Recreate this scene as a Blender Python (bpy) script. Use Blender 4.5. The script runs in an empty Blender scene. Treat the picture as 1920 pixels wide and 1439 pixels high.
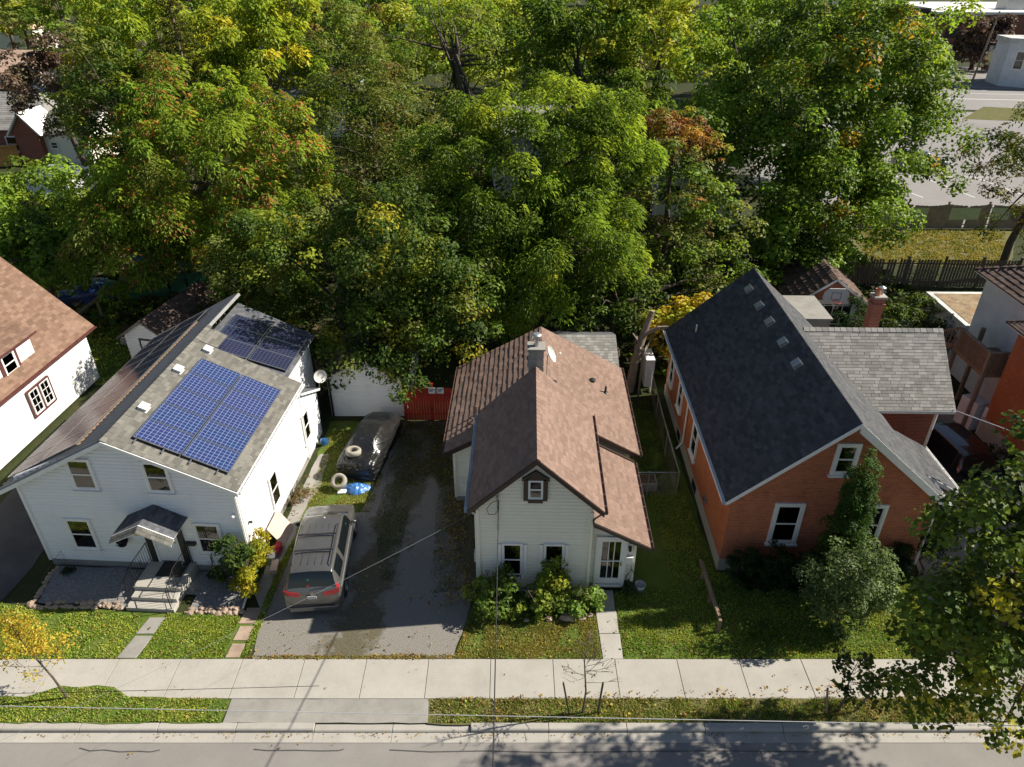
import bpy, math, random
import numpy as np
from mathutils import Vector, Matrix
from math import radians as R, sin, cos, pi

rnd = random.Random(7)
nr = np.random.RandomState(11)
SC = bpy.context.scene
COL = SC.collection

# ------------------------------------------------------------------ camera, sky, sun
cam_d = bpy.data.cameras.new("camera")
cam_d.sensor_fit = 'HORIZONTAL'
cam_d.sensor_width = 36.0
cam_d.lens = 36.0 * 1340.0 / 1920.0
cam_d.clip_start = 0.1
cam_d.clip_end = 3000
cam = bpy.data.objects.new("camera", cam_d)
COL.objects.link(cam)
cam.location = (0, 0, 20)
cam.rotation_euler = (R(90 - 31.3), 0, 0)
SC.camera = cam
CAM = Vector((0, 0, 20))

SUN_ROT = math.atan2(7.6, 1.5)
SUN_EL = R(38.5)
world = bpy.data.worlds.new("World")
SC.world = world
world.use_nodes = True
wn = world.node_tree
bg = wn.nodes.get("Background") or wn.nodes.new("ShaderNodeBackground")
sky = wn.nodes.new("ShaderNodeTexSky")
sky.sky_type = 'NISHITA'
sky.sun_disc = False
sky.sun_elevation = SUN_EL
sky.sun_rotation = SUN_ROT
sky.air_density = 1.0
sky.dust_density = 0.6
sky.ozone_density = 1.0
wn.links.new(sky.outputs[0], bg.inputs[0])
bg.inputs[1].default_value = 0.046
sun_d = bpy.data.lights.new("sun", 'SUN')
sun_d.energy = 4.6
sun_d.angle = R(0.5)
sun_d.color = (1.0, 0.92, 0.79)
sun = bpy.data.objects.new("sun", sun_d)
COL.objects.link(sun)
sd = Vector((cos(SUN_EL) * sin(SUN_ROT), cos(SUN_EL) * cos(SUN_ROT), sin(SUN_EL)))
sun.rotation_euler = sd.to_track_quat('Z', 'Y').to_euler()
sun.location = (60, 20, 60)

SC.view_settings.view_transform = 'Standard'
SC.view_settings.look = 'None'
SC.view_settings.gamma = 1
SC.view_settings.use_curve_mapping = False
SC.view_settings.exposure = 0.95
SC.cycles.use_denoising = True
SC.cycles.max_bounces = 6
SC.cycles.transparent_max_bounces = 6

# ------------------------------------------------------------------ materials
class NT:
    def __init__(s, name):
        s.m = bpy.data.materials.new(name)
        s.m.use_nodes = True
        s.t = s.m.node_tree
        s.b = s.t.nodes["Principled BSDF"]
        s.out = s.t.nodes["Material Output"]
    def n(s, kind, **kw):
        o = s.t.nodes.new(kind)
        for k, v in kw.items():
            setattr(o, k, v)
        return o
    def l(s, a, b):
        s.t.links.new(a, b)
    def coord(s, kind='Object'):
        return s.n("ShaderNodeTexCoord").outputs[kind]
    def pos(s):
        return s.n("ShaderNodeNewGeometry").outputs['Position']
    def noise(s, vec, scale, detail=4, rough=.6):
        o = s.n("ShaderNodeTexNoise")
        o.inputs['Scale'].default_value = scale
        o.inputs['Detail'].default_value = detail
        o.inputs['Roughness'].default_value = rough
        s.l(vec, o.inputs['Vector'])
        return o.outputs['Fac']
    def ramp(s, fac, stops):
        o = s.n("ShaderNodeValToRGB")
        e = o.color_ramp.elements
        while len(e) < len(stops):
            e.new(0.5)
        for i, (p, c) in enumerate(stops):
            e[i].position = p
            e[i].color = (c[0], c[1], c[2], 1) if not isinstance(c, (int, float)) else (c, c, c, 1)
        s.l(fac, o.inputs[0])
        return o.outputs[0]
    def mix(s, fac, a, b, mode='MIX'):
        o = s.n("ShaderNodeMix")
        o.data_type = 'RGBA'
        o.blend_type = mode
        for sock, val in ((o.inputs[0], fac), (o.inputs[6], a), (o.inputs[7], b)):
            if hasattr(val, 'is_output'):
                s.l(val, sock)
            elif isinstance(val, (int, float)):
                sock.default_value = val if sock.type == 'VALUE' else (val, val, val, 1)
            else:
                sock.default_value = (val[0], val[1], val[2], 1)
        return o.outputs[2]
    def math(s, op, a, b=0.5, c=None):
        o = s.n("ShaderNodeMath", operation=op)
        for i, val in enumerate((a, b, c)):
            if val is None: continue
            if hasattr(val, 'is_output'):
                s.l(val, o.inputs[i])
            else:
                o.inputs[i].default_value = val
        return o.outputs[0]
    def bump(s, h, strength=.3, dist=.02):
        o = s.n("ShaderNodeBump")
        o.inputs['Strength'].default_value = strength
        o.inputs['Distance'].default_value = dist
        s.l(h, o.inputs['Height'])
        s.l(o.outputs[0], s.b.inputs['Normal'])
    def col(s, c):
        if hasattr(c, 'is_output'):
            s.l(c, s.b.inputs['Base Color'])
        else:
            s.b.inputs['Base Color'].default_value = (c[0], c[1], c[2], 1)
    def set(s, rough=.8, metal=0, spec=None, coat=None):
        s.b.inputs['Roughness'].default_value = rough
        s.b.inputs['Metallic'].default_value = metal
        if spec is not None: s.b.inputs['Specular IOR Level'].default_value = spec
        if coat is not None: s.b.inputs['Coat Weight'].default_value = coat
        return s.m

def m_plain(name, c, rough=.6, metal=0, var=.18, scale=3.0, coat=None, bump=0, spec=None):
    t = NT(name)
    p = t.coord()
    f = t.noise(p, scale, 5)
    g = t.noise(p, scale * 9, 3)
    lo = tuple(x * (1 - var) for x in c); hi = tuple(min(1, x * (1 + var)) for x in c)
    base = t.ramp(f, [(.3, lo), (.7, hi)])
    base = t.mix(t.math('MULTIPLY', g, var), base, tuple(x * .6 for x in c))
    t.col(base)
    if bump: t.bump(g, bump, .01)
    return t.set(rough, metal, spec, coat)

def m_siding(name, c, dirt=(.35, .33, .28), amt=.25):
    t = NT(name)
    p = t.coord()
    mp = t.n("ShaderNodeMapping"); mp.inputs['Scale'].default_value = (1.2, 1.2, .25)
    t.l(p, mp.inputs[0])
    f = t.noise(mp.outputs[0], 1.4, 4, .55)
    fac = t.math('MULTIPLY', t.ramp(f, [(.5, 0), (.85, 1)]), amt * .6)
    base = t.mix(fac, c, dirt)
    # each course a hair different
    sep = t.n("ShaderNodeSeparateXYZ"); t.l(p, sep.inputs[0])
    cell = t.math('FLOOR', t.math('DIVIDE', sep.outputs[2], .15), 0)
    wn_ = t.n("ShaderNodeTexWhiteNoise", noise_dimensions='1D'); t.l(cell, wn_.inputs['W'])
    base = t.mix(t.math('MULTIPLY', wn_.outputs[0], .10), base, tuple(x * .75 for x in c))
    t.col(base)
    t.bump(t.noise(p, 60, 2), .08, .004)
    return t.set(.45)

def m_brick(name, cols, mortar=(.46, .25, .16), sc=1.0):
    t = NT(name)
    uv = t.coord('UV')
    b = t.n("ShaderNodeTexBrick")
    b.offset = .5
    b.inputs['Scale'].default_value = 1.0
    b.inputs['Brick Width'].default_value = .215 * sc
    b.inputs['Row Height'].default_value = .073 * sc
    b.inputs['Mortar Size'].default_value = .011 * sc
    b.inputs['Mortar Smooth'].default_value = .2
    b.inputs['Bias'].default_value = 0
    b.inputs['Color1'].default_value = (*cols[0], 1)
    b.inputs['Color2'].default_value = (*cols[1], 1)
    b.inputs['Mortar'].default_value = (*mortar, 1)
    t.l(uv, b.inputs['Vector'])
    n1 = t.noise(t.coord(), .8, 5, .65)
    c = t.mix(t.ramp(n1, [(.42, 0), (.75, .6)]), b.outputs[0], cols[2])
    c = t.mix(t.ramp(t.noise(t.coord(), 2.3, 6, .75), [(.5, 0), (.78, .55)]), c, tuple(x * .5 for x in cols[1]))
    n2 = t.noise(uv, 14, 3)
    c = t.mix(t.math('MULTIPLY', n2, .35), c, tuple(x * .55 for x in cols[0]))
    t.col(c)
    h = t.math('SUBTRACT', 1.0, b.outputs['Fac'])
    t.bump(h, .6, .012)
    return t.set(.85)

def m_shingle(name, cols, rough=.9):
    """colour of one tab comes from its own tint (attribute) or its object's random number"""
    t = NT(name)
    a = t.n("ShaderNodeAttribute", attribute_name='tint')
    oi = t.n("ShaderNodeObjectInfo")
    s_ = t.math('FRACT', t.math('ADD', a.outputs['Fac'], oi.outputs['Random']), 0)
    c = t.ramp(s_, [(0, cols[0]), (.5, cols[1]), (1, cols[2])])
    g = t.noise(t.pos(), 90, 2, .7)
    c = t.mix(t.math('MULTIPLY', g, .45), c, tuple(x * .5 for x in cols[1]))
    w = t.noise(t.pos(), .7, 5, .7)
    c = t.mix(t.ramp(w, [(.5, 0), (.8, .2)]), c, tuple(min(1, x * 1.4 + .02) for x in cols[2]))
    t.col(c)
    t.bump(g, .4, .004)
    return t.set(rough, spec=.25)

def m_ground(name, cols, scale=.5, fine=30, rough=.95, bump=.5, spots=None):
    t = NT(name)
    p = t.pos()
    c = t.ramp(t.noise(p, scale, 6, .7), [(.3 + .4 * i / (len(cols) - 1), k) for i, k in enumerate(cols)])
    g = t.noise(p, fine, 4, .7)
    c = t.mix(t.ramp(g, [(.35, .55), (.65, 0)]), c, tuple(x * .55 for x in cols[0]))
    if spots:
        v = t.n("ShaderNodeTexVoronoi"); v.inputs['Scale'].default_value = spots[0]
        t.l(p, v.inputs['Vector'])
        c = t.mix(t.ramp(v.outputs['Distance'], [(spots[2], 1), (spots[2] + .05, 0)]), c, spots[1])
    oi = t.n('ShaderNodeObjectInfo')
    c = t.mix(t.math('MULTIPLY', oi.outputs['Random'], .18), c, tuple(x * .6 for x in cols[0]))
    st = t.noise(p, .25, 7, .75)
    c = t.mix(t.ramp(st, [(.52, 0), (.75, .3)]), c, tuple(x * .6 for x in cols[0]))
    t.col(c)
    t.bump(g, bump, .02)
    return t.set(rough, spec=.2)

MAT = {}
MAT['siding_white'] = m_siding("white_siding_paint", (.80, .81, .82))
MAT['siding_cream'] = m_siding("cream_siding_paint", (.80, .77, .66), amt=.3)
MAT['white'] = m_plain("white_trim_paint", (.78, .78, .77), .45, var=.06)
MAT['white_dirty'] = m_plain("weathered_white_paint", (.58, .58, .56), .6, var=.25, scale=1.5)
MAT['stucco'] = m_plain("pale_stucco", (.70, .72, .76), .85, var=.12, scale=1.2, bump=.3)
MAT['brown_trim'] = m_plain("dark_brown_metal_trim", (.035, .022, .018), .4, var=.2)
MAT['maroon_trim'] = m_plain("maroon_trim_paint", (.10, .035, .03), .5, var=.2)
MAT['gutter_brown'] = m_plain("brown_gutter_metal", (.16, .10, .085), .4, var=.2)
MAT['black_metal'] = m_plain("black_painted_iron", (.012, .012, .013), .4, var=.2)
MAT['brick'] = m_brick("red_brick_facing", [(.56, .145, .06), (.32, .075, .038), (.58, .22, .11)])
MAT['brick_side'] = m_brick("bounce_lit_orange_brick", [(.50, .135, .040), (.33, .080, .030), (.52, .21, .10)], mortar=(.36, .13, .06))  # saturated orange of light bounced onto shaded side walls, put into the brick colour
MAT['brick_red'] = m_brick("dark_red_brick", [(.28, .07, .045), (.22, .05, .04), (.33, .12, .08)])
MAT['concrete'] = m_ground("sidewalk_concrete", [(.38, .36, .325), (.44, .42, .38), (.49, .465, .425)], .8, 70, .9, .2)
MAT['concrete2'] = m_ground("old_grey_concrete", [(.26, .25, .23), (.34, .33, .30), (.40, .38, .35)], 1.2, 50, .9, .3)
MAT['asphalt'] = m_ground("worn_street_asphalt", [(.235, .22, .205), (.27, .255, .24), (.31, .295, .275)], .35, 120, .92, .3)
MAT['asphalt_dark'] = m_ground("dark_driveway_asphalt", [(.06, .06, .062), (.085, .085, .085), (.13, .125, .12)], .7, 60, .92, .4)
MAT['asphalt_far'] = m_ground("pale_parking_asphalt", [(.26, .25, .25), (.30, .29, .285), (.33, .32, .315)], .12, 60, .92, .2)
MAT['tar'] = m_plain("black_tar_seal", (.075, .072, .07), .5, var=.2)
MAT['gravel'] = m_ground("grey_gravel_stones", [(.14, .14, .145), (.30, .30, .30), (.50, .49, .47)], 14, 45, .9, 1.0)
MAT['dirt'] = m_ground("leaf_strewn_dirt", [(.055, .042, .030), (.10, .075, .050), (.16, .12, .08)], 1.3, 22, .95, .8, (6, (.22, .14, .06), .12))
MAT['lawn'] = m_ground("mown_grass_turf", [(.065, .105, .016), (.11, .165, .025), (.17, .185, .05)], .9, 26, .95, .8)
MAT['lawn_dry'] = m_ground("dry_grass_turf", [(.10, .11, .03), (.15, .14, .05), (.21, .17, .08)], 1.2, 26, .95, .8)
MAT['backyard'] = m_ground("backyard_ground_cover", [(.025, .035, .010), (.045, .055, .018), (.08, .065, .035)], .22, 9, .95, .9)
MAT['sh_mid'] = m_shingle("brown_asphalt_shingle", [(.18, .120, .096), (.225, .152, .121), (.27, .182, .146)])
MAT['sh_left'] = m_shingle("mottled_brown_shingle", [(.15, .092, .064), (.205, .128, .092), (.26, .17, .125)])
MAT['sh_grey'] = m_shingle("weathered_grey_shingle", [(.20, .195, .18), (.28, .27, .255), (.37, .36, .34)])
MAT['sh_tan'] = m_shingle("grey_tan_shingle", [(.115, .112, .10), (.16, .155, .138), (.21, .203, .18)])
MAT['sh_slate'] = m_shingle("slate_grey_shingle", [(.050, .052, .058), (.075, .078, .084), (.105, .108, .115)])
MAT['sh_dark'] = m_shingle("dark_slate_shingle", [(.075, .08, .09), (.11, .115, .13), (.15, .155, .17)])
MAT['sh_peach'] = m_shingle("peach_shingle", [(.48, .33, .25), (.55, .39, .30), (.60, .43, .33)])
MAT['sh_brown'] = m_shingle("umber_shingle", [(.09, .06, .05), (.13, .09, .075), (.17, .12, .10)])
MAT['ribbed'] = m_plain("ribbed_grey_steel_roof", (.30, .305, .31), .45, metal=.3, var=.15)
MAT['wood_grey'] = m_plain("weathered_grey_wood", (.24, .195, .15), .85, var=.3, scale=2, bump=.3)
MAT['wood_deck'] = m_plain("brown_deck_wood", (.24, .165, .11), .8, var=.3, scale=2)
MAT['wood_dark'] = m_plain("old_dark_fence_wood", (.11, .085, .065), .9, var=.3, scale=2)
MAT['wood_orange'] = m_plain("new_orange_cedar_wood", (.52, .27, .08), .7, var=.15)
MAT['red_paint'] = m_plain("red_fence_paint", (.42, .03, .018), .6, var=.25, scale=2)
MAT['green_paint'] = m_plain("green_fence_mesh", (.02, .14, .09), .6, var=.3)
MAT['green_panel'] = m_plain("faded_green_panel", (.36, .42, .25), .7, var=.12)
MAT['galv'] = m_plain("galvanised_steel", (.42, .43, .44), .4, metal=.7, var=.15)
MAT['stone'] = m_plain("tan_field_stone", (.36, .27, .20), .85, var=.35, scale=1.3, bump=.3)
MAT['bark'] = m_plain("grey_brown_bark", (.095, .075, .058), .95, var=.35, scale=4, bump=.6)
MAT['bark_pale'] = m_plain("pale_dead_bark", (.28, .22, .17), .95, var=.3, scale=4, bump=.6)
MAT['rubber'] = m_plain("black_rubber", (.018, .018, .018), .75, var=.2)
MAT['tyre_pale'] = m_plain("dusty_tyre_rubber", (.30, .28, .235), .9, var=.3)
MAT['chrome'] = m_plain("polished_alloy", (.55, .55, .56), .22, metal=.9, var=.08)
MAT['van'] = m_plain("bronze_grey_car_paint", (.145, .143, .138), .28, metal=.55, var=.04, coat=.7)
MAT['suv'] = m_plain("black_car_paint", (.012, .013, .017), .2, metal=.3, var=.05, coat=.8)
MAT['carblue'] = m_plain("blue_car_paint", (.05, .15, .30), .3, metal=.3, var=.05, coat=.6)
MAT['cargrey'] = m_plain("charcoal_truck_paint", (.09, .095, .105), .28, metal=.5, var=.05, coat=.6)
MAT['silver'] = m_plain("silver_car_paint", (.45, .46, .47), .28, metal=.6, var=.05, coat=.6)
MAT['red_lens'] = m_plain("red_lamp_lens", (.30, .012, .016), .2, var=.1, coat=.8)
MAT['clear_lens'] = m_plain("clear_lamp_lens", (.6, .6, .6), .15, var=.05, coat=.8)
MAT['plastic_black'] = m_plain("black_plastic", (.02, .02, .021), .5, var=.15)
MAT['tarp_blue'] = m_plain("crumpled_blue_tarp", (.045, .17, .45), .35, var=.3, scale=5, bump=.3)
MAT['tarp_navy'] = m_plain("navy_blue_tarp", (.015, .04, .16), .4, var=.3, scale=3)
MAT['cloth_red'] = m_plain("red_plastic_cloth", (.45, .02, .04), .5, var=.2)
MAT['board'] = m_plain("pale_peeling_plywood", (.55, .42, .35), .8, var=.15)
MAT['terracotta'] = m_plain("terracotta_clay", (.45, .20, .12), .8, var=.2)
MAT['paper'] = m_plain("white_printed_sheet", (.75, .75, .74), .7, var=.05)
MAT['ink'] = m_plain("dark_print_ink", (.02, .025, .03), .6, var=.1)
MAT['yellow_curb'] = m_plain("ochre_trim_paint", (.5, .34, .06), .7, var=.1)
MAT['leafroof'] = m_ground("leaf_covered_flat_roof", [(.18, .13, .09), (.34, .25, .15), (.48, .40, .28)], 2.5, 14, .9, .6, (5, (.5, .22, .04), .16))
MAT['sky_white'] = m_plain("white_roof_membrane", (.72, .71, .69), .7, var=.08)

def m_glass(name, tint=(.012, .014, .018), blotch=None, rough=.06):
    t = NT(name)
    if blotch:
        f = t.noise(t.pos(), 2.6, 3, .5)
        c = t.ramp(f, [(.40, tint), (.62, blotch)])
    else:
        c = tint
    t.col(c)
    return t.set(rough, 0, .7)
MAT['glass'] = m_glass("dark_window_glass", blotch=(.05, .055, .06))
MAT['carglass'] = m_glass("tinted_car_glass", (.006, .008, .010))

def m_curtain_glass(name):
    t = NT(name)
    gl = t.n("ShaderNodeBsdfGlossy"); gl.inputs['Roughness'].default_value = .04
    tr = t.n("ShaderNodeBsdfTransparent"); tr.inputs[0].default_value = (.62, .66, .66, 1)
    fr = t.n("ShaderNodeFresnel"); fr.inputs[0].default_value = 1.6
    mx = t.n("ShaderNodeMixShader")
    t.l(t.math('ADD', fr.outputs[0], .05), mx.inputs[0]); t.l(tr.outputs[0], mx.inputs[1]); t.l(gl.outputs[0], mx.inputs[2])
    t.l(mx.outputs[0], t.out.inputs['Surface'])
    return t.m
MAT['pane'] = m_curtain_glass("clear_window_pane")

def m_curtain(name, c, dark=(.01, .01, .012), dens=.5):
    t = NT(name)
    mp = t.n("ShaderNodeMapping"); mp.inputs['Scale'].default_value = (9, 9, .8)
    t.l(t.coord(), mp.inputs[0])
    t.col(t.mix(t.ramp(t.noise(mp.outputs[0], 1.0, 3, .5), [(dens - .12, 0), (dens + .14, 1)]), dark, c))
    return t.set(.9)
MAT['curtain'] = m_curtain("grey_window_curtain", (.13, .125, .12))
MAT['curtain_pale'] = m_curtain("pale_window_curtain", (.60, .57, .52), (.24, .23, .21), .42)
MAT['curtain_green'] = m_curtain("olive_window_blind", (.12, .11, .04), (.02, .025, .01), .5)

def m_solar(name, c1, c2, line):
    t = NT(name)
    uv = t.coord('UV')
    sep = t.n("ShaderNodeSeparateXYZ"); t.l(uv, sep.inputs[0])
    def fr(o, w):
        f = t.math('FRACT', t.math('DIVIDE', o, w), 0)
        d_ = t.math('ABSOLUTE', t.math('SUBTRACT', f, .5), 0)
        return t.math('GREATER_THAN', d_, .455)
    g = t.math('MAXIMUM', fr(sep.outputs[0], .158), fr(sep.outputs[1], .158))
    fl = t.n("ShaderNodeVectorMath", operation='SNAP'); fl.inputs[1].default_value = (.158, .158, .158)
    t.l(uv, fl.inputs[0])
    w_ = t.n("ShaderNodeTexWhiteNoise", noise_dimensions='3D'); t.l(fl.outputs[0], w_.inputs['Vector'])
    oi = t.n("ShaderNodeObjectInfo")
    c = t.mix(t.math('MULTIPLY', w_.outputs[0], .5), c1, c2)
    c = t.mix(t.math('MULTIPLY', oi.outputs['Random'], .6), c, c2)
    c = t.mix(g, c, line)
    t.col(c)
    return t.set(.2, 0, .5)
MAT['solar'] = m_solar("blue_solar_cells", (.014, .035, .12), (.030, .030, .12), (.20, .25, .36))
MAT['solar_dark'] = m_solar("black_solar_cells", (.012, .016, .04), (.02, .02, .05), (.07, .08, .12))

def m_leaf(name, trans=.44, rough=.5):
    t = NT(name)
    a = t.n("ShaderNodeAttribute", attribute_name='col')
    t.l(a.outputs['Color'], t.b.inputs['Base Color'])
    t.b.inputs['Roughness'].default_value = rough
    t.b.inputs['Specular IOR Level'].default_value = .22
    tl = t.n("ShaderNodeBsdfTranslucent")
    cc = t.mix(1.0, a.outputs['Color'], (1.35, 1.2, .7), 'MULTIPLY')
    t.l(cc, tl.inputs[0])
    mx = t.n("ShaderNodeMixShader"); mx.inputs[0].default_value = trans
    t.l(t.b.outputs[0], mx.inputs[1]); t.l(tl.outputs[0], mx.inputs[2])
    t.l(mx.outputs[0], t.out.inputs['Surface'])
    return t.m
MAT['leaf'] = m_leaf("leaf_tissue")
MAT['blade'] = m_leaf("grass_blade_tissue", .3, .6)

# ------------------------------------------------------------------ mesh helpers
def finish(o, parent=None, label=None, cat=None, group=None, kind=None):
    COL.objects.link(o)
    if parent is not None: o.parent = parent
    if label: o['label'] = label
    if cat: o['category'] = cat
    if group: o['group'] = group
    if kind: o['kind'] = kind
    return o

def box_uv(me):
    nl = len(me.loops)
    if nl == 0: return
    vi = np.empty(nl, 'i'); me.loops.foreach_get('vertex_index', vi)
    co = np.empty(len(me.vertices) * 3, 'f'); me.vertices.foreach_get('co', co); co = co.reshape(-1, 3)
    npoly = len(me.polygons)
    no = np.empty(npoly * 3, 'f'); me.polygons.foreach_get('normal', no); no = no.reshape(-1, 3)
    lt = np.empty(npoly, 'i'); me.polygons.foreach_get('loop_total', lt)
    N = np.repeat(no, lt, axis=0)
    P = co[vi]
    flat = np.abs(N[:, 2]) > .985
    U = np.stack([-N[:, 1], N[:, 0], np.zeros(nl)], 1)
    U[flat] = (1, 0, 0)
    U /= np.maximum(np.linalg.norm(U, axis=1, keepdims=True), 1e-9)
    V = np.cross(N, U)
    V[flat] = (0, 1, 0)
    uv = np.stack([(P * U).sum(1), (P * V).sum(1)], 1).astype('f')
    l = me.uv_layers.new(name="UVMap")
    l.data.foreach_set('uv', uv.ravel())

class Fr:
    """frame on a wall: origin o, along s, outward n, up z (all house-local)"""
    def __init__(s, o, sd_, nd=None):
        s.o = Vector(o); s.s = Vector(sd_).normalized()
        s.n = Vector(nd).normalized() if nd is not None else Vector((s.s.y, -s.s.x, 0))
        s.z = s.n.cross(s.s) * -1
        if s.z.z < 0: s.z = -s.z
    def p(s, a, n, z):
        return s.o + s.s * a + s.n * n + s.z * z

class MB:
    def __init__(s):
        s.v = []; s.f = []; s.mi = []; s.t = []
    def add(s, vs, fs, mi=0, tint=0.0):
        b = len(s.v)
        s.v.extend([tuple(q) for q in vs])
        for f in fs:
            s.f.append([b + i for i in f]); s.mi.append(mi); s.t.append(tint)
    def box(s, x0, x1, y0, y1, z0, z1, mi=0, tint=0.0):
        s.add([(x0, y0, z0), (x1, y0, z0), (x1, y1, z0), (x0, y1, z0), (x0, y0, z1), (x1, y0, z1), (x1, y1, z1), (x0, y1, z1)],
              [(0, 3, 2, 1), (4, 5, 6, 7), (0, 1, 5, 4), (1, 2, 6, 5), (2, 3, 7, 6), (3, 0, 4, 7)], mi, tint)
    def fbox(s, F, a0, a1, n0, n1, z0, z1, mi=0):
        vs = [F.p(a, n, z) for z in (z0, z1) for (a, n) in ((a0, n1), (a1, n1), (a1, n0), (a0, n0))]
        s.add(vs, [(0, 3, 2, 1), (4, 5, 6, 7), (0, 1, 5, 4), (1, 2, 6, 5), (2, 3, 7, 6), (3, 0, 4, 7)], mi)
    def prism(s, poly, vec, mi=0):
        n = len(poly); vec = Vector(vec)
        a = [Vector(p) for p in poly]; b = [p + vec for p in a]
        s.add(a + b, [tuple(range(n))[::-1], tuple(range(n, 2 * n))] + [(i, (i + 1) % n, n + (i + 1) % n, n + i) for i in range(n)], mi)
    def beam(s, a, b, w, h, mi=0, up=(0, 0, 1)):
        a = Vector(a); b = Vector(b); d_ = (b - a).normalized()
        u = Vector(up)
        if abs(d_.dot(u)) > .98: u = Vector((1, 0, 0))
        x = d_.cross(u).normalized() * (w / 2); y = x.cross(d_).normalized() * (h / 2)
        vs = [a - x - y, a + x - y, a + x + y, a - x + y, b - x - y, b + x - y, b + x + y, b - x + y]
        s.add(vs, [(0, 1, 2, 3), (7, 6, 5, 4), (0, 4, 5, 1), (1, 5, 6, 2), (2, 6, 7, 3), (3, 7, 4, 0)], mi)
    def tube(s, pts, rad, n=8, mi=0, cap=True):
        pts = [Vector(p) for p in pts]
        if isinstance(rad, (int, float)): rad = [rad] * len(pts)
        rings = []; prev = None
        for i, p in enumerate(pts):
            d_ = (pts[min(i + 1, len(pts) - 1)] - pts[max(i - 1, 0)]).normalized()
            if prev is None:
                x = d_.cross(Vector((0, 0, 1)))
                if x.length < .1: x = d_.cross(Vector((1, 0, 0)))
            else:
                x = prev - d_ * prev.dot(d_)
            x.normalize(); prev = x; y = d_.cross(x)
            rings.append([p + (x * cos(2 * pi * k / n) + y * sin(2 * pi * k / n)) * rad[i] for k in range(n)])
        vs = [q for r_ in rings for q in r_]
        fs = [(i * n + k, i * n + (k + 1) % n, (i + 1) * n + (k + 1) % n, (i + 1) * n + k) for i in range(len(pts) - 1) for k in range(n)]
        if cap:
            fs += [tuple(range(n))[::-1], tuple(range((len(pts) - 1) * n, len(pts) * n))]
        s.add(vs, fs, mi)
    def lathe(s, prof, n=20, M=None, mi=0):
        M = M or Matrix.Identity(4)
        vs = []
        for r_, z in prof:
            for k in range(n):
                vs.append(M @ Vector((r_ * cos(2 * pi * k / n), r_ * sin(2 * pi * k / n), z)))
        fs = [(i * n + k, i * n + (k + 1) % n, (i + 1) * n + (k + 1) % n, (i + 1) * n + k) for i in range(len(prof) - 1) for k in range(n)]
        s.add(vs, fs, mi)
    def ico(s, c, r, mi=0, sq=(1, 1, 1), jit=.2, seed=None):
        g = random.Random(seed if seed is not None else rnd.random())
        ph = (1 + 5 ** .5) / 2
        V = [(-1, ph, 0), (1, ph, 0), (-1, -ph, 0), (1, -ph, 0), (0, -1, ph), (0, 1, ph), (0, -1, -ph), (0, 1, -ph), (ph, 0, -1), (ph, 0, 1), (-ph, 0, -1), (-ph, 0, 1)]
        F = [(0, 11, 5), (0, 5, 1), (0, 1, 7), (0, 7, 10), (0, 10, 11), (1, 5, 9), (5, 11, 4), (11, 10, 2), (10, 7, 6), (7, 1, 8), (3, 9, 4), (3, 4, 2), (3, 2, 6), (3, 6, 8), (3, 8, 9), (4, 9, 5), (2, 4, 11), (6, 2, 10), (8, 6, 7), (9, 8, 1)]
        vs = []
        for q in V:
            q = Vector(q).normalized() * r * (1 + g.uniform(-jit, jit))
            vs.append((c[0] + q.x * sq[0], c[1] + q.y * sq[1], c[2] + q.z * sq[2]))
        s.add(vs, F, mi)
    def mesh(s, name, mats):
        me = bpy.data.meshes.new(name)
        me.from_pydata(s.v, [], s.f)
        if not isinstance(mats, (list, tuple)): mats = [mats]
        for m in mats: me.materials.append(MAT[m] if isinstance(m, str) else m)
        if len(mats) > 1: me.polygons.foreach_set('material_index', s.mi)
        if any(s.t):
            a = me.attributes.new('tint', 'FLOAT', 'FACE'); a.data.foreach_set('value', s.t)
        box_uv(me)
        return me
    def build(s, name, mats, parent=None, label=None, cat=None, group=None, kind=None, smooth=False, bevel=0, loc=None, rz=0):
        o = bpy.data.objects.new(name, s.mesh(name, mats))
        finish(o, parent, label, cat, group, kind)
        if smooth:
            o.data.polygons.foreach_set('use_smooth', [True] * len(o.data.polygons))
        if bevel:
            b = o.modifiers.new('bevel', 'BEVEL'); b.width = bevel; b.segments = 2; b.limit_method = 'ANGLE'
        if loc is not None: o.location = loc
        if rz: o.rotation_euler = (0, 0, rz)
        return o

def empty(name, loc, rz=0, label=None, cat=None, group=None, kind=None):
    o = bpy.data.objects.new(name, None)
    o.empty_display_size = .3
    finish(o, None, label, cat, group, kind)
    o.location = loc; o.rotation_euler = (0, 0, rz)
    return o

def copy_tree(o, loc, rz=None, label=None, group=None, scale=None):
    r_ = o.copy(); COL.objects.link(r_)
    r_.location = loc
    if rz is not None: r_.rotation_euler = (0, 0, rz)
    if label: r_['label'] = label
    if group: r_['group'] = group
    if scale is not None: r_.scale = scale if hasattr(scale, '__len__') else (scale,) * 3
    for ch in list(o.children):
        c = ch.copy(); COL.objects.link(c); c.parent = r_
        for g in list(ch.children):
            d_ = g.copy(); COL.objects.link(d_); d_.parent = c
    return r_

def clip(poly, k, val, keep_above):
    out = []
    n = len(poly)
    for i in range(n):
        a, b = poly[i], poly[(i + 1) % n]
        da = (a[k] - val) * (1 if keep_above else -1); db = (b[k] - val) * (1 if keep_above else -1)
        if da >= 0: out.append(a)
        if (da > 0 > db) or (da < 0 < db):
            t = da / (da - db)
            out.append((a[0] + (b[0] - a[0]) * t, a[1] + (b[1] - a[1]) * t))
    return out

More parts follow.
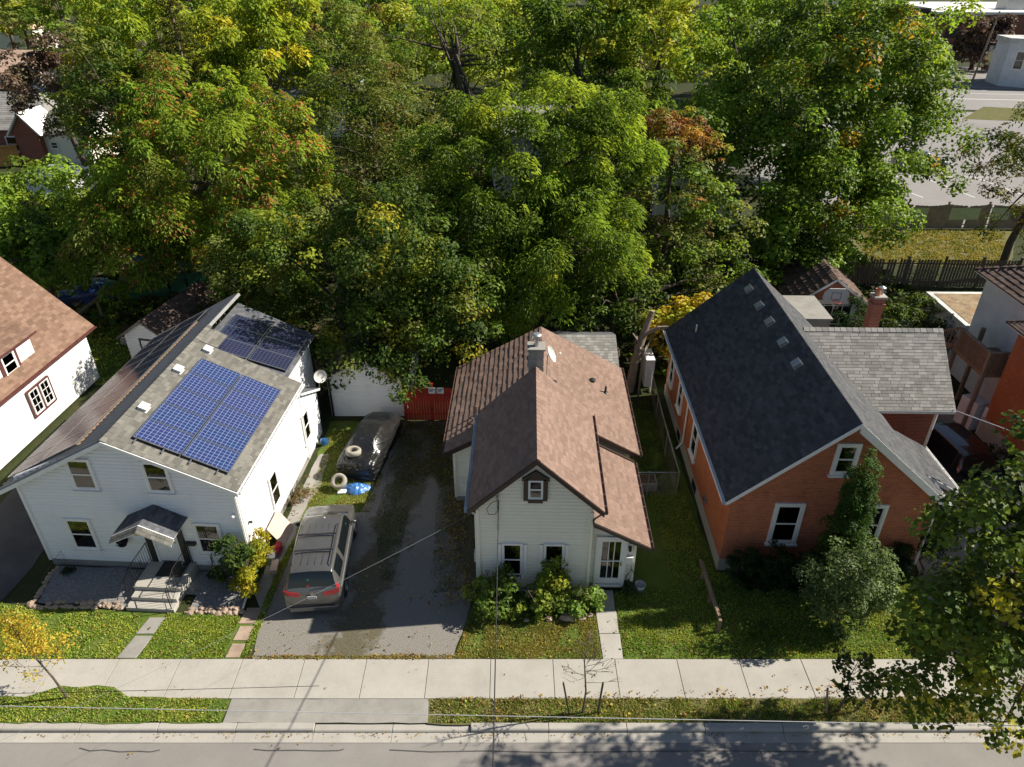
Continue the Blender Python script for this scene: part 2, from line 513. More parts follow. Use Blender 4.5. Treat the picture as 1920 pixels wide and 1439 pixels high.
def wall(parent, a, b, z0, za, zb, apex=None, mat='siding_white', clap=0.0, name='wall', th=.16, label=None, raw=None):
    a = Vector((a[0], a[1], 0)); b = Vector((b[0], b[1], 0)); L = (b - a).length
    F = Fr(a, b - a)
    poly = raw or ([(0, z0), (L, z0), (L, zb)] + ([apex] if apex else []) + [(0, za)])
    mb = MB()
    ins = [(min(max(s_, .004), L - .004), z) for s_, z in poly]
    bk = -.044 if clap else 0.0
    mb.prism([F.p(s_, -th, z) for s_, z in ins][::-1], F.n * (th + bk))
    if clap:
        zmax = max(z for _, z in poly); z = z0
        while z < zmax - .005:
            q = clip(clip(poly, 1, z, True), 1, z + clap, False)
            if len(q) >= 3:
                zb_ = z + clap * .55
                for q2 in (clip(q, 1, zb_, False), clip(q, 1, zb_, True)):
                    if len(q2) >= 3:
                        vs = [F.p(s_, .0 if zz <= zb_ + 1e-5 else -.036 * (zz - zb_) / (clap * .45), zz) for s_, zz in q2]
                        mb.add(vs, [tuple(range(len(vs)))])
                lo = [s_ for s_, zz in q if zz < z + 1e-4]
                if len(lo) >= 2:
                    mb.add([F.p(min(lo), -.043, z), F.p(max(lo), -.043, z), F.p(max(lo), 0, z), F.p(min(lo), 0, z)], [(3, 2, 1, 0)])
            z += clap
    mb.build(name, mat, parent, label=label)
    return F

def window(parent, F, s0, z0, w, h, trim=.09, frame='white', curtain='curtain', sill=True, style='sash', sillmat=None, proud=.07, apex=0):
    mb = MB()
    s1 = s0 + w; z1 = z0 + h
    mb.fbox(F, s0, s0 + trim, .0, proud, z0, z1)
    mb.fbox(F, s1 - trim, s1, .0, proud, z0, z1)
    mb.fbox(F, s0 + trim, s1 - trim, .0, proud - .003, z1 - trim, z1)
    mb.fbox(F, s0 + trim, s1 - trim, .0, proud - .003, z0, z0 + trim)
    a0, a1, b0, b1 = s0 + trim, s1 - trim, z0 + trim, z1 - trim
    fw = .035
    bars = []
    if style == 'sash': bars = [(a0, a1, (b0 + b1) / 2 - .025, (b0 + b1) / 2 + .025)]
    elif style == 'grid':
        bars = [(a0, a1, b0 + (b1 - b0) * k / 3 - .012, b0 + (b1 - b0) * k / 3 + .012) for k in (1, 2)] + [((a0 + a1) / 2 - .012, (a0 + a1) / 2 + .012, b0, b1)]
    for (p, q, r_, t) in bars: mb.fbox(F, p, q, .02, proud - .015, r_, t)
    for (p, q, r_, t) in ((a0, a0 + fw, b0, b1), (a1 - fw, a1, b0, b1), (a0 + fw, a1 - fw, b1 - fw, b1), (a0 + fw, a1 - fw, b0, b0 + fw)):
        mb.fbox(F, p, q, .02, proud - .02, r_, t)
    wo = mb.build('window', frame, parent)
    mids = [(b0 + fw, (b0 + b1) / 2 - .025), ((b0 + b1) / 2 + .025, b1 - fw)] if style == 'sash' else [(b0 + fw, b1 - fw)]
    for i, (c0, c1) in enumerate(mids):
        p = MB(); p.fbox(F, a0 + fw, a1 - fw, .036, .041, c0, c1); p.build('pane', 'pane', wo)
    c = MB()
    nseg = 9
    for k in range(nseg):     # gathered curtain cloth: shallow folds
        u0 = a0 + fw + (a1 - a0 - 2 * fw) * k / nseg; u1 = a0 + fw + (a1 - a0 - 2 * fw) * (k + 1) / nseg
        n0 = .026 if k % 2 else .030; n1 = .030 if k % 2 else .026
        c.add([F.p(u0, n0, b0 + fw), F.p(u1, n1, b0 + fw), F.p(u1, n1, b1 - fw), F.p(u0, n0, b1 - fw)], [(0, 1, 2, 3)])
    c.build('curtain', curtain, wo)
    if sill:
        m2 = MB(); m2.fbox(F, s0 - .05, s1 + .05, .0, proud + .05, z0 - .07, z0 - .004); m2.build('sill', sillmat or frame, wo)
    return wo

def world_dist(parent, p):
    q = parent
    while q.parent: q = q.parent
    c, s_ = cos(q.rotation_euler.z), sin(q.rotation_euler.z)
    w = Vector((q.location.x + p[0] * c - p[1] * s_, q.location.y + p[0] * s_ + p[1] * c, q.location.z + p[2]))
    return (w - CAM).length

def slab(parent, A, B, C, D, th, mat, name='roof', label=None):
    A, B, C, D = map(Vector, (A, B, C, D))
    n = (B - A).cross(D - A).normalized()
    mb = MB(); mb.prism([p - n * (th + .004) for p in (A, B, C, D)], n * th)
    return mb.build(name, mat, parent, label=label)

def shingles(parent, A, B, C, D, mat, e=.14, tabs=(.22, .42), singles=0, lift=.0, seed=1, thick=.012, holes=()):
    """courses of overlapping tabs over the quad eave A-B, ridge D-C"""
    g = random.Random(seed)
    A, B, C, D = map(Vector, (A, B, C, D))
    u = (B - A).normalized(); n = u.cross(D - A).normalized(); v = n.cross(u)
    P = [((q - A).dot(u), (q - A).dot(v)) for q in (A, B, C, D)]
    vmax = max(p[1] for p in P)
    items = []
    k = 0; v0 = 0.0
    while v0 < vmax - .02:
        v1 = min(v0 + e, vmax)
        q = clip(clip(P, 1, v0, True), 1, v1, False)
        if len(q) >= 3:
            u0 = min(p[0] for p in q); u1 = max(p[0] for p in q)
            x = u0 - g.uniform(0, tabs[1]) * (1 if k % 2 else .5)
            while x < u1:
                w = g.uniform(*tabs); a, b = max(x, u0), min(x + w, u1)
                if b - a > .03:
                    items.append((a, b, v0, v1, x >= u0 and x + w <= u1, g.random(), g.random()))
                x += w
        v0 += e; k += 1
    over = .035
    ix = sorted(range(len(items)), key=lambda i: world_dist(parent, A + u * items[i][0] + v * items[i][2]))
    single = set()
    for i in ix:
        if len(single) >= singles: break
        if items[i][4] and items[i][3] + .04 <= vmax: single.add(i)
    proto = {}
    mb = MB()
    Mx = Matrix((u, v, n)).transposed()
    eul = Mx.to_euler()
    for i, (a, b, v0, v1, full, t1, t2) in enumerate(items):
        h = thick * (.7 + .6 * t1) + lift
        if i in single:
            wq = round((b - a) / .04) * .04 if tabs[1] - tabs[0] > .01 else tabs[0]
            key = round(wq, 3)
            if key not in proto:
                s_ = MB(); w = key - .006
                s_.add([(0, 0, 0), (w, 0, 0), (w, e + over, -.004), (0, e + over, -.004), (0, 0, thick), (w, 0, thick), (w, e + over, .001), (0, e + over, .001)],
                       [(4, 5, 6, 7), (0, 1, 5, 4), (1, 2, 6, 5), (3, 0, 4, 7)])
                proto[key] = s_.mesh('shingle', mat)
            o = bpy.data.objects.new('shingle', proto[key])
            finish(o, parent)
            o.location = A + u * (a + .003) + v * v0 + n * (lift + .003 * t2); o.rotation_euler = eul
            continue
        c = [(a + .003, v0, 0), (b - .003, v0, 0), (b - .003, v1 + over * .8, -.003), (a + .003, v1 + over * .8, -.003),
             (a + .003, v0, h), (b - .003, v0, h), (b - .003, v1 + over * .8, .001 + lift), (a + .003, v1 + over * .8, .001 + lift)]
        if v1 > vmax - .01:
            c = [(x_, min(y_, vmax), z_) for x_, y_, z_ in c]
        mb.add([A + u * x_ + v * y_ + n * z_ for x_, y_, z_ in c], [(4, 5, 6, 7), (0, 1, 5, 4), (1, 2, 6, 5), (3, 0, 4, 7)], 0, t2)
    if mb.v: mb.build('shingles', mat, parent, kind='stuff')

def ridge_cap(parent, a, b, mat, w=.26, n1=None, n2=None, sag=.10):
    """row of bent cap shingles along a ridge"""
    a, b = Vector(a), Vector(b); L = (b - a).length; d_ = (b - a) / L
    side = d_.cross(Vector((0, 0, 1))).normalized()
    mb = MB(); x = 0
    while x < L - .05:
        x1 = min(x + .26, L)
        p, q = a + d_ * x, a + d_ * x1
        mb.add([p + side * (w / 2) + Vector((0, 0, -sag + .02)), p + Vector((0, 0, .034)), p - side * (w / 2) + Vector((0, 0, -sag + .02)),
                q + side * (w / 2) + Vector((0, 0, -sag + .01)), q + Vector((0, 0, .022)), q - side * (w / 2) + Vector((0, 0, -sag + .01))],
               [(0, 1, 4, 3), (1, 2, 5, 4), (0, 2, 1)], 0, rnd.random())
        x = x1
    return mb.build('ridge_cap', mat, parent, kind='stuff')

def gutter(parent, a, b, mat, r_=.06, out=(1, 0)):
    a, b = Vector(a), Vector(b); o_ = Vector((out[0], out[1], 0))
    prof = [(0, 0), (0, -.10), (.02, -.115), (.09, -.115), (.115, -.09), (.12, 0), (.108, 0), (.10, -.085), (.085, -.103), (.025, -.103), (.012, -.09), (.012, 0)]
    mb = MB(); n = len(prof)
    pa = [a + o_ * x + Vector((0, 0, z)) for x, z in prof]; pb = [b + o_ * x + Vector((0, 0, z)) for x, z in prof]
    mb.add(pa + pb, [(i, (i + 1) % n, n + (i + 1) % n, n + i) for i in range(n)])
    k = 0; L = (b - a).length; d_ = (b - a) / L
    x = .3
    while x < L:      # hanger straps
        p = a + d_ * x
        mb.add([p + Vector((0, 0, .004)), p + d_ * .03 + Vector((0, 0, .004)), p + d_ * .03 + o_ * .12 + Vector((0, 0, .004)), p + o_ * .12 + Vector((0, 0, .004))], [(0, 1, 2, 3)])
        x += .6
    return mb.build('gutter', mat, parent)

def pathpipe(parent, pts, r_, mat, name='downspout', n=6):
    mb = MB(); mb.tube(pts, r_, n); return mb.build(name, mat, parent)

def smooth_noise(x, y, s=1.0, seed=0):
    g = np.random.RandomState(seed)
    out = 0
    for k in range(7):
        a = g.uniform(0, 2 * pi); f = s * g.uniform(.6, 2.2); p = g.uniform(0, 2 * pi)
        out = out + np.sin((x * math.cos(a) + y * math.sin(a)) * f + p)
    return out / 7

# ================================================================== SETTING
def sheet(name, pts, z, mat, jit=.06, step=.5, kind='structure', parent=None, label=None, seed=3):
    g = random.Random(seed); out = []
    n = len(pts)
    for i in range(n):
        a, b = pts[i], pts[(i + 1) % n]
        L = math.hypot(b[0] - a[0], b[1] - a[1]); k = max(1, int(L / step))
        for j in range(k):
            t = j / k
            jx, jy = (g.uniform(-jit, jit), g.uniform(-jit, jit)) if j else (0, 0)
            out.append((a[0] + (b[0] - a[0]) * t + jx, a[1] + (b[1] - a[1]) * t + jy, z))
    area = sum(out[i][0] * out[(i + 1) % len(out)][1] - out[(i + 1) % len(out)][0] * out[i][1] for i in range(len(out)))
    if area < 0: out.reverse()
    mb = MB(); mb.add(out, [tuple(range(len(out)))])
    return mb.build(name, mat, parent, kind=kind, label=label)

mb = MB()
xs = [-1500, -300, -60, -25, 0, 25, 60, 300, 1500]
prof = [(-300, -.20), (13.125, -.20), (13.135, -.02), (30, -.02), (60, -.02), (150, -.02), (400, -.02), (1600, -.02)]
for y, z in prof:
    for x in xs: mb.v.append((x, y, z))
nx = len(xs)
for j in range(len(prof) - 1):
    for i in range(nx - 1):
        mb.f.append([j * nx + i, j * nx + i + 1, (j + 1) * nx + i + 1, (j + 1) * nx + i]); mb.mi.append(0); mb.t.append(0)
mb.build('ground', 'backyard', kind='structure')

# street with a slight crown
mb = MB()
for (y0, z0, y1, z1) in ((-2, -.10, 6, -.05), (6, -.05, 12.6, -.135)):
    mb.add([(-90, y0, z0), (90, y0, z0), (90, y1, z1), (-90, y1, z1)], [(0, 1, 2, 3)])
road = mb.build('road', 'asphalt', kind='structure')
for pts in ([(-12.75, 12.42), (-12.4, 12.33), (-12.0, 12.36), (-11.5, 12.30), (-11.0, 12.32), (-10.6, 12.30), (-10.35, 12.36)],
            [(-7.6, 12.38), (-7.2, 12.34), (-6.4, 12.35), (-5.6, 12.33), (-5.1, 12.34), (-4.95, 12.38)],
            [(-3.6, 12.36), (-2.4, 12.30), (-.8, 12.33), (1.2, 12.28), (3.3, 12.31), (6, 12.33), (9, 12.3)]):
    mb = MB()
    for i in range(len(pts) - 1):
        (x0, y0), (x1, y1) = pts[i], pts[i + 1]; w = .016
        mb.add([(x0, y0 - w, -.1215), (x1, y1 - w, -.1215), (x1, y1 + w, -.1215), (x0, y0 + w, -.1215)], [(0, 1, 2, 3)])
    mb.build('tar_seam', 'tar', road, kind='stuff')
gp = empty('gutter_strip', (0, 0, 0), kind='structure')
kb = empty('kerb', (0, 0, 0), kind='structure')
x = -60.0
while x < 60:
    L = 2.35
    m1 = MB(); m1.box(x + .006, x + L - .006, 12.58, 12.895, -.2, -.119 + rnd.uniform(-.003, .003)); m1.build('gutter_slab', 'concrete', gp)
    drop = (-6.05 < x + L / 2 < -2.4) or (14.3 < x + L / 2 < 17.6)
    m2 = MB(); dz = -.07 if drop else 0.0
    m2.prism([(x + .008, 12.90, -.2), (x + .008, 13.14, -.2), (x + .008, 13.14, .012 + dz), (x + .008, 12.95, .005 + dz), (x + .008, 12.91, -.03 + dz)], (L - .016, 0, 0))
    m2.build('kerb_stone', 'concrete', kb, bevel=.012)
    x += L
sw = empty('sidewalk', (0, 0, 0), kind='structure')
for k in range(-26, 28):
    x0 = -.70 + 2.04 * k
    m = MB(); dz = rnd.uniform(-.004, .004)
    m.box(x0 + .009, x0 + 2.04 - .009, 13.95, 15.40, -.06, .018 + dz)
    m.build('sidewalk_slab', 'concrete', sw, bevel=.008)

# lawns, beds, drives
sheet('lawn', [(-17.9, 15.42), (-8.9, 15.42), (-8.95, 17.1), (-9.6, 17.25), (-17.2, 17.65), (-22, 18.4), (-22, 24), (-25, 24), (-25, 15.42)], -.008, 'lawn', seed=4)
sheet('lawn', [(-1.95, 15.42), (16.2, 15.42), (16.0, 19.0), (7.7, 19.3), (7.6, 30), (4.6, 31), (4.4, 18.3), (-1.3, 18.2), (-1.6, 17.0)], -.008, 'lawn', seed=5)
sheet('grass_verge', [(-40, 13.12), (-8.8, 13.12), (-8.75, 13.9), (-12, 14.0), (-12.6, 14.35), (-14.3, 14.4), (-15.2, 14.0), (-17, 13.95), (-40, 13.93)], .026, 'lawn', seed=6)
sheet('grass_verge', [(-2.55, 13.12), (14.2, 13.12), (14.2, 13.95), (-2.6, 13.95)], -.004, 'lawn_dry', seed=7)
sheet('driveway_apron', [(-8.75, 13.142), (-2.55, 13.142), (-2.6, 13.95), (-8.75, 13.95)], -.003, 'concrete2', .02, seed=8)
dm = NT("patched_driveway_asphalt")
p_ = dm.pos()
f1 = dm.noise(p_, .8, 7, .72); f2 = dm.noise(p_, 30, 4, .7)
c1 = dm.ramp(f2, [(.3, (.115, .108, .096)), (.5, (.195, .184, .165)), (.7, (.31, .29, .26))])
c2 = dm.ramp(dm.noise(p_, 14, 5, .7), [(.3, (.06, .058, .035)), (.7, (.15, .13, .09))])
sx = dm.n("ShaderNodeSeparateXYZ"); dm.l(p_, sx.inputs[0])
# grass and dirt strip between the wheel tracks, worn away towards the street
ax = dm.math('ABSOLUTE', dm.math('ADD', dm.math('ADD', sx.outputs[0], dm.math('MULTIPLY', sx.outputs[1], -.13)), 7.65), 0)
strip = dm.math('SUBTRACT', 1.0, dm.math('DIVIDE', ax, 1.1))
side = dm.math('MULTIPLY', dm.math('MAXIMUM', dm.math('SUBTRACT', dm.math('SUBTRACT', sx.outputs[0], dm.math('MULTIPLY', sx.outputs[1], -.09)), -1.25), 0.0), .75)
back = dm.math('MULTIPLY', dm.math('MAXIMUM', dm.math('SUBTRACT', sx.outputs[1], 24.0), 0.0), .06)
mask = dm.ramp(dm.math('ADD', dm.math('ADD', dm.math('MULTIPLY', strip, .35), f1), dm.math('ADD', side, back)), [(.56, 0), (.68, 1)])
dm.col(dm.mix(mask, c1, c2)); dm.bump(f2, .5, .01); MAT['drive'] = dm.set(.93, spec=.2)
sheet('driveway', [(-8.55, 15.41), (-1.95, 15.41), (-1.7, 16.5), (-1.5, 17.6), (-1.3, 18.6), (-1.25, 21), (-1.3, 23.3), (-2.5, 23.6), (-2.5, 29.3), (-5.8, 29.3), (-6.0, 24), (-6.3, 22.6), (-8.9, 22.4), (-8.75, 19), (-8.7, 17)], -.003, 'drive', seed=9)
sheet('side_yard', [(-9.4, 19), (-8.75, 19), (-8.9, 22.4), (-6.3, 22.6), (-6.0, 24), (-5.8, 29.3), (-9.0, 29.3), (-9.0, 23)], -.006, 'lawn', seed=10)
sheet('side_path', [(-9.35, 18.2), (-8.75, 17.2), (-8.6, 19.5), (-8.7, 22), (-8.35, 24.5), (-8.5, 26.6), (-8.9, 26.6), (-9.15, 24), (-9.3, 21)], .002, 'concrete2', .05, seed=12)
sheet('neighbour_driveway', [(-21.3, 13.9), (-18.9, 13.9), (-18.2, 19), (-18.3, 32), (-21.6, 32), (-21.6, 22)], .001, 'asphalt_dark', seed=13)
sheet('neighbour_driveway', [(14.3, 13.15), (17.5, 13.15), (17.9, 15.4), (19.2, 19), (21.8, 24.5), (22.5, 31), (17.6, 31), (16.6, 25), (15.6, 20.5), (14.9, 17.8), (14.35, 15.4)], .024, 'concrete2', seed=14)
gb = sheet('gravel_bed', [(-17.25, 19.55), (-16.95, 17.75), (-12.95, 17.5), (-12.9, 18.2), (-11.4, 18.1), (-11.4, 17.35), (-9.55, 17.25), (-9.45, 19.05), (-9.6, 19.2)], .055, 'gravel', seed=15)
sheet('back_garden', [(-25.5, 33.5), (-17.3, 31.5), (-17.0, 43), (-31, 47), (-32, 41)], -.012, 'lawn', .3, 1.0, seed=16)
sheet('back_lawn', [(26.6, 50.2), (36.5, 49.0), (42, 57.5), (27.5, 57.6)], -.005, 'lawn_dry', seed=17)
sheet('parking_lot', [(24, 58.2), (52, 58.2), (62, 84), (74, 104), (66, 108), (52, 108), (30, 100), (24, 80)], .0, 'asphalt_far', seed=18)
sheet('far_road', [(48, 112), (140, 100), (140, 118), (62, 130)], .006, 'asphalt_far', seed=19)
sheet('far_forecourt', [(62, 130.5), (140, 118.5), (140, 150), (70, 155)], .003, 'asphalt', seed=20)
sheet('far_verge', [(62, 103), (80, 99), (82, 108), (70, 112)], .01, 'lawn_dry', seed=21)
pk = bpy.data.objects['parking_lot']
def pline(a, b, w=.12, z=.006, parent=pk):
    m = MB(); a = Vector((*a, z)); b = Vector((*b, z)); d_ = (b - a).normalized(); s_ = Vector((-d_.y, d_.x, 0)) * w / 2
    m.add([a - s_, b - s_, b + s_, a + s_], [(0, 1, 2, 3)]); m.build('painted_line', 'white', parent)
for a, b in (((33.4, 74.2), (49, 73.6)), ((36.6, 74.0), (38.7, 66.6)), ((42.0, 73.9), (43.6, 66.6)), ((31.2, 74.3), (33.6, 66.6)), ((47.4, 73.7), (48.8, 66.6)), ((40, 79), (48, 78.6))):
    pline(a, b)
pline((50, 121), (140, 109.5), .3, .012, bpy.data.objects['far_road'])
pline((52, 126), (140, 115), .2, .012, bpy.data.objects['far_road'])

# front walk of the small house (slabs) and stepping stones of the solar house
fw_ = empty('front_walk', (0, 0, 0), kind='structure')
for k, (y0, y1) in enumerate(((15.41, 16.42), (16.44, 17.44), (17.46, 18.35))):
    m = MB(); m.prism([(3.0 - .02 * k, y0, -.05), (3.66 - .01 * k, y0, -.05), (3.68, y1, -.05), (2.98 - .02 * k, y1, -.05)], (0, 0, .065 + .003 * k)); m.build('walk_slab', 'concrete', fw_, bevel=.006)
for i, (x0, x1, y0, y1, sk, lab) in enumerate(((-12.86, -12.25, 16.42, 17.12, .18, 'flat grey paving slab nearest the front steps of the solar house'), (-13.05, -12.42, 15.44, 16.34, .22, 'flat grey paving slab in the lawn touching the sidewalk below the front steps'),
                                       (-9.5, -8.93, 16.85, 17.55, .1, 'square flagstone beside the downspout end at the driveway edge'), (-9.45, -8.95, 16.15, 16.75, .06, 'square flagstone midway along the driveway edge'), (-9.48, -9.02, 15.46, 16.02, .06, 'square flagstone touching the sidewalk at the driveway edge'))):
    m = MB(); m.prism([(x0, y0, -.03), (x1, y0, -.03), (x1 + sk, y1, -.03), (x0 + sk, y1, -.03)], (0, 0, .05))
    m.build('stepping_stone', 'concrete2' if i < 2 else 'stone', None, lab, 'stepping stone', 'stepping stones in the front lawn', bevel=.015)

# stones that edge the gravel bed
se = empty('stone_edging', (-13, 17.5, 0), label='low edging of rough tan field stones holding the gravel bed above the lawn', cat='stone edging')
g = random.Random(5)
def edge_y(x): return 17.56 if x < -13.1 else (17.42 if x < -12 else 17.3)
x = -17.1
while x < -9.5:
    s_ = g.uniform(.075, .15)
    if not (-13.75 < x < -11.6):
        for row in range(2 if g.random() < .6 else 1):
            m = MB(); m.ico((0, 0, 0), s_, sq=(1.15, .85, .7), jit=.3, seed=g.random())
            yy = edge_y(x) + row * .14 + g.uniform(-.04, .04)
            m.build('stone', 'stone', se, loc=(x + 13, yy - 17.5, .04 + row * .05))
    x += s_ * 1.5
for k in range(12):
    m = MB(); m.ico((0, 0, 0), g.uniform(.08, .14), sq=(1.1, .9, .7), jit=.3, seed=g.random())
    m.build('stone', 'stone', se, loc=(-4.15 + g.uniform(-.08, .08), .2 + k * .16, .05))
rk = MB(); rk.ico((0, 0, 0), .26, sq=(1.2, .8, .65), jit=.25, seed=3)
rk.build('boulder', 'stone', None, 'large pale boulder at the front of the hosta bed', 'boulder', 'rocks edging the hosta bed', loc=(1.95, 17.05, .1), smooth=False)
for k, (x, y, s_, w) in enumerate(((1.3, 17.02, .14, 'small rock left of the large pale boulder'), (2.45, 17.1, .15, 'small rock right of the large pale boulder'), (2.75, 17.2, .12, 'small rock at the walkway end of the hosta bed'), (.5, 16.98, .11, 'small rock half hidden at the left of the hosta bed'))):
    rk = MB(); rk.ico((0, 0, 0), s_, sq=(1.2, .9, .7), jit=.25, seed=10 + k)
    rk.build('boulder', 'stone', None, w, 'boulder', 'rocks edging the hosta bed', loc=(x, y, .05))

# ================================================================== SOLAR HOUSE (white, left)
WH = empty('white_house', (-9.66, 19.2, 0), R(-3.3), 'white clapboard house with blue solar panels on its grey roof and a gabled door canopy', 'house')
RX = -3.95; RZ = 6.12
Ff = wall(WH, (-7.8, 0), (0, 0), .32, 4.22, 4.22, (3.85, 6.02), 'siding_white', .15)
Fr_ = wall(WH, (0, 0), (0, 6.9), .32, 4.2, 4.2, None, 'siding_white', .15)
wall(WH, (0, 6.904), (0, 9.05), .1, 3.5, 2.5, None, 'siding_white', .15)
wall(WH, (0, 9.05), (-.6, 9.05), .1, 2.5, 2.5, None, 'siding_white')
wall(WH, (-.55, 6.95), (-.55, 10.6), .1, 4.4, 4.4, None, 'siding_white', .15)
wall(WH, (0, 6.9), (-.55, 6.9), 3.0, 4.2, 4.35)
wall(WH, (-.55, 10.6), (-7.8, 11.3), .1, 4.3, 4.1)
wall(WH, (-7.8, 11.3), (-7.8, 0), .32, 4.1, 4.1, None, 'siding_white', .15)
m = MB(); m.box(-7.78, -.02, .02, 9.0, -.05, .318); m.build('foundation', 'concrete2', WH)
for F_, a_, b_ in ((Ff, -.02, .09), (Ff, 7.71, 7.82), (Fr_, -.03, .09)):
    m = MB(); m.fbox(F_, a_, b_, .0, .052, .3, 4.12); m.build('corner_board', 'white', WH)
# roof: right slope grey-tan shingle
zr = lambda x: RZ - (x - RX) * .468 if x > RX else RZ - (RX - x) * .53
e0, e1 = .28, RX
slab(WH, (e0, -.25, zr(e0)), (e0, 6.95, zr(e0)), (RX, 6.95, RZ), (RX, -.25, RZ), .14, 'white_dirty')
shingles(WH, (e0, -.25, zr(e0)), (e0, 6.95, zr(e0)), (RX, 6.95, RZ), (RX, -.25, RZ), 'sh_tan', singles=300, seed=21)
# left slope: ribbed steel
L0 = -8.3
slab(WH, (L0, 11.7, zr(L0)), (L0, -.25, zr(L0)), (RX, -.25, RZ), (RX, 11.7, RZ), .14, 'ribbed')
m = MB()
y = -.2
nL = Vector((-(.53), 0, 1)).normalized()
while y < 11.6:
    a = Vector((L0, y, zr(L0))); b = Vector((RX - .05, y, RZ - .02))
    m.add([a + Vector((0, -.03, 0)), a + nL * .05 + Vector((0, -.012, 0)), a + nL * .05 + Vector((0, .012, 0)), a + Vector((0, .03, 0)),
           b + Vector((0, -.03, 0)), b + nL * .05 + Vector((0, -.012, 0)), b + nL * .05 + Vector((0, .012, 0)), b + Vector((0, .03, 0))],
          [(0, 4, 5, 1), (1, 5, 6, 2), (2, 6, 7, 3), (0, 1, 2, 3)])
    y += .23
m.build('roof_ribs', 'ribbed', WH, kind='stuff')
ridge_cap(WH, (RX, -.25, RZ), (RX, 8.3, RZ), 'sh_tan', .34, sag=.08)
m = MB(); m.beam((-5.25, 0.3, zr(-5.25) + .05), (-5.25, 9.8, zr(-5.25) + .05), .07, .05); m.build('conduit_rail', 'wood_deck', WH)
# rear right slope, lower
rz_ = lambda x: 5.62 - (x + 4.05) * .33
slab(WH, (-.3, 6.99, rz_(-.3)), (-.3, 10.9, rz_(-.3)), (-4.05, 11.6, 5.62), (-4.05, 6.99, 5.62), .12, 'white_dirty')
shingles(WH, (-.3, 6.99, rz_(-.3)), (-.3, 10.9, rz_(-.3)), (-4.05, 11.6, 5.62), (-4.05, 6.99, 5.62), 'sh_dark', e=.15, seed=22)
shingles(WH, (-3.1, 6.98, 5.72), (-3.1, 8.1, 5.72), (-3.97, 8.1, RZ), (-3.97, 6.98, RZ), 'sh_tan', seed=23, lift=.01)
# lean-to roof at the rear right
slab(WH, (.18, 9.2, 2.5), (-.56, 9.2, 2.5), (-.56, 6.95, 3.62), (.18, 6.95, 3.62), .1, 'white')
shingles(WH, (.18, 9.2, 2.5), (-.56, 9.2, 2.5), (-.56, 6.95, 3.62), (.18, 6.95, 3.62), 'sh_dark', seed=24)
gutter(WH, (.28, -.25, zr(.28) - .01), (.28, 6.95, zr(.28) - .01), 'white', out=(1, 0))
# rake boards
for s_, xe, ze in ((1, e0, zr(e0)), (-1, L0, zr(L0))):
    m = MB(); m.prism([(RX, -.28, RZ - .03), (xe, -.28, ze - .03), (xe, -.28, ze - .19), (RX, -.28, RZ - .19)], (0, .028, 0)); m.build('rake_board', 'white', WH)
for (wx, wz, ww, wh_, cur) in ((-5.68, 3.80, .92, 1.36, 'curtain'), (-3.0, 3.80, .92, 1.36, 'curtain'), (-6.6, .92, .98, 1.50, 'curtain_green'), (-1.82, .96, 1.0, 1.48, 'curtain_pale')):
    window(WH, Ff, wx + 7.8, wz, ww, wh_, .09, curtain=cur)
for (wy, wz, ww, wh_) in ((2.55, .85, .85, 1.55), (6.75, 1.0, .85, 1.5)):
    window(WH, Fr_, wy, wz, ww, wh_, .09, curtain='curtain_pale' if wy < 4 else 'curtain')
# door
d0 = -3.42 + 7.8
m = MB(); m.fbox(Ff, d0 - .08, d0, 0, .07, .48, 2.6); m.fbox(Ff, d0 + .84, d0 + .92, 0, .07, .48, 2.6); m.fbox(Ff, d0, d0 + .84, 0, .067, 2.52, 2.6); m.build('door_frame', 'white', WH)
m = MB(); m.fbox(Ff, d0, d0 + .84, 0, .03, .52, 2.52)
for (a, b, c, d_) in ((.1, .38, .7, 1.25), (.46, .74, .7, 1.25), (.1, .38, 1.4, 2.3), (.46, .74, 1.4, 2.3)):
    m.fbox(Ff, d0 + a, d0 + b, .03, .042, c, d_)
door = m.build('door', 'white', WH)
m = MB(); m.lathe([(0, .0), (.03, .0), (.035, .03), (.02, .05), (0, .05)], 10, Matrix.Translation(Ff.p(d0 + .75, .03, 1.45)) @ Matrix.Rotation(R(90), 4, 'X')); m.build('handle', 'chrome', door)
for a in (d0 - .30, d0 + .92):
    m = MB(); m.fbox(Ff, a, a + .20, 0, .10, .50, 2.66); m.build('pilaster', 'plastic_black', WH)
# canopy
cz, cr = 2.66, 3.22; cx0, cxm, cx1, cy = -4.12, -3.02, -1.92, -1.08
for (xa, side) in ((cx0, 0), (cx1, 1)):
    A, B = ((xa, .0, cz), (xa, cy, cz)) if side == 0 else ((xa, cy, cz), (xa, 0, cz))
    C, D = ((cxm, cy, cr), (cxm, 0, cr)) if side == 0 else ((cxm, 0, cr), (cxm, cy, cr))
    slab(WH, A, B, C, D, .09, 'white', 'canopy_roof')
    shingles(WH, A, B, C, D, 'sh_dark', e=.14, seed=30 + side)
m = MB(); m.prism([(cx0, cy - .03, cz - .1), (cxm, cy - .03, cr - .1), (cx1, cy - .03, cz - .1), (cx1, cy - .03, cz + .02), (cxm, cy - .03, cr + .02), (cx0, cy - .03, cz + .02)], (0, .028, 0)); m.build('canopy_fascia', 'white', WH)
m = MB(); m.prism([(cx0 + .25, cy + .1, cz - .02), (cx1 - .25, cy + .1, cz - .02), (cxm, cy + .1, cr - .12)], (0, .04, 0)); m.build('canopy_gable', 'yellow_curb', WH)
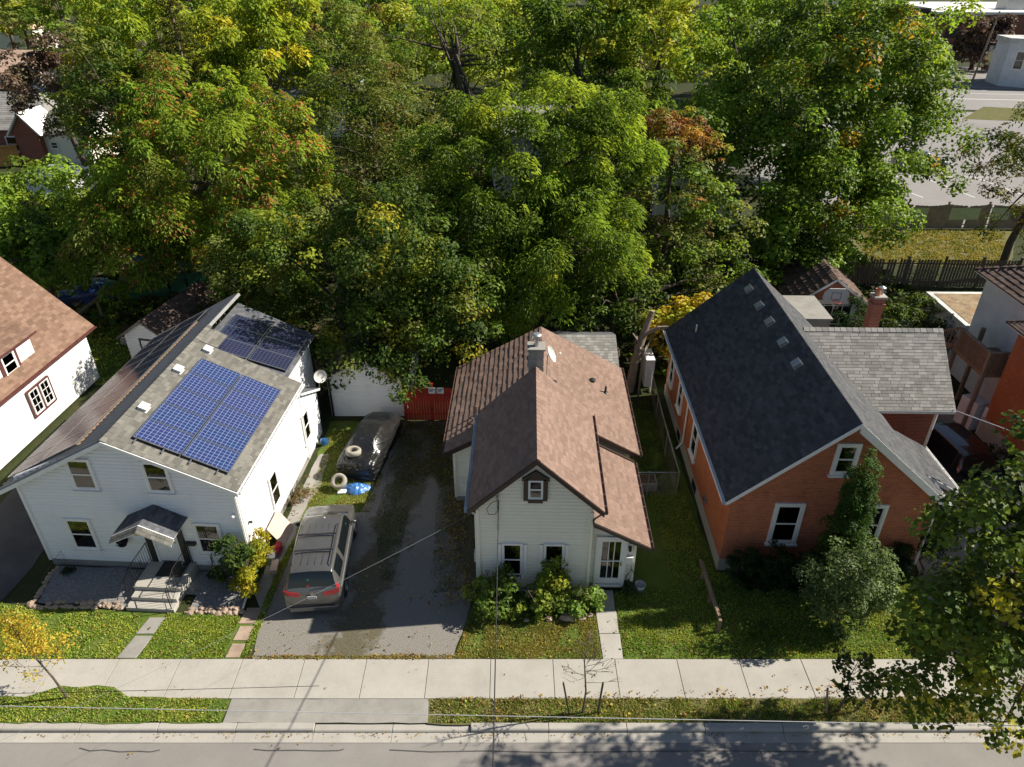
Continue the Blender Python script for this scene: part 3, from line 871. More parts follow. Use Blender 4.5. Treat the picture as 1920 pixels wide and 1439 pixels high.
# front skirt of scalloped tan shingles along the canopy's front edge
A0 = Vector((cx0, cy - .03, cz + .01)); Am = Vector((cxm, cy - .03, cr + .01)); A1 = Vector((cx1, cy - .03, cz + .01))
for P, Q, sd_ in ((A0, Am, 1), (Am, A1, 2)):
    dn = Vector((0, -.22, -.14))
    shingles(WH, P + dn, Q + dn, Q, P, 'sh_tan', e=.13, tabs=(.12, .2), seed=34 + sd_)
    m = MB(); m.prism([P + dn - Vector((0, 0, .03)), Q + dn - Vector((0, 0, .03)), Q - Vector((0, 0, .03)), P - Vector((0, 0, .03))], (0, 0, .024)); m.build('canopy_skirt', 'white', WH)
# steps
m = MB(); m.box(-3.84, -2.12, -1.32, -.004, -.05, .48); st = m.build('landing', 'concrete', WH, bevel=.012)
m = MB(); m.box(-3.80, -2.14, -1.66, -1.324, -.05, .315); m.build('step', 'concrete', WH, bevel=.012)
m = MB(); m.box(-3.86, -2.12, -2.0, -1.664, -.05, .155); m.build('step', 'concrete', WH, bevel=.012)
m = MB(); m.box(-3.30, -2.35, -.80, -.05, .484, .498); m.build('door_mat', 'rubber', None, 'dark rectangular doormat lying on the landing of the front steps', 'doormat').matrix_world = WH.matrix_basis
bpy.data.objects['door_mat'].location = WH.location; bpy.data.objects['door_mat'].rotation_euler = WH.rotation_euler
for xr in (-3.80, -2.22):
    m = MB()
    top = [(xr, -.06, 1.38), (xr, -1.28, 1.38), (xr, -1.95, 1.02)]
    m.tube(top, .016, 6); m.tube([(xr, -.06, .62), (xr, -1.28, .62), (xr, -1.95, .28)], .01, 5)
    m.tube([(xr, -.06, .48), (xr, -.06, 1.40)], .016, 6); m.tube([(xr, -1.28, .48), (xr, -1.28, 1.40)], .016, 6); m.tube([(xr, -1.95, .1), (xr, -1.95, 1.04)], .016, 6)
    rail = m.build('railing', 'black_metal', WH)
    for k in range(9):
        yy = -.2 - k * .125; b = MB(); b.tube([(xr, yy, .62), (xr, yy, 1.38)], .007, 5); b.build('baluster', 'black_metal', rail)
    for k in range(4):
        t = (k + 1) / 5; yy = -1.28 - .67 * t; b = MB(); b.tube([(xr, yy, .62 - .34 * t), (xr, yy, 1.38 - .36 * t)], .007, 5); b.build('baluster', 'black_metal', rail)
    b = MB()
    for s_ in (-1, 1):
        b.tube([(xr, -.62 + s_ * .05 * cos(a_) * a_ / 3, 1.0 + .12 * sin(a_) * a_ / 4) for a_ in [q * .5 for q in range(12)]], .006, 4)
    b.tube([(xr, -1.95 - .12 + .12 * cos(a_), 1.02 - .12 * 0 + .12 * sin(a_) - .1) for a_ in [q * .4 for q in range(9)]], .01, 5)
    b.build('scroll', 'black_metal', rail)
# panels
def solar(parent, o, du, dv, n, w, h, cells, name='solar_panel'):
    """one framed module: origin corner, unit vectors, lifted 10 cm off the roof"""
    Mx = Matrix((du, dv, n)).transposed()
    m = MB(); t = .035
    m.box(0, w, 0, .03, 0, t); m.box(0, w, h - .03, h, 0, t); m.box(0, .03, .03, h - .03, 0, t); m.box(w - .03, w, .03, h - .03, 0, t)
    if name not in solar.c:
        q = MB(); q.box(.03, w - .03, .03, h - .03, .006, t - .006)
        solar.c[name] = (m.mesh('solar_panel', 'chrome'), q.mesh('cells', cells))
    fr, ce = solar.c[name]
    a = bpy.data.objects.new('solar_panel', fr); finish(a, parent); a.location = o; a.rotation_euler = Mx.to_euler()
    b = bpy.data.objects.new('cells', ce); finish(b, a)
solar.c = {}
MAT['frame_sil'] = MAT['chrome']
n_r = Vector((.468, 0, 1)).normalized(); dv_r = Vector((-1, 0, .468)).normalized(); du_r = Vector((0, 1, 0))
for i in range(5):
    for j in range(2):
        x0 = -.22 - j * 1.53
        o_ = Vector((x0, .35 + i * 1.085, zr(x0))) + n_r * .11
        solar(WH, o_, du_r, dv_r, n_r, 1.07, 1.66, 'solar', 'blue')
m = MB()
for j in range(4):
    x0 = -.55 - j * .86
    c0 = Vector((x0, .15, zr(x0))) + n_r * .085; m.beam(c0, c0 + Vector((0, 5.7, 0)), .04, .04, up=n_r)
    for k in range(5):
        m.beam(Vector((x0, .25 + k * 1.3, zr(x0))), Vector((x0, .25 + k * 1.3, zr(x0))) + n_r * .09, .05, .05)
m.build('mounting_rail', 'chrome', WH)
n_l = Vector((-.53, 0, 1)).normalized(); dv_l = Vector((1, 0, .53)).normalized(); du_l = Vector((0, -1, 0))
for i in range(10):
    for j in range(2):
        x0 = L0 + .15 + j * 1.52
        o_ = Vector((x0, 1.25 + i * 1.06, zr(x0))) + n_l * .12
        solar(WH, o_, du_l, dv_l, n_l, 1.04, 1.68, 'solar_dark', 'dark')
n_b = Vector((.33, 0, 1)).normalized(); dv_b = Vector((-1, 0, .33)).normalized()
for i in range(3):
    for j in range(2):
        x0 = -.45 - j * 1.66
        o_ = Vector((x0, 7.25 + i * 1.05, rz_(x0))) + n_b * .11
        solar(WH, o_, du_r, dv_b, n_b, 1.04, 1.68, 'solar_dark', 'dark')
def roof_vent(parent, p, n, mat='galv', s=.15, name='roof_vent', rz=0):
    m = MB(); m.box(-s * 1.25, s * 1.25, -s * 1.25, s * 1.25, -.01, .012); m.box(-s, s, -s, s, .012, .09)
    m.prism([(-s * 1.1, -s * 1.15, .09), (s * 1.1, -s * 1.15, .09), (s * 1.1, s * 1.15, .12), (-s * 1.1, s * 1.15, .12)], (0, 0, .035))
    o = m.build(name, mat, parent, bevel=.008)
    o.location = p
    u = Vector((0, 1, 0)); v = Vector(n).cross(u).normalized()
    o.rotation_euler = Matrix((u.cross(n).normalized(), u, Vector(n).normalized())).transposed().to_euler()
    return o
for (x, y) in ((-3.62, 1.95), (-3.62, 4.65), (-3.3, 6.55)):
    roof_vent(WH, (x, y, zr(x) + .01), n_r, 'white_dirty')
# fittings on walls
m = MB(); m.fbox(Ff, 5.56, 5.92, 0.02, .14, 1.40, 1.52); m.fbox(Ff, 5.6, 5.88, .03, .10, 1.36, 1.40); m.build('mailbox', 'plastic_black', WH)
m = MB(); m.lathe([(0, 0), (.05, 0), (.05, .14), (.03, .17), (0, .17)], 10, Matrix.Translation(Ff.p(7.62, .02, 2.85)) @ Matrix.Rotation(R(70), 4, 'X')); m.fbox(Ff, 7.57, 7.70, .02, .06, 2.80, 2.93); m.build('security_light', 'white', WH)
m = MB(); m.ico(Fr_.p(.5, .09, 2.1), .07, jit=.05); m.fbox(Fr_, .47, .53, .0, .06, 2.07, 2.13); m.build('security_camera', 'plastic_black', WH)
m = MB(); m.fbox(Ff, 6.55, 6.66, .02, .05, .52, .66); m.build('outlet_cover', 'white_dirty', WH)
pathpipe(WH, [(.33, .12, 4.0), (.06, .06, 3.8), (.06, .06, .35), (.06, -.2, .12), (.25, -1.75, .10)], .038, 'white')
pathpipe(WH, [(.36, 6.8, 4.0), (.08, 6.84, 3.75), (.08, 6.84, .2)], .03, 'white')

# wall basket
WB_ = empty('flower_basket', (WH.location.x, WH.location.y, 0), R(-3.3), 'round dark wall basket of purple flowers hanging left of the canopy door', 'flower basket')

# ================================================================== SMALL MIDDLE HOUSE
MH = empty('cottage', (-1.2, 18.35, 0), R(-1.3), 'small cream clapboard cottage with brown shingle gable roof in the middle', 'house')
mrz, mez, mx = 6.28, 4.16, 2.0
Mf = wall(MH, (0, 0), (3.94, 0), .25, 3.98, 3.98, (2.0, 5.93), 'siding_cream', .15)
Ml = wall(MH, (0, 5.0), (0, 0), .25, 3.95, 3.95, None, 'siding_cream', .15)
wall(MH, (3.94, 0.0), (3.94, 5.0), .25, 3.95, 3.95, None, 'siding_cream', .15)
wall(MH, (3.95, 5.5), (0.0, 5.5), 3.3, 3.95, 3.95, (2.0, 5.93), 'siding_cream', .15)
Mp = wall(MH, (3.944, .25), (5.55, .25), .25, 2.95, 2.2, None, 'siding_cream', .15)
wall(MH, (5.55, .25), (5.55, 4.4), .25, 2.2, 2.2, None, 'siding_cream', .15)
wall(MH, (5.55, 4.4), (3.944, 4.4), .25, 2.2, 2.95, None, 'siding_cream', .15)
wz = lambda x: 4.95 - abs(x - 2.3) * .56
Mw = wall(MH, (-1.3, 4.95), (5.85, 4.95), .25, wz(-1.3) - .1, wz(5.85) - .1, (3.6, 4.85), 'siding_cream', .15)
wall(MH, (5.85, 4.95), (5.85, 11.3), .25, wz(5.85) - .1, wz(5.85) - .1, None, 'siding_cream', .15)
wall(MH, (5.85, 11.3), (-1.3, 11.3), .25, wz(5.85) - .1, wz(-1.3) - .1, (3.55, 4.85), 'siding_cream')
wall(MH, (-1.3, 11.3), (-1.3, 4.95), .25, wz(-1.3) - .1, wz(-1.3) - .1, None, 'siding_cream', .15)
m = MB(); m.box(.02, 3.92, .02, 5, -.05, .248); m.box(3.93, 5.53, .27, 4.4, -.05, .247); m.box(-1.28, 5.83, 4.97, 11.28, -.05, .246); m.build('foundation', 'concrete2', MH)
for F_, a_, b_, t_ in ((Mf, -.02, .08, 3.9), (Mf, 3.86, 3.96, 3.85), (Mp, 1.53, 1.63, 2.15), (Mw, -.02, .08, 2.8)):
    m = MB(); m.fbox(F_, a_, b_, 0, .052, .24, t_); m.build('corner_board', 'siding_cream', MH)
slL = (mrz - mez) / 2.24
E_ = .33
xl, xr_ = mx - 2.27, mx + 2.27; ez = mrz - slL * 2.27
for side, (xe) in ((0, xl), (1, xr_)):
    if side == 0: A, B, C, D = (xe, 5.55, ez), (xe, -E_, ez), (mx, -E_, mrz), (mx, 5.55, mrz)
    else: A, B, C, D = (xe, -E_, ez), (xe, 5.55, ez), (mx, 5.55, mrz), (mx, -E_, mrz)
    slab(MH, A, B, C, D, .13, 'brown_trim')
    shingles(MH, A, B, C, D, 'sh_mid', e=.135, tabs=(.30, .301), singles=150, seed=41 + side)
ridge_cap(MH, (mx, -E_, mrz), (mx, 5.55, mrz), 'sh_mid')
# wing roof
wa, wb, wy0, wy1 = -1.62, 6.18, 4.62, 11.55
for side in (0, 1):
    xe = (wa, wb)[side]
    if side == 0: A, B, C, D = (xe, wy1, wz(xe)), (xe, wy0, wz(xe)), (2.3, wy0, 4.95), (2.3, wy1, 4.95)
    else: A, B, C, D = (xe, wy0, wz(xe)), (xe, wy1, wz(xe)), (2.3, wy1, 4.95), (2.3, wy0, 4.95)
    slab(MH, A, B, C, D, .13, 'brown_trim')
    if side == 1:
        shingles(MH, A, B, C, D, 'sh_mid', e=.135, tabs=(.30, .301), seed=44)
    else:
        shingles(MH, A, B, C, D, 'sh_mid', e=.26, tabs=(.32, .321), seed=45, thick=.035)
ridge_cap(MH, (2.3, 5.5, 4.95), (2.3, wy1, 4.95), 'sh_mid')
for xe in (wa, wb):
    m = MB(); m.prism([(2.3, wy0 - .03, 4.93), (xe, wy0 - .03, wz(xe) - .02), (xe, wy0 - .03, wz(xe) - .22), (2.3, wy0 - .03, 4.73)], (0, .028, 0)); m.build('rake_board', 'brown_trim', MH)
for xe in (xl, xr_):
    m = MB(); m.prism([(mx, -E_ - .03, mrz - .02), (xe, -E_ - .03, ez - .02), (xe, -E_ - .03, ez - .22), (mx, -E_ - .03, mrz - .22)], (0, .028, 0)); m.build('rake_board', 'brown_trim', MH)
m = MB()
for xe in (xl, xr_):
    m.prism([(mx, -E_ + .0, mrz - .20), (xe, -E_, ez - .20), (xe, .0, ez - .20), (mx, .0, mrz - .20)], (0, 0, .02))
m.build('soffit', 'brown_trim', MH)
# porch roof (lean-to on the right)
pz0, pz1 = 2.52, 3.62
slab(MH, (5.95, -.28, pz0), (5.95, 4.5, pz0), (3.97, 4.5, pz1), (3.97, -.28, pz1), .1, 'brown_trim')
shingles(MH, (5.95, -.28, pz0), (5.95, 4.5, pz0), (3.97, 4.5, pz1), (3.97, -.28, pz1), 'sh_mid', e=.135, tabs=(.30, .301), seed=46)
m = MB(); m.prism([(3.97, -.31, pz1 - .02), (5.95, -.31, pz0 - .02), (5.95, -.31, pz0 - .17), (3.97, -.31, pz1 - .17)], (0, .028, 0)); m.build('porch_rake', 'brown_trim', MH)
m = MB(); m.beam((4.0, 4.48, pz1 + .02), (5.95, 4.48, pz0 + .04), .1, .05); m.build('porch_rake', 'brown_trim', MH)
gutter(MH, (xr_, -E_, ez - .0), (xr_, 5.55, ez), 'gutter_brown')
gutter(MH, (5.95, -.28, pz0), (5.95, 4.5, pz0), 'gutter_brown')
gutter(MH, (wb, wy0, wz(wb)), (wb, wy1, wz(wb)), 'gutter_brown')
gutter(MH, (xl, 5.5, ez), (xl, -E_, ez), 'white_dirty', out=(-1, 0))
gutter(MH, (wa, wy1, wz(wa)), (wa, wy0, wz(wa)), 'gutter_brown', out=(-1, 0))
pathpipe(MH, [(xl - .06, -.2, ez - .1), (-.05, .08, 3.6), (-.05, .08, .2)], .035, 'white')
pathpipe(MH, [(xr_ + .06, -.2, ez - .1), (4.0, -.05, 3.6), (4.0, -.05, 3.3)], .035, 'gutter_brown')
for (wx, wz_) in ((.70, .85), (2.16, .85)):
    w = window(MH, Mf, wx + .14, wz_, .74, 1.55, .06, 'white', 'curtain_pale')
    for a in (wx + .0, wx + .90):
        m = MB(); m.fbox(Mf, a, a + .12, .02, .055, wz_ + .02, wz_ + 1.5); m.build('shutter', 'white', MH)
# attic window with pointed brown surround
m = MB()
oz, oh = 4.36, .86
o0, o1 = 1.60, 2.36
for a, b in ((o0 - .02, o0 + .13), (o1 - .13, o1 + .02)): m.fbox(Mf, a, b, 0, .09, oz, oz + oh)
m.fbox(Mf, o0 + .13, o1 - .13, 0, .088, oz - .10, oz + .05)
mm = (o0 + o1) / 2
for a, b in ((o0 - .07, mm), (mm, o1 + .07)):
    za = oz + oh - .03 if a < mm - .05 else oz + oh + .32; zb = oz + oh + .32 if a < mm - .05 else oz + oh - .03
    m.prism([Mf.p(a, 0, za), Mf.p(b, 0, zb), Mf.p(b, 0, zb + .08), Mf.p(a, 0, za + .08)], Mf.n * .12)
m.prism([Mf.p(o0 + .1, 0.0, oz + oh - .02), Mf.p(o1 - .1, 0.0, oz + oh - .02), Mf.p(mm, 0.0, oz + oh + .30)], Mf.n * .05)
aw = m.build('attic_surround', 'brown_trim', MH)
window(MH, Mf, o0 + .135, oz + .055, .49, .78, .035, 'white', 'curtain_green', sill=False)
# door
q0 = .20
m = MB(); m.fbox(Mp, q0, q0 + .12, 0, .08, .25, 2.55); m.fbox(Mp, q0 + .98, q0 + 1.1, 0, .08, .25, 2.55); m.fbox(Mp, q0 + .12, q0 + .98, 0, .078, 2.43, 2.55); m.fbox(Mp, q0, q0 + 1.1, 0, .10, .15, .246); m.build('door_frame', 'white', MH)
m = MB()
for a, b, c, d_ in ((.12, .22, .30, 2.43), (.88, .98, .30, 2.43), (.22, .88, 2.33, 2.43), (.22, .88, .30, .55), (.44, .47, .55, 2.33), (.64, .67, .55, 2.33), (.22, .88, 1.38, 1.42)):
    m.fbox(Mp, q0 + a, q0 + b, .02, .065, c, d_)
dr = m.build('door', 'white', MH)
m = MB(); m.fbox(Mp, q0 + .2, q0 + .9, .03, .035, .5, 2.35); m.build('pane', 'pane', dr)
m = MB(); m.fbox(Mp, q0 + .2, q0 + .9, .024, .027, .5, 1.38); m.build('curtain', 'curtain', dr)
m = MB(); m.fbox(Mp, q0 + .2, q0 + .9, .024, .0272, 1.39, 2.35); m.build('curtain', 'curtain_pale', dr)
m = MB(); m.fbox(Mp, q0 + .90, q0 + .95, .065, .10, 1.2, 1.4); m.build('handle', 'chrome', dr)
m = MB(); m.lathe([(0, 0), (.05, .02), (.06, .12), (.03, .2), (0, .22)], 10, Matrix.Translation(Mp.p(1.40, .10, 1.92))); m.fbox(Mp, 1.35, 1.45, .02, .08, 2.0, 2.10); m.build('porch_lamp', 'black_metal', MH)
m = MB(); m.lathe([(0, 0), (.045, .0), (.045, .03), (0, .04)], 12, Matrix.Translation(Mp.p(1.40, .03, 2.28)) @ Matrix.Rotation(R(90), 4, 'X')); m.build('house_number_plate', 'black_metal', MH)
m = MB(); m.fbox(Mp, 1.30, 1.52, .02, .12, 1.35, 1.62); m.fbox(Mp, 1.28, 1.54, .015, .14, 1.62, 1.65); m.build('mailbox', 'white', MH)
m = MB(); m.fbox(Ml, 4.5, 4.75, .02, .16, 1.2, 1.6); m.build('meter_box', 'white_dirty', MH)
# service mast and cable loop
m = MB(); m.tube([(.72, -.07, 3.0), (.72, -.07, 4.45)], .025, 8); m.lathe([(.02, 0), (.05, .02), (.05, .08), (0, .12)], 10, Matrix.Translation((.72, -.07, 4.45)))
for k in range(3): m.lathe([(0, 0), (.03, 0), (.03, .04), (0, .04)], 8, Matrix.Translation((.72, -.10, 4.2 + k * .1)))
m.build('service_mast', 'galv', MH)
m = MB(); m.tube([(.72 + .0, -.12, 4.4), (.5, -.16, 4.3), (.36, -.16, 4.05), (.42, -.14, 3.8), (.62, -.12, 3.78), (.74, -.1, 3.95), (.70, -.1, 4.2)], .012, 5); m.build('cable_loop', 'black_metal', MH)
# chimney
m = MB(); m.box(1.72, 2.28, 5.55, 6.1, 4.6, 6.95); ch = m.build('chimney', 'concrete2', MH, bevel=.01)
for k in range(6):
    b = MB(); z0 = 4.95 + k * .33
    for s_ in (0, 1):
        b.box(1.705 + s_ * .30, 1.985 + s_ * .31, 5.535, 6.115, z0 + .01, z0 + .32)
    b.build('chimney_block', 'concrete2', ch, bevel=.01)
m = MB(); m.box(1.66, 2.34, 5.49, 6.16, 6.955, 7.03); m.build('chimney_cap', 'concrete2', ch)
m = MB(); m.tube([(2.0, 5.82, 7.03), (2.0, 5.82, 7.4)], .10, 12); m.lathe([(.05, 0), (.19, 0), (.19, .13), (.14, .17), (0, .19)], 14, Matrix.Translation((2.0, 5.82, 7.38))); m.build('flue_cap', 'galv', ch, smooth=False)
def dish(parent, p, face, r_=.28, mast=.5, mat='white'):
    f = Vector(face).normalized()
    Mx = f.to_track_quat('Z', 'Y').to_matrix().to_4x4()
    m = MB(); Mt = Matrix.Translation(p) @ Mx
    pr = [(r_ * t, .16 * r_ * t * t * 2) for t in (0, .25, .5, .75, 1)]
    m.lathe(pr + [(r_ * 1.01, pr[-1][1] + .012)] + [(a, b - .012) for a, b in pr[::-1]], 24, Mt)
    o = m.build('satellite_dish', mat, parent, smooth=True)
    q = MB(); base = Vector(p) + Vector((-.1, .0, -mast)); q.tube([Vector(p), Vector(p) - f * .08, base], .018, 6)
    q.tube([Vector(p) + Mt.to_3x3() @ Vector((0, -r_ * .9, .05)), Vector(p) + f * .42 + Mt.to_3x3() @ Vector((0, -.1, 0))], .012, 5)
    q.build('dish_arm', 'galv', o)
    q = MB(); e = Vector(p) + f * .42 + Mt.to_3x3() @ Vector((0, -.1, 0)); q.ico(e, .045, jit=.05); q.build('receiver', 'white', o)
    return o
dish(MH, (2.52, 6.15, 6.45), (.85, -.12, .45), .34, 1.45, 'white_dirty')
dish(WH, (.25, 9.2, 3.15), (.55, -.75, .3), .30, .6, 'white_dirty')
for (x, y, h, b) in ((-.42, 6.35, .45, 1), (-.55, 5.9, .25, 1), (5.1, 8.3, .32, 0)):
    m = MB(); z0 = wz(x); m.tube([(x, y, z0 - .05), (x, y, z0 + h)], .05, 8); m.lathe([(.14, 0), (.10, .03), (.055, .05)], 10, Matrix.Translation((x, y, z0 + .02))); m.build('vent_pipe', 'plastic_black' if b == 0 else 'gutter_brown', MH)
for (x, y) in ((4.55, 8.75), (2.75, 6.85)):
    m = MB(); z0 = wz(x); m.lathe([(.12, 0), (.12, .1), (.15, .11), (0, .16)], 10, Matrix.Translation((x, y, z0))); m.build('roof_vent', 'plastic_black', MH)

# ================================================================== RED BRICK HOUSE
BH = empty('brick_house', (7.75, 19.4, 0), R(-1.3), 'large red brick house with steep dark grey gable roof right of the cottage', 'house')
brx, brz, bsl = 3.55, 6.92, .875
bz = lambda x: brz - abs(x - brx) * bsl
bxl, bxr, by0, by1 = -.30, 7.45, -.32, 12.9
F1 = wall(BH, (0, 0), (7.1, 0), .55, bz(0) - .12, bz(7.1) - .12, (3.55, brz - .14), 'brick')
F2 = wall(BH, (7.1, 0), (7.1, 12.5), .55, bz(7.1) - .12, bz(7.1) - .12, None, 'brick')
wall(BH, (7.1, 12.5), (0, 12.5), .55, bz(7.1) - .12, bz(0) - .12, (3.55, brz - .14), 'brick')
F4 = wall(BH, (0, 12.5), (0, 0), .55, bz(0) - .12, bz(0) - .12, None, 'brick_side')
m = MB(); m.box(-.03, 7.13, -.03, 12.53, -.05, .548); m.build('foundation', 'concrete', BH)
for side in (0, 1):
    xe = (bxl, bxr)[side]
    if side == 0: A, B, C, D = (xe, by1, bz(xe)), (xe, by0, bz(xe)), (brx, by0, brz), (brx, by1, brz)
    else: A, B, C, D = (xe, by0, bz(xe)), (xe, by1, bz(xe)), (brx, by1, brz), (brx, by0, brz)
    slab(BH, A, B, C, D, .14, 'white_dirty')
    shingles(BH, A, B, C, D, 'sh_slate', e=.15, tabs=(.2, .42), singles=0, seed=51 + side)
ridge_cap(BH, (brx, by0, brz), (brx, by1, brz), 'sh_slate', .3, sag=.13)
m = MB(); m.prism([(brx, by0 - .03, brz + .01), (bxl, by0 - .03, bz(bxl) + .01), (bxl, by0 - .03, bz(bxl) - .12), (brx, by0 - .03, brz - .14)], (0, .028, 0)); m.build('rake_board', 'white', BH)
m = MB(); m.prism([(brx, by0 - .03, brz + .01), (bxr, by0 - .03, bz(bxr) + .01), (bxr, by0 - .03, bz(bxr) - .28), (brx, by0 - .03, brz - .34)], (0, .028, 0))
m.build('rake_board', 'white', BH)
m = MB(); m.prism([(brx + .02, by0 - .02, brz - .30), (bxr, by0 - .02, bz(bxr) - .26), (bxr, 0, bz(bxr) - .26), (brx + .02, 0, brz - .30)], (0, 0, .02)); m.build('soffit', 'white_dirty', BH)
gutter(BH, (bxl, by1, bz(bxl)), (bxl, by0, bz(bxl)), 'white', out=(-1, 0))
gutter(BH, (bxr, by0, bz(bxr)), (bxr, 1.2, bz(bxr)), 'white')
pathpipe(BH, [(7.5, .1, 3.35), (7.2, -.06, 3.1), (7.18, -.06, .5)], .04, 'white')
pathpipe(BH, [(-.36, 7.3, 3.4), (-.07, 7.3, 3.2), (-.07, 7.3, .6), (-.35, 7.2, .3)], .04, 'white')
window(BH, F1, 3.12, 4.62, .80, 1.32, .12, 'white', 'curtain_pale', proud=.08)
window(BH, F1, 1.55, 1.42, 1.06, 1.90, .13, 'white', 'curtain', proud=.08)
window(BH, F1, 4.45, 1.42, 1.06, 1.90, .13, 'white', 'curtain', proud=.08)
# soldier-course arches over the ground floor windows
for x0 in (1.50, 4.40):
    m = MB()
    for k in range(15):
        a = x0 + k * .078; zt = 3.36 + .05 * math.sin(pi * k / 14)
        m.fbox(F1, a + .004, a + .072, 0, .014, zt, zt + .22)
    m.build('window_arch', 'brick', BH, kind='stuff')
m = MB()
for k in range(11):
    a = 3.10 + k * .078; zt = 5.96 + .05 * math.sin(pi * k / 10); m.fbox(F1, a + .004, a + .072, 0, .014, zt, zt + .18)
m.build('window_arch', 'brick', BH, kind='stuff')
for (wy, wz0, ww, wh_) in ((5.1, 1.15, .95, 1.75), (8.6, 1.3, .85, 1.55), (10.9, 1.3, .85, 1.55)):
    window(BH, F4, 12.5 - wy - ww, wz0, ww, wh_, .10, 'white', 'curtain', proud=.08)
for (wy, z0) in ((4.2, .08), (8.0, .1)):
    m = MB(); m.fbox(F4, 12.5 - wy - .7, 12.5 - wy, .03, .05, z0, z0 + .38); m.build('basement_window', 'glass', BH)
m = MB(); m.fbox(F4, 12.5 - 2.9, 12.5 - 2.62, .0, .10, .95, 1.22); m.build('meter_box', 'galv', BH)
m = MB(); m.fbox(F4, 12.5 - 2.86, 12.5 - 2.66, .10, .11, 1.0, 1.16); m.build('vent_hood', 'plastic_black', BH)
n_w = Vector((-bsl, 0, 1)).normalized()
for y in (11.3, 9.5, 7.9, 6.05, 4.3):
    x = 3.02; o = roof_vent(BH, (x, y, bz(x) + .01), n_w, 'galv', .16)
m = MB(); m.tube([(.75, 10.9, bz(.75)), (.75, 10.9, bz(.75) + .35)], .05, 8); m.build('vent_pipe', 'galv', BH)
# cross wing
cyr, czr, cy0, cz0, cx1 = 8.1, 6.15, 5.45, 3.72, 10.45
cy2 = 2 * cyr - cy0
slab(BH, (brx + .6, cy0, cz0), (cx1, cy0, cz0), (cx1, cyr, czr), (brx + .6, cyr, czr), .13, 'white_dirty')
shingles(BH, (brx + .9, cy0, cz0), (cx1, cy0, cz0), (cx1, cyr, czr), (brx + .9, cyr, czr), 'sh_grey', e=.14, tabs=(.2, .38), singles=300, seed=55)
slab(BH, (cx1, cy2, cz0), (brx + .6, cy2, cz0), (brx + .6, cyr, czr), (cx1, cyr, czr), .13, 'white_dirty')
shingles(BH, (cx1, cy2, cz0), (brx + .9, cy2, cz0), (brx + .9, cyr, czr), (cx1, cyr, czr), 'sh_grey', e=.16, seed=56)
m = MB()
# flat ridge cap
ridge_cap(BH, (brx + 1.0, cyr, czr), (cx1, cyr, czr), 'sh_grey', .3, sag=.11)
G1 = wall(BH, (7.104, 5.85), (9.95, 5.85), .4, 3.72, 3.72, None, 'brick_red')
G2 = wall(BH, (9.95, 5.85), (9.95, 10.4), .4, 3.72, 3.72, (2.25, czr - .2), 'brick_red')
wall(BH, (9.95, 10.4), (7.104, 10.4), .4, 3.72, 3.72, None, 'brick_red')
m = MB(); m.fbox(G1, 2.80, 2.88, 0, .03, .4, 3.6); m.prism([(7.2, 5.42, cz0 - .02), (cx1, 5.42, cz0 - .02), (cx1, 5.42, cz0 - .16), (7.2, 5.42, cz0 - .16)], (0, .03, 0)); m.build('eave_board', 'white', BH)
m = MB(); m.box(7.2, cx1, 5.45, 5.84, cz0 - .17, cz0 - .15); m.build('eave_soffit', 'white_dirty', BH)
pathpipe(BH, [(9.98, 5.8, 3.5), (9.98, 5.8, .5)], .035, 'white')
# side porch roof at the right front
pr0, pr1, prz = 1.55, 4.55, 2.72
slab(BH, (9.05, pr0, 2.55), (9.05, pr1, 2.55), (7.12, pr1, 3.62), (7.12, pr0, 3.62), .1, 'white')
shingles(BH, (9.05, pr0, 2.55), (9.05, pr1, 2.55), (7.12, pr1, 3.62), (7.12, pr0, 3.62), 'sh_slate', e=.14, seed=57)
wall(BH, (7.104, 1.9), (8.75, 1.9), .2, 3.4, 2.5, None, 'wood_deck')
wall(BH, (8.75, 1.9), (8.75, 4.3), .2, 2.5, 2.5, None, 'siding_cream', .15)
gutter(BH, (9.05, pr0, 2.55), (9.05, pr1, 2.55), 'white')
m = MB(); m.prism([(7.12, pr0 - .03, 3.62), (9.05, pr0 - .03, 2.56), (9.05, pr0 - .03, 2.40), (7.12, pr0 - .03, 3.46)], (0, .028, 0)); m.build('porch_rake', 'white', BH)
# chimney
m = MB(); m.box(8.72, 9.22, 10.9, 11.4, 2.5, 6.25); m.box(8.68, 9.26, 10.86, 11.44, 5.8, 5.98); bc = m.build('chimney', 'brick_red', BH)
m = MB(); m.box(8.68, 9.26, 10.86, 11.44, 6.254, 6.34); m.build('chimney_cap', 'concrete', bc)
m = MB(); m.lathe([(.13, 0), (.11, .3), (.13, .33)], 12, Matrix.Translation((8.85, 11.1, 6.34))); m.build('chimney_pot', 'terracotta', bc)
m = MB(); m.lathe([(.10, 0), (.10, .25), (.17, .26), (.17, .34), (0, .42)], 12, Matrix.Translation((9.08, 11.25, 6.34))); m.build('flue_cap', 'galv', bc)
m = MB(); m.box(5.2, 7.7, 12.504, 15.2, .0, 4.3); m.box(5.1, 7.8, 12.52, 15.3, 4.304, 4.42); m.build('rear_addition', 'concrete2', BH)

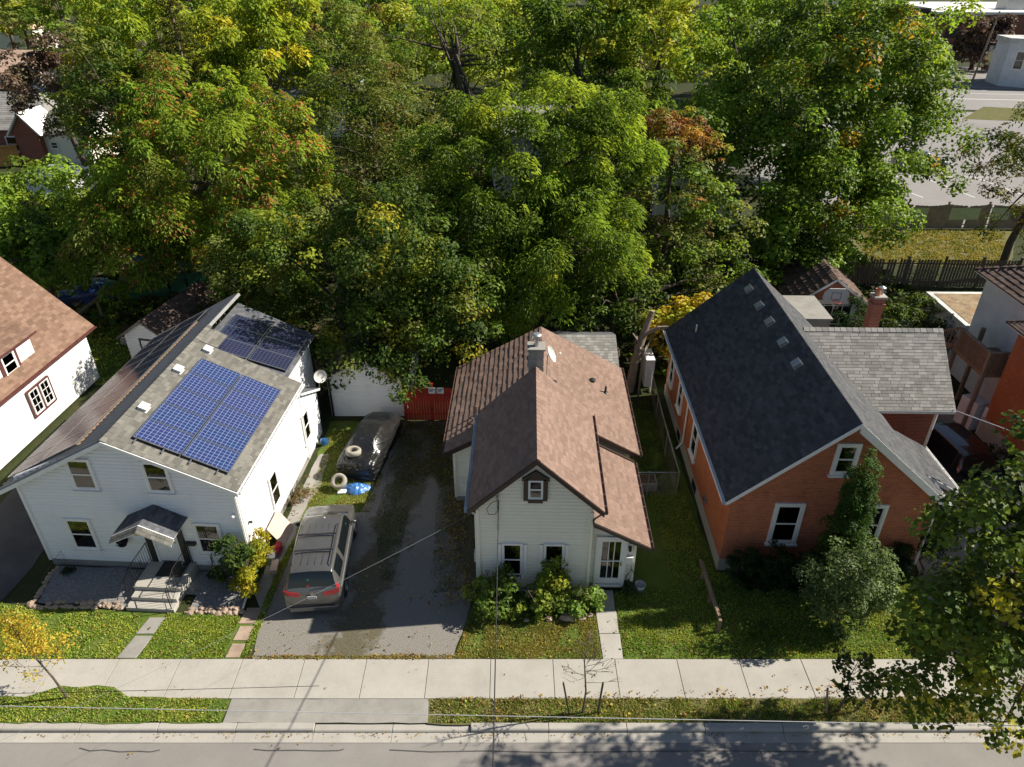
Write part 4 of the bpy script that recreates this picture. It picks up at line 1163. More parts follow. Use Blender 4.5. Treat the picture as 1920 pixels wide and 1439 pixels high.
# ================================================================== LEFT NEIGHBOUR
LH = empty('brown_roof_house', (-22.4, 33.6, 0), R(-3.3), 'white house with mottled brown roof and maroon window trim cut off by the left edge', 'house')
lz = lambda x: 3.05 - (x - .4) * 1.02
F5 = wall(LH, (-0, -14), (0, -.2), .1, 3.3, 3.3, None, 'siding_white', .13)
F6 = wall(LH, (0, -.2), (-9, -.2), .1, 3.3, 3.3, (4.5, 7.7), 'siding_cream', .13)
wall(LH, (-9, -14), (0, -14), .1, 3.3, 3.3, (4.5, 7.7), 'siding_white')
slab(LH, (.4, -14.4, 3.05), (.4, .15, 3.05), (-4.5, .15, lz(-4.5)), (-4.5, -14.4, lz(-4.5)), .14, 'maroon_trim')
shingles(LH, (.4, -14.4, 3.05), (.4, .15, 3.05), (-4.5, .15, lz(-4.5)), (-4.5, -14.4, lz(-4.5)), 'sh_left', e=.15, tabs=(.28, .40), singles=200, seed=61)
slab(LH, (-9.4, .15, 3.05), (-9.4, -14.4, 3.05), (-4.5, -14.4, lz(-4.5)), (-4.5, .15, lz(-4.5)), .14, 'maroon_trim')
gutter(LH, (.4, -14.4, 3.05), (.4, .15, 3.05), 'maroon_trim')
for wy in (-5.35, -4.55):
    window(LH, F5, wy + 14 + .08, 1.0, .66, 1.25, .05, 'white', 'curtain_pale', style='grid', sill=False)
m = MB()
for a_ in (8.58, 9.39, 10.20): m.fbox(F5, a_ - .01, a_ + .05, .0, .10, .93, 2.32)
m.fbox(F5, 8.63, 10.19, 0, .098, 2.26, 2.34); m.fbox(F5, 8.63, 10.19, 0, .098, .91, .99); m.build('window_surround', 'maroon_trim', LH)
# dormer
m = MB(); m.box(-2.0, -.12, -7.6, -3.75, 2.9, 4.5); dm_ = m.build('dormer', 'siding_white', LH)
m = MB(); m.prism([(.12, -7.9, 4.5), (.12, -3.45, 4.5), (-2.6, -3.45, 5.55), (-2.6, -7.9, 5.55)], (0, 0, .1)); m.build('dormer_roof', 'maroon_trim', dm_)
shingles(LH, (.12, -7.9, 4.61), (.12, -3.45, 4.61), (-2.6, -3.45, 5.66), (-2.6, -7.9, 5.66), 'sh_left', seed=62)
Fd = Fr((-.115, -7.6, 0), (0, 1, 0))
window(LH, Fd, 1.75, 3.45, .85, 1.0, .07, 'white', 'curtain_pale', sill=False)
m = MB(); m.fbox(Fd, 2.62, 2.78, 0, .05, 3.4, 4.48); m.fbox(Fd, 1.58, 1.73, 0, .05, 3.4, 4.48); m.build('dormer_trim', 'maroon_trim', dm_)

# garden building with brown roof (behind the solar house)
GG = empty('garden_shed', (-21.1, 34.6, 0), R(-12), 'small white garden garage with brown roof behind the solar house', 'shed')
gf = wall(GG, (0, 0), (2.9, 0), 0, 2.1, 2.1, (1.45, 3.05), 'siding_white', .12)
wall(GG, (2.9, 0), (2.9, 5), 0, 2.1, 2.1); wall(GG, (0, 5), (0, 0), 0, 2.1, 2.1); wall(GG, (2.9, 5), (0, 5), 0, 2.1, 2.1, (1.45, 3.05))
for side in (0, 1):
    if side == 0: A, B, C, D = (-.3, 5.3, 2.0), (-.3, -.35, 2.0), (1.45, -.35, 3.2), (1.45, 5.3, 3.2)
    else: A, B, C, D = (3.2, -.35, 2.0), (3.2, 5.3, 2.0), (1.45, 5.3, 3.2), (1.45, -.35, 3.2)
    slab(GG, A, B, C, D, .1, 'brown_trim'); shingles(GG, A, B, C, D, 'sh_brown', e=.16, seed=65 + side)
m = MB(); m.fbox(gf, .85, .95, 0, .05, 0, 1.95); m.fbox(gf, 1.95, 2.05, 0, .05, 0, 1.95); m.fbox(gf, .95, 1.95, 0, .048, 1.85, 1.95); m.build('door_frame', 'brown_trim', GG)
m = MB(); m.fbox(gf, .95, 1.95, 0, .03, 0, 1.85); m.build('door', 'white', GG)

# white garage at the end of the driveway
DG = empty('white_garage', (-9.0, 29.75, 0), 0, 'low white clapboard garage in tree shade behind the tarp-covered car', 'garage')
gf = wall(DG, (.0, 0), (3.7, 0), 0, 2.3, 2.3, (1.85, 3.2), 'siding_white', .13)
wall(DG, (3.7, 0), (3.7, 5.5), 0, 2.3, 2.3); wall(DG, (0, 5.5), (0, 0), 0, 2.3, 2.3); wall(DG, (3.7, 5.5), (0, 5.5), 0, 2.3, 2.3, (1.85, 3.2))
for side in (0, 1):
    if side == 0: A, B, C, D = (-.25, 5.7, 2.2), (-.25, -.25, 2.2), (1.85, -.25, 3.3), (1.85, 5.7, 3.3)
    else: A, B, C, D = (3.95, -.25, 2.2), (3.95, 5.7, 2.2), (1.85, 5.7, 3.3), (1.85, -.25, 3.3)
    slab(DG, A, B, C, D, .1, 'white_dirty'); shingles(DG, A, B, C, D, 'sh_dark', e=.16, seed=67 + side)
m = MB(); m.fbox(gf, .03, .13, 0, .05, 0, 2.2); m.build('corner_board', 'brown_trim', DG)

# grey roofed shed behind the cottage
SH = empty('grey_roof_shed', (2.0, 30.4, 0), 0, 'old shed with weathered grey shingle roof behind the cottage', 'shed')
for a, b, za, zb in (((0, .3), (3.1, .3), 2.3, 2.3), ((3.1, .3), (3.1, 3.9), 2.3, 2.3), ((3.1, 3.9), (0, 3.9), 2.3, 2.3), ((0, 3.9), (0, .3), 2.3, 2.3)):
    wall(SH, a, b, 0, za, zb, None, 'wood_grey')
slab(SH, (-.2, .05, 2.3), (3.3, .05, 2.3), (3.3, 2.1, 3.15), (-.2, 2.1, 3.15), .1, 'wood_grey'); shingles(SH, (-.2, .05, 2.3), (3.3, .05, 2.3), (3.3, 2.1, 3.15), (-.2, 2.1, 3.15), 'sh_grey', e=.17, tabs=(.2, .3), seed=69)
slab(SH, (3.3, 4.15, 2.3), (-.2, 4.15, 2.3), (-.2, 2.1, 3.15), (3.3, 2.1, 3.15), .1, 'wood_grey'); shingles(SH, (3.3, 4.15, 2.3), (-.2, 4.15, 2.3), (-.2, 2.1, 3.15), (3.3, 2.1, 3.15), 'sh_dark', e=.17, seed=70)

# brick garage with basketball hoop
BG = empty('brick_garage', (16.7, 38.6, 0), R(-4), 'brick garage with dark corrugated roof, multi-pane white window and a hoop on its gable', 'garage')
gf = wall(BG, (0, 0), (4.1, 0), 0, 2.2, 2.2, (2.05, 3.7), 'brick_red')
wall(BG, (4.1, 0), (4.1, 6), 0, 2.2, 2.2, None, 'brick_red'); wall(BG, (0, 6), (0, 0), 0, 2.2, 2.2, None, 'brick_red'); wall(BG, (4.1, 6), (0, 6), 0, 2.2, 2.2, (2.05, 3.7), 'brick_red')
for side in (0, 1):
    if side == 0: A, B, C, D = (-.35, 6.3, 2.05), (-.35, -.3, 2.05), (2.05, -.3, 3.85), (2.05, 6.3, 3.85)
    else: A, B, C, D = (4.45, -.3, 2.05), (4.45, 6.3, 2.05), (2.05, 6.3, 3.85), (2.05, -.3, 3.85)
    slab(BG, A, B, C, D, .1, 'white_dirty'); shingles(BG, A, B, C, D, 'sh_brown', e=.45, tabs=(.3, .301), seed=71 + side, thick=.06)
m = MB()
m.prism([(2.05, -.33, 3.84), (-.35, -.33, 2.04), (-.35, -.33, 1.88), (2.05, -.33, 3.68)], (0, .028, 0)); m.prism([(2.05, -.33, 3.84), (4.45, -.33, 2.04), (4.45, -.33, 1.88), (2.05, -.33, 3.68)], (0, .028, 0))
m.fbox(gf, .1, 4.0, 0, .06, 2.12, 2.36); m.fbox(gf, .35, .65, 0, .06, 0, 2.118); m.fbox(gf, 3.35, 3.65, 0, .06, 0, 2.118)
m.build('trim', 'white', BG)
m = MB(); m.fbox(gf, .65, 3.35, .0, .04, .2, 2.1); w = m.build('garage_window', 'glass', BG)
m = MB()
for k in range(6): m.fbox(gf, .66 + k * .53, .70 + k * .53, .041, .06, .2, 2.1)
for k in range(4): m.fbox(gf, .70, 3.30, .041, .058, .22 + k * .6, .26 + k * .6)
m.build('muntins', 'white', w)
HP = empty('basketball_hoop', (16.7, 38.6, 0), R(-4), 'white basketball backboard with rim mounted on the brick garage gable', 'basketball hoop')
m = MB(); m.prism([(1.45, -.62, 2.55), (2.65, -.62, 2.55), (2.8, -.62, 2.75), (2.75, -.62, 3.1), (2.5, -.62, 3.35), (1.6, -.62, 3.35), (1.35, -.62, 3.1), (1.3, -.62, 2.75)], (0, .04, 0)); m.build('backboard', 'white', HP)
m = MB(); m.box(1.78, 2.32, -.63, -.622, 2.68, 2.71); m.box(1.78, 1.81, -.63, -.622, 2.71, 3.08); m.box(2.29, 2.32, -.63, -.622, 2.71, 3.08); m.box(1.78, 2.32, -.63, -.622, 3.08, 3.11); m.build('target_square', 'tarp_blue', HP)
m = MB(); m.tube([(2.05 + .23 * cos(a), -.87 + .23 * sin(a), 2.62) for a in [k * pi / 8 for k in range(17)]], .018, 6); m.build('rim', 'red_paint', HP)
m = MB(); m.beam((1.75, -.58, 2.9), (1.75, 0, 2.9), .06, .06); m.beam((2.35, -.58, 2.9), (2.35, 0, 2.9), .06, .06); m.build('bracket', 'black_metal', HP)
m = MB()
for k in range(10):
    a = k * pi / 5; m.tube([(2.05 + .22 * cos(a), -.87 + .22 * sin(a), 2.6), (2.05 + .12 * cos(a + .4), -.87 + .12 * sin(a + .4), 2.2)], .006, 4)
m.build('net', 'white_dirty', HP)

# right neighbour: tall brick house, pale rear, deck
RB = empty('tall_brick_house', (22.45, 28.2, 0), R(-1), 'tall orange-red brick house with pale stuccoed rear cut off by the right edge', 'house')
F7 = wall(RB, (0, 0), (0, -11), 1.0, 5.7, 5.7, None, 'brick_side')
wall(RB, (9, 0), (0, 0), 1.0, 5.7, 5.7, None, 'brick_side'); wall(RB, (0, -11), (9, -11), 1.0, 5.7, 5.7, None, 'brick_side')
wall(RB, (9, -11), (9, 0), 1.0, 5.7, 5.7, None, 'brick_side')
m = MB(); m.box(-.05, 8.95, -10.95, .03, -.05, .996); m.build('foundation', 'concrete', RB)
m = MB(); m.box(-.4, 9.4, -11.4, .4, 5.7, 5.82); m.build('eave_board', 'white', RB)
for A, B, C, D in (((-.45, .45, 5.83), (-.45, -11.45, 5.83), (4.5, -7, 8.3), (4.5, -4, 8.3)), ((-.45, -11.45, 5.83), (9.45, -11.45, 5.83), (4.6, -7, 8.3), (4.5, -7, 8.3)), ((9.45, .45, 5.83), (-.45, .45, 5.83), (4.5, -4, 8.3), (4.6, -4, 8.3))):
    slab(RB, A, B, C, D, .1, 'brown_trim'); shingles(RB, A, B, C, D, 'sh_brown', seed=75)
window(RB, F7, 3.2, 2.0, 1.05, 2.2, .13, 'white', 'curtain')
window(RB, F7, 6.4, 2.0, 1.05, 2.2, .13, 'white', 'curtain')
wall(RB, (1.65, 5.7), (1.65, .02), .0, 5.85, 5.85, None, 'stucco')
wall(RB, (9, 5.7), (1.65, 5.7), .0, 5.85, 5.85, None, 'stucco')
m = MB(); m.box(1.2, 9.4, .42, 6.15, 5.85, 5.97); m.build('eave_board', 'white', RB)
A, B, C, D = (1.15, 6.2, 5.98), (1.15, .45, 5.98), (4.0, 3.2, 7.4), (4.0, 3.4, 7.4)
slab(RB, A, B, C, D, .08, 'brown_trim'); shingles(RB, A, B, C, D, 'sh_brown', e=.28, tabs=(.28, .281), seed=76, thick=.035)
A, B, C, D = (9.4, 6.2, 5.98), (1.15, 6.2, 5.98), (4.0, 3.4, 7.4), (6.0, 3.4, 7.4)
slab(RB, A, B, C, D, .08, 'brown_trim'); shingles(RB, A, B, C, D, 'sh_brown', e=.28, tabs=(.28, .281), seed=77, thick=.035)
A, B, C, D = (1.15, .45, 5.98), (9.4, .45, 5.98), (6.0, 3.2, 7.4), (4.0, 3.2, 7.4)
slab(RB, A, B, C, D, .08, 'brown_trim'); shingles(RB, A, B, C, D, 'sh_brown', e=.28, tabs=(.28, .281), seed=78, thick=.035)
m = MB(); m.box(1.65, 7, 5.71, 9.9, -.05, 2.7); ad = m.build('flat_roof_addition', 'stucco', RB)
m = MB(); m.box(1.45, 7.2, 5.72, 10.1, 2.704, 2.98); m.build('parapet', 'white_dirty', ad)
m = MB(); m.box(1.75, 6.9, 5.9, 9.8, 2.984, 3.0); m.build('leaf_covered_roof', 'leafroof', ad)
Fst = Fr((1.65, 5.7, 0), (0, -1, 0))
m = MB(); m.fbox(Fst, 4.6, 4.68, .02, .1, 3.2, 5.8); m.build('downspout', 'white', RB)
m = MB(); m.fbox(Fst, 5.0, 5.3, .02, .14, 4.0, 4.5); m.build('meter_box', 'white_dirty', RB)

DK = empty('timber_deck', (22.0, 28.75, 0), R(-1), 'raised weathered timber deck on tall posts against the pale rear of the tall brick house', 'deck')
m = MB(); m.box(0, 2.05, 0, 2.6, 2.85, 3.05); m.build('deck_frame', 'wood_deck', DK)
for k in range(16):
    m = MB(); m.box(-.02, 2.07, .0 + k * .16, k * .16 + .145, 3.054, 3.09); m.build('deck_board', 'wood_deck', DK)
for (x, y) in ((.05, .05), (1.05, .05), (2.0, .05), (.05, 2.55), (1.05, 2.55)):
    m = MB(); m.box(x - .08, x + .08, y - .08, y + .08, 0, 4.15); m.build('post', 'wood_grey', DK)
m = MB(); m.box(-.04, .10, .05, 2.6, 4.1, 4.17); m.build('handrail', 'wood_grey', DK)
m = MB(); m.box(.10, 2.05, -.02, .12, 4.1, 4.17); m.build('handrail', 'wood_grey', DK)
for k in range(17):
    m = MB(); y = .15 + k * .14; m.box(.0, .035, y, y + .09, 3.1, 4.1); m.build('baluster', 'wood_deck', DK)
for k in range(13):
    m = MB(); x = .15 + k * .145; m.box(x, x + .09, .0, .035, 3.1, 4.1); m.build('baluster', 'wood_deck', DK)
m = MB(); m.beam((1.05, .05, 2.8), (2.0, .05, 1.5), .08, .12); m.build('brace', 'wood_grey', DK)
# sloping stair rail running down from the deck to the yard behind
m = MB(); m.beam((.0, 2.65, 4.1), (-1.9, 3.9, 2.9), .06, .12); m.beam((.0, 2.65, 3.2), (-1.9, 3.9, 2.0), .06, .2); m.build('stair_rail', 'wood_deck', DK)
for k in range(12):
    t = (k + .5) / 12; m = MB(); m.box(-1.9 * t - .02, -1.9 * t + .02, 2.65 + 1.25 * t - .04, 2.65 + 1.25 * t + .04, 3.2 - 1.2 * t, 4.1 - 1.2 * t); m.build('baluster', 'wood_deck', DK)
for k in range(8):
    t = (k + .5) / 8; m = MB(); m.box(-1.9 * t - .1, -1.9 * t + .14, 2.68 + 1.25 * t, 3.5 + 1.25 * t, 3.0 - 1.2 * t, 3.04 - 1.2 * t); m.build('tread', 'wood_deck', DK)
m = MB(); m.box(18.6, 21.4, 29.6, 33.6, -.01, .03)
m.build('patio', 'concrete2', kind='structure')
for k, (x, y) in enumerate(((21.9, 29.4), (22.4, 28.3))):
    m = MB(); m.prism([(0, 0, 0), (.75, .15, 0), (.75, .15, 1.5), (0, 0, 1.5)], (.25, -.9, 0)); m.build('wall_panel', 'stucco', None, ('pale plywood panel leaning under the deck, the farther of two', 'pale plywood panel leaning under the deck, the nearer of two')[k], 'panel', 'pale panels under the deck', loc=(x, y, .0))

# distant buildings
def simple_house(name, loc, rz, w, d, h, rise, wallm, roofm, label, wins=(), cat='house', hip=0, trim='white'):
    Hh = empty(name, loc, R(rz), label, cat)
    F_ = wall(Hh, (0, 0), (w, 0), 0, h, h, None if hip else None, wallm)
    Fs = wall(Hh, (w, 0), (w, d), 0, h, h, None if hip else (d / 2, h + rise * .92), wallm)
    wall(Hh, (w, d), (0, d), 0, h, h, None, wallm)
    Fl = wall(Hh, (0, d), (0, 0), 0, h, h, None if hip else (d / 2, h + rise * .92), wallm)
    o = .4; q = hip
    top = [(q - (0 if q else o), d / 2, h + rise), (w - q + (0 if q else o), d / 2, h + rise)]
    for (A, B, C, D) in (((-o, -o, h), (w + o, -o, h), top[1], top[0]), ((w + o, d + o, h), (-o, d + o, h), top[0], top[1])):
        slab(Hh, A, B, C, D, .12, trim); shingles(Hh, A, B, C, D, roofm, e=.3, tabs=(.5, .9), seed=80, thick=.02)
    if q:
        for (A, B, C) in (((w + o, -o, h), (w + o, d + o, h), top[1]), ((-o, d + o, h), (-o, -o, h), top[0])):
            m = MB(); m.prism([A, B, C], (0, 0, -.1)); m.build('hip_roof', roofm, Hh)
    for (side, s0, z0, ww, wh) in wins:
        window(Hh, {'f': F_, 'r': Fs, 'l': Fl}[side], s0, z0, ww, wh, .1, 'white', 'curtain')
    return Hh
BR = simple_house('grey_roof_house', (-63.8, 81, 0), -3, 14, 8, 3.3, 3.2, 'brick_red', 'sh_grey', 'dark red brick house with a broad pale grey roof at the upper left', [('f', 3, 1, 1.2, 1.5), ('f', 8.5, .9, 1.6, 1.7)], hip=3.0)
m = MB(); m.prism([(11.0, -2.2, 3.3), (14.0, -2.2, 3.3), (12.5, -2.2, 5.1)], (0, 3.5, 0)); m.box(11.2, 13.8, -2.1, 0, 0, 3.29); m.build('gable_bay', 'brick_red', BR)
m = MB(); m.prism([(10.8, -2.5, 3.2), (12.5, -2.5, 5.3), (12.5, -2.5, 5.5), (10.6, -2.5, 3.2)], (0, 4.2, 0)); m.prism([(14.2, -2.5, 3.2), (14.4, -2.5, 3.2), (12.5, -2.5, 5.5), (12.5, -2.5, 5.3)], (0, 4.2, 0)); m.build('bay_roof', 'white', BR)
simple_house('peach_roof_house', (-83.5, 113, 0), -5, 15, 9, 4.2, 3.0, 'stucco', 'sh_peach', 'white and grey house with peach-pink hipped roof at the far upper left', [('f', 8, 1.6, 1.4, 1.7), ('f', 10, 1.6, 1.4, 1.7), ('r', 2, 1.6, 1.4, 1.7), ('r', 5, 1.6, 1.4, 1.7)], hip=3.2)
simple_house('cream_outbuilding', (-50.5, 79, 0), -8, 5.5, 6.5, 3.4, 1.6, 'siding_cream', 'sh_tan', 'small cream outbuilding with one little window beside the grey-roofed brick house', [('f', 1.0, 1.6, .9, .8)], cat='outbuilding')
sdh = empty('white_shed', (-45.3, 66.5, 0), R(-12), 'low white flat-topped shed among the trees at the upper left', 'shed')
m = MB(); m.box(0, 4.6, 0, 3.5, 0, 2.1); m.build('body', 'siding_white', sdh)
m = MB(); m.box(-.15, 4.75, -.15, 3.65, 2.104, 2.25); m.build('roof', 'sky_white', sdh)
OD = empty('cedar_fence', (-61.0, 75.0, 0), R(20), 'bright orange cedar privacy fence panel below the grey-roofed brick house', 'fence')
for k in range(26):
    m = MB(); m.box(k * .34, k * .34 + .32, 0, .05, .1, 2.1 + .02 * (k % 3)); m.build('board', 'wood_orange', OD)
m = MB(); m.box(0, 8.84, -.3, .3, 2.14, 2.22); m.build('cap_rail', 'wood_orange', OD)

SCH = empty('brick_school', (104, 196, 0), R(-3), 'long low dark red brick building with flat white roof at the top right', 'building')
m = MB(); m.box(0, 90, 0, 40, 0, 6.4); m.build('wall', 'brick_red', SCH)
m = MB(); m.box(-.4, 90.4, -.4, 40.4, 6.404, 6.9); m.build('roof', 'sky_white', SCH)
m = MB(); m.box(-22, -.41, 3, 30, 0, 7.5); m.build('dark_wing', 'brown_trim', SCH)
for x in (20, 27):
    m = MB(); m.box(x, x + 5, 8, 13, 6.904, 9.2); m.build('rooftop_unit', 'galv', SCH)
for k in range(9):
    m = MB(); m.box(3 + k * 9.5, 8 + k * 9.5, -.06, -.004, 1.2, 3.2); m.build('window', 'glass', SCH)
BL = empty('blue_grey_house', (83, 131, 0), R(-8), 'pale blue-grey tall house with a projecting bay at the right edge', 'house')
m = MB(); m.prism([(0, 0, 0), (3.6, -2.0, 0), (7, -.8, 0), (7, 5, 0), (0, 5, 0)], (0, 0, 6.6)); m.build('bay', 'stucco', BL)
m = MB(); m.box(6.9, 18, -1.5, 10, 0, 8.6); m.build('wall', 'stucco', BL)
m = MB(); m.prism([(-.3, -.2, 6.604), (3.6, -2.4, 6.604), (7.2, -1.2, 6.604), (7.2, 5.2, 6.604), (-.3, 5.2, 6.604)], (0, 0, .8)); m.build('parapet', 'white_dirty', BL)
Fb = Fr((0, 0, 0), (3.6, -2.0, 0))
window(BL, Fb, 1.2, 2.6, 1.6, 3.0, .2, 'white', 'curtain')
window(BL, Fr((6.9, -1.5, 0), (1, 0, 0)), 3.0, 5.2, 2, 2.2, .2, 'white', 'curtain')
window(BL, Fr((6.9, -1.5, 0), (1, 0, 0)), 3.0, 1.5, 2, 2.6, .2, 'white', 'curtain')
slab(BL, (6.6, -2, 8.6), (18, -2, 8.6), (18, 4.2, 11), (6.6, 4.2, 11), .2, 'brown_trim'); shingles(BL, (6.6, -2, 8.6), (18, -2, 8.6), (18, 4.2, 11), (6.6, 4.2, 11), 'sh_peach', e=.6, tabs=(1, 2), seed=90)
# houses glimpsed between the crowns
simple_house('grey_backyard_house', (-1.5, 66, 0), 4, 10, 8, 5.0, 2.6, 'siding_white', 'sh_grey', 'white house with grey roof glimpsed between the crowns at the top centre', [('f', 2, 1, 1, 1.5), ('f', 6, 1, 1, 1.5)])
simple_house('pale_backyard_house', (-30, 92, 0), 0, 11, 8, 5.0, 2.6, 'siding_white', 'sh_tan', 'pale house mostly hidden behind the yellow-green trees at the top left', [('f', 2, 1, 1, 1.5)])
simple_house('white_backyard_house', (12, 58.5, 0), -6, 7, 6, 4.6, 2.0, 'siding_white', 'sh_tan', 'white house with small windows seen through the gap right of the willow-like tree', [('f', 1, 2.6, .9, 1.0), ('f', 2.6, 2.6, .9, 1.0)])
simple_house('far_tan_house', (-120, 175, 0), 0, 14, 10, 5, 3, 'siding_cream', 'sh_peach', 'faint tan house among trees in the top left corner', [], hip=3)

# ================================================================== FENCES
def board_fence(name, a, b, h, label, mat, post=2.4, bw=.14, gap=.012, single=False, zb=.05, cat='fence', wave=0, panel=None):
    a = Vector((*a, 0)); b = Vector((*b, 0)); L = (b - a).length; rz = math.atan2((b - a).y, (b - a).x)
    o = empty(name, a, rz, label, cat)
    n = int(L / post); g = random.Random(int(L * 100))
    for k in range(n + 1):
        m = MB(); x = L * k / n; m.box(x - .06, x + .06, .0, .12, 0, h + .15); m.prism([(x - .08, -.02, h + .15), (x + .08, -.02, h + .15), (x + .08, .14, h + .15), (x - .08, .14, h + .15)], (0, 0, .05)); m.build('post', mat, o)
    m = MB(); m.box(0, L, .004, .05, .35, .44); m.box(0, L, .004, .05, h - .35, h - .26); m.build('rail', mat, o)
    cur = MB(); x = .02
    while x < L - bw:
        hh = h + g.uniform(-.02, .02) - wave * math.sin(pi * ((x * n / L) % 1)) ** 1
        if g.random() < .97:
            if single:
                q = MB(); q.box(x, x + bw - gap, -.024, .0, zb, hh); q.build('board', mat, o)
            else:
                cur.box(x, x + bw - gap, -.024 + g.uniform(-.003, .003), .0, zb, hh)
        x += bw
    if cur.v: cur.build('boards', mat, o, kind='stuff')
    if panel:
        for k in range(n):
            m = MB(); x0 = L * k / n + .25; m.box(x0, x0 + L / n - .9 * (1 + k % 2), -.05, -.03, .8, h - .3); m.build('screen_panel', panel, o)
    return o
board_fence('red_fence', (-5.25, 29.35), (-2.55, 29.35), 1.9, 'bright red board fence with two white notices at the end of the driveway', 'red_paint', 1.35, .13)
for k, x in enumerate((-4.03, -3.63)):
    n_ = empty('notice', (x, 29.30, 1.62), 0, ('left of two white notices on the red fence', 'right of two white notices on the red fence')[k], 'notice', 'notices on the red fence')
    m = MB(); m.box(0, .33, -.012, -.002, 0, .34); m.build('sheet', 'paper', n_)
    m = MB()
    for j in range(3): m.box(.04, .29 - .05 * j, -.0145, -.0125, .23 - j * .055, .255 - j * .055)
    m.build('print', 'ink', n_)
board_fence('weathered_fence', (22.5, 57.9), (46, 57.7), 2.1, 'weathered plank fence with faded green screen panels along the parking lot', 'wood_grey', 3.0, .15, wave=.14, panel='green_panel')
board_fence('dark_fence', (12, 46.3), (34.5, 45.6), 2.0, 'dark old plank fence in shade behind the brick garage', 'wood_dark', 2.4, .2, gap=.05)
board_fence('side_fence', (-9.9, 31.6), (-9.2, 35.5), 1.9, 'short tan wooden fence showing behind the rear of the solar house', 'wood_deck', 1.5, .14, single=True)
GFn = board_fence('green_fence', (-26.4, 43.2), (-20.5, 45.0), 1.5, 'green mesh fence in the shady garden behind the brown-roofed house', 'green_paint', 1.8, .16)
FR_ = empty('fence_rail', (0, 0, 0), 0, 'long pale beam on posts crossing the garden behind the brown-roofed house', 'rail fence')
m = MB(); m.beam((-26.2, 36.0, 1.3), (-25.6, 46, 1.35), .25, .12); m.build('beam', 'wood_grey', FR_)
for k in range(5):
    m = MB(); m.beam((-26.15 + k * .13, 36.4 + k * 2.2, 0), (-26.15 + k * .13, 36.4 + k * 2.2, 1.25), .12, .12, up=(0, 1, 0)); m.build('post', 'wood_grey', FR_)
# garden stones along the lawn behind the left house
for k, (x, y) in enumerate(((-30.6, 42.9), (-30.0, 43.9), (-29.4, 44.8), (-28.8, 45.8), (-22.6, 37.3))):
    m = MB(); m.ico((0, 0, .25), .48, sq=(1, .8, .8), jit=.2, seed=40 + k); m.build('garden_stone', 'concrete2', None, ('block-like garden stone nearest the brown roof', 'second garden stone in the row from the brown roof', 'third garden stone in the row from the brown roof', 'farthest garden stone in the row, deepest in shade', 'flat pale stone beside the small garden garage')[k], 'garden stone', 'garden stones', loc=(x, y, 0))
for k, (x, y, z, s_, c, lab) in enumerate(((-25.7, 47.3, 1.7, 1.3, 'tarp_blue', 'light blue tarp bundle under the trees behind the left house'), (-22.2, 46.2, 1.6, .8, 'tarp_blue', 'small bright blue tarp scrap caught at the end of the green fence'))):
    m = MB(); m.ico((0, 0, 0), s_, sq=(1, .7, .45), jit=.35, seed=60 + k); m.build('tarp', c, None, lab, 'tarp', 'blue tarps', loc=(x, y, z))
# chain-link fence between cottage and brick house
CL = empty('chain_link_fence', (0, 0, 0), 0, 'thin chain-link fence on steel posts between the cottage and the brick house', 'fence')
cps = [(7.0, 23.6), (7.05, 26.5), (7.15, 29.5), (7.3, 32.8)]
for i, (x, y) in enumerate(cps + [(5.75, 23.6)]):
    m = MB(); m.tube([(x, y, 0), (x, y, 1.35)], .028, 8); m.build('post', 'galv', CL)
m = MB(); m.tube([(x, y, 1.3) for x, y in cps], .02, 6); m.tube([(5.2, 23.6, 1.3), (7.0, 23.6, 1.3)], .02, 6); m.build('top_rail', 'galv', CL)
m = MB()
for (a, b) in list(zip(cps[:-1], cps[1:])) + [((5.2, 23.6), (7.0, 23.6))]:
    L = math.hypot(b[0] - a[0], b[1] - a[1]); n = int(L / .12)
    for k in range(n):
        t = k / n; p = (a[0] + (b[0] - a[0]) * t, a[1] + (b[1] - a[1]) * t)
        for sg in (1, -1):
            t2 = min(max(t + sg * 1.2 / L, 0), 1); q = (a[0] + (b[0] - a[0]) * t2, a[1] + (b[1] - a[1]) * t2)
            m.tube([(*p, .06), (*q, .06 + 1.2 * abs(t2 - t) * L / 1.2)], .0025, 3, cap=False)
m.build('mesh', 'galv', CL, kind='stuff')
m = MB(); m.box(5.35, 6.25, 23.9, 24.6, 0, .42)
o = m.build('planter_box', 'concrete2', None, 'low grey planter box at the chain-link fence corner beside the cottage', 'planter', bevel=.02)
m = MB(); m.box(5.42, 6.18, 23.97, 24.53, .424, .44); m.build('soil', 'dirt', o)
WR = empty('leaning_rail', (7.05, 16.3, 0), 0, 'pale wooden rail on short posts running from the brick house corner to the lawn', 'rail')
m = MB(); m.beam((-.05, 2.95, .62), (.0, 0.35, .58), .10, .14); m.build('rail', 'wood_deck', WR)
for y, h in ((2.6, .62), (1.5, .6), (.2, .62)):
    m = MB(); m.beam((0, y, 0), (0, y, h), .10, .10, up=(0, 1, 0)); m.build('post', 'wood_deck', WR)

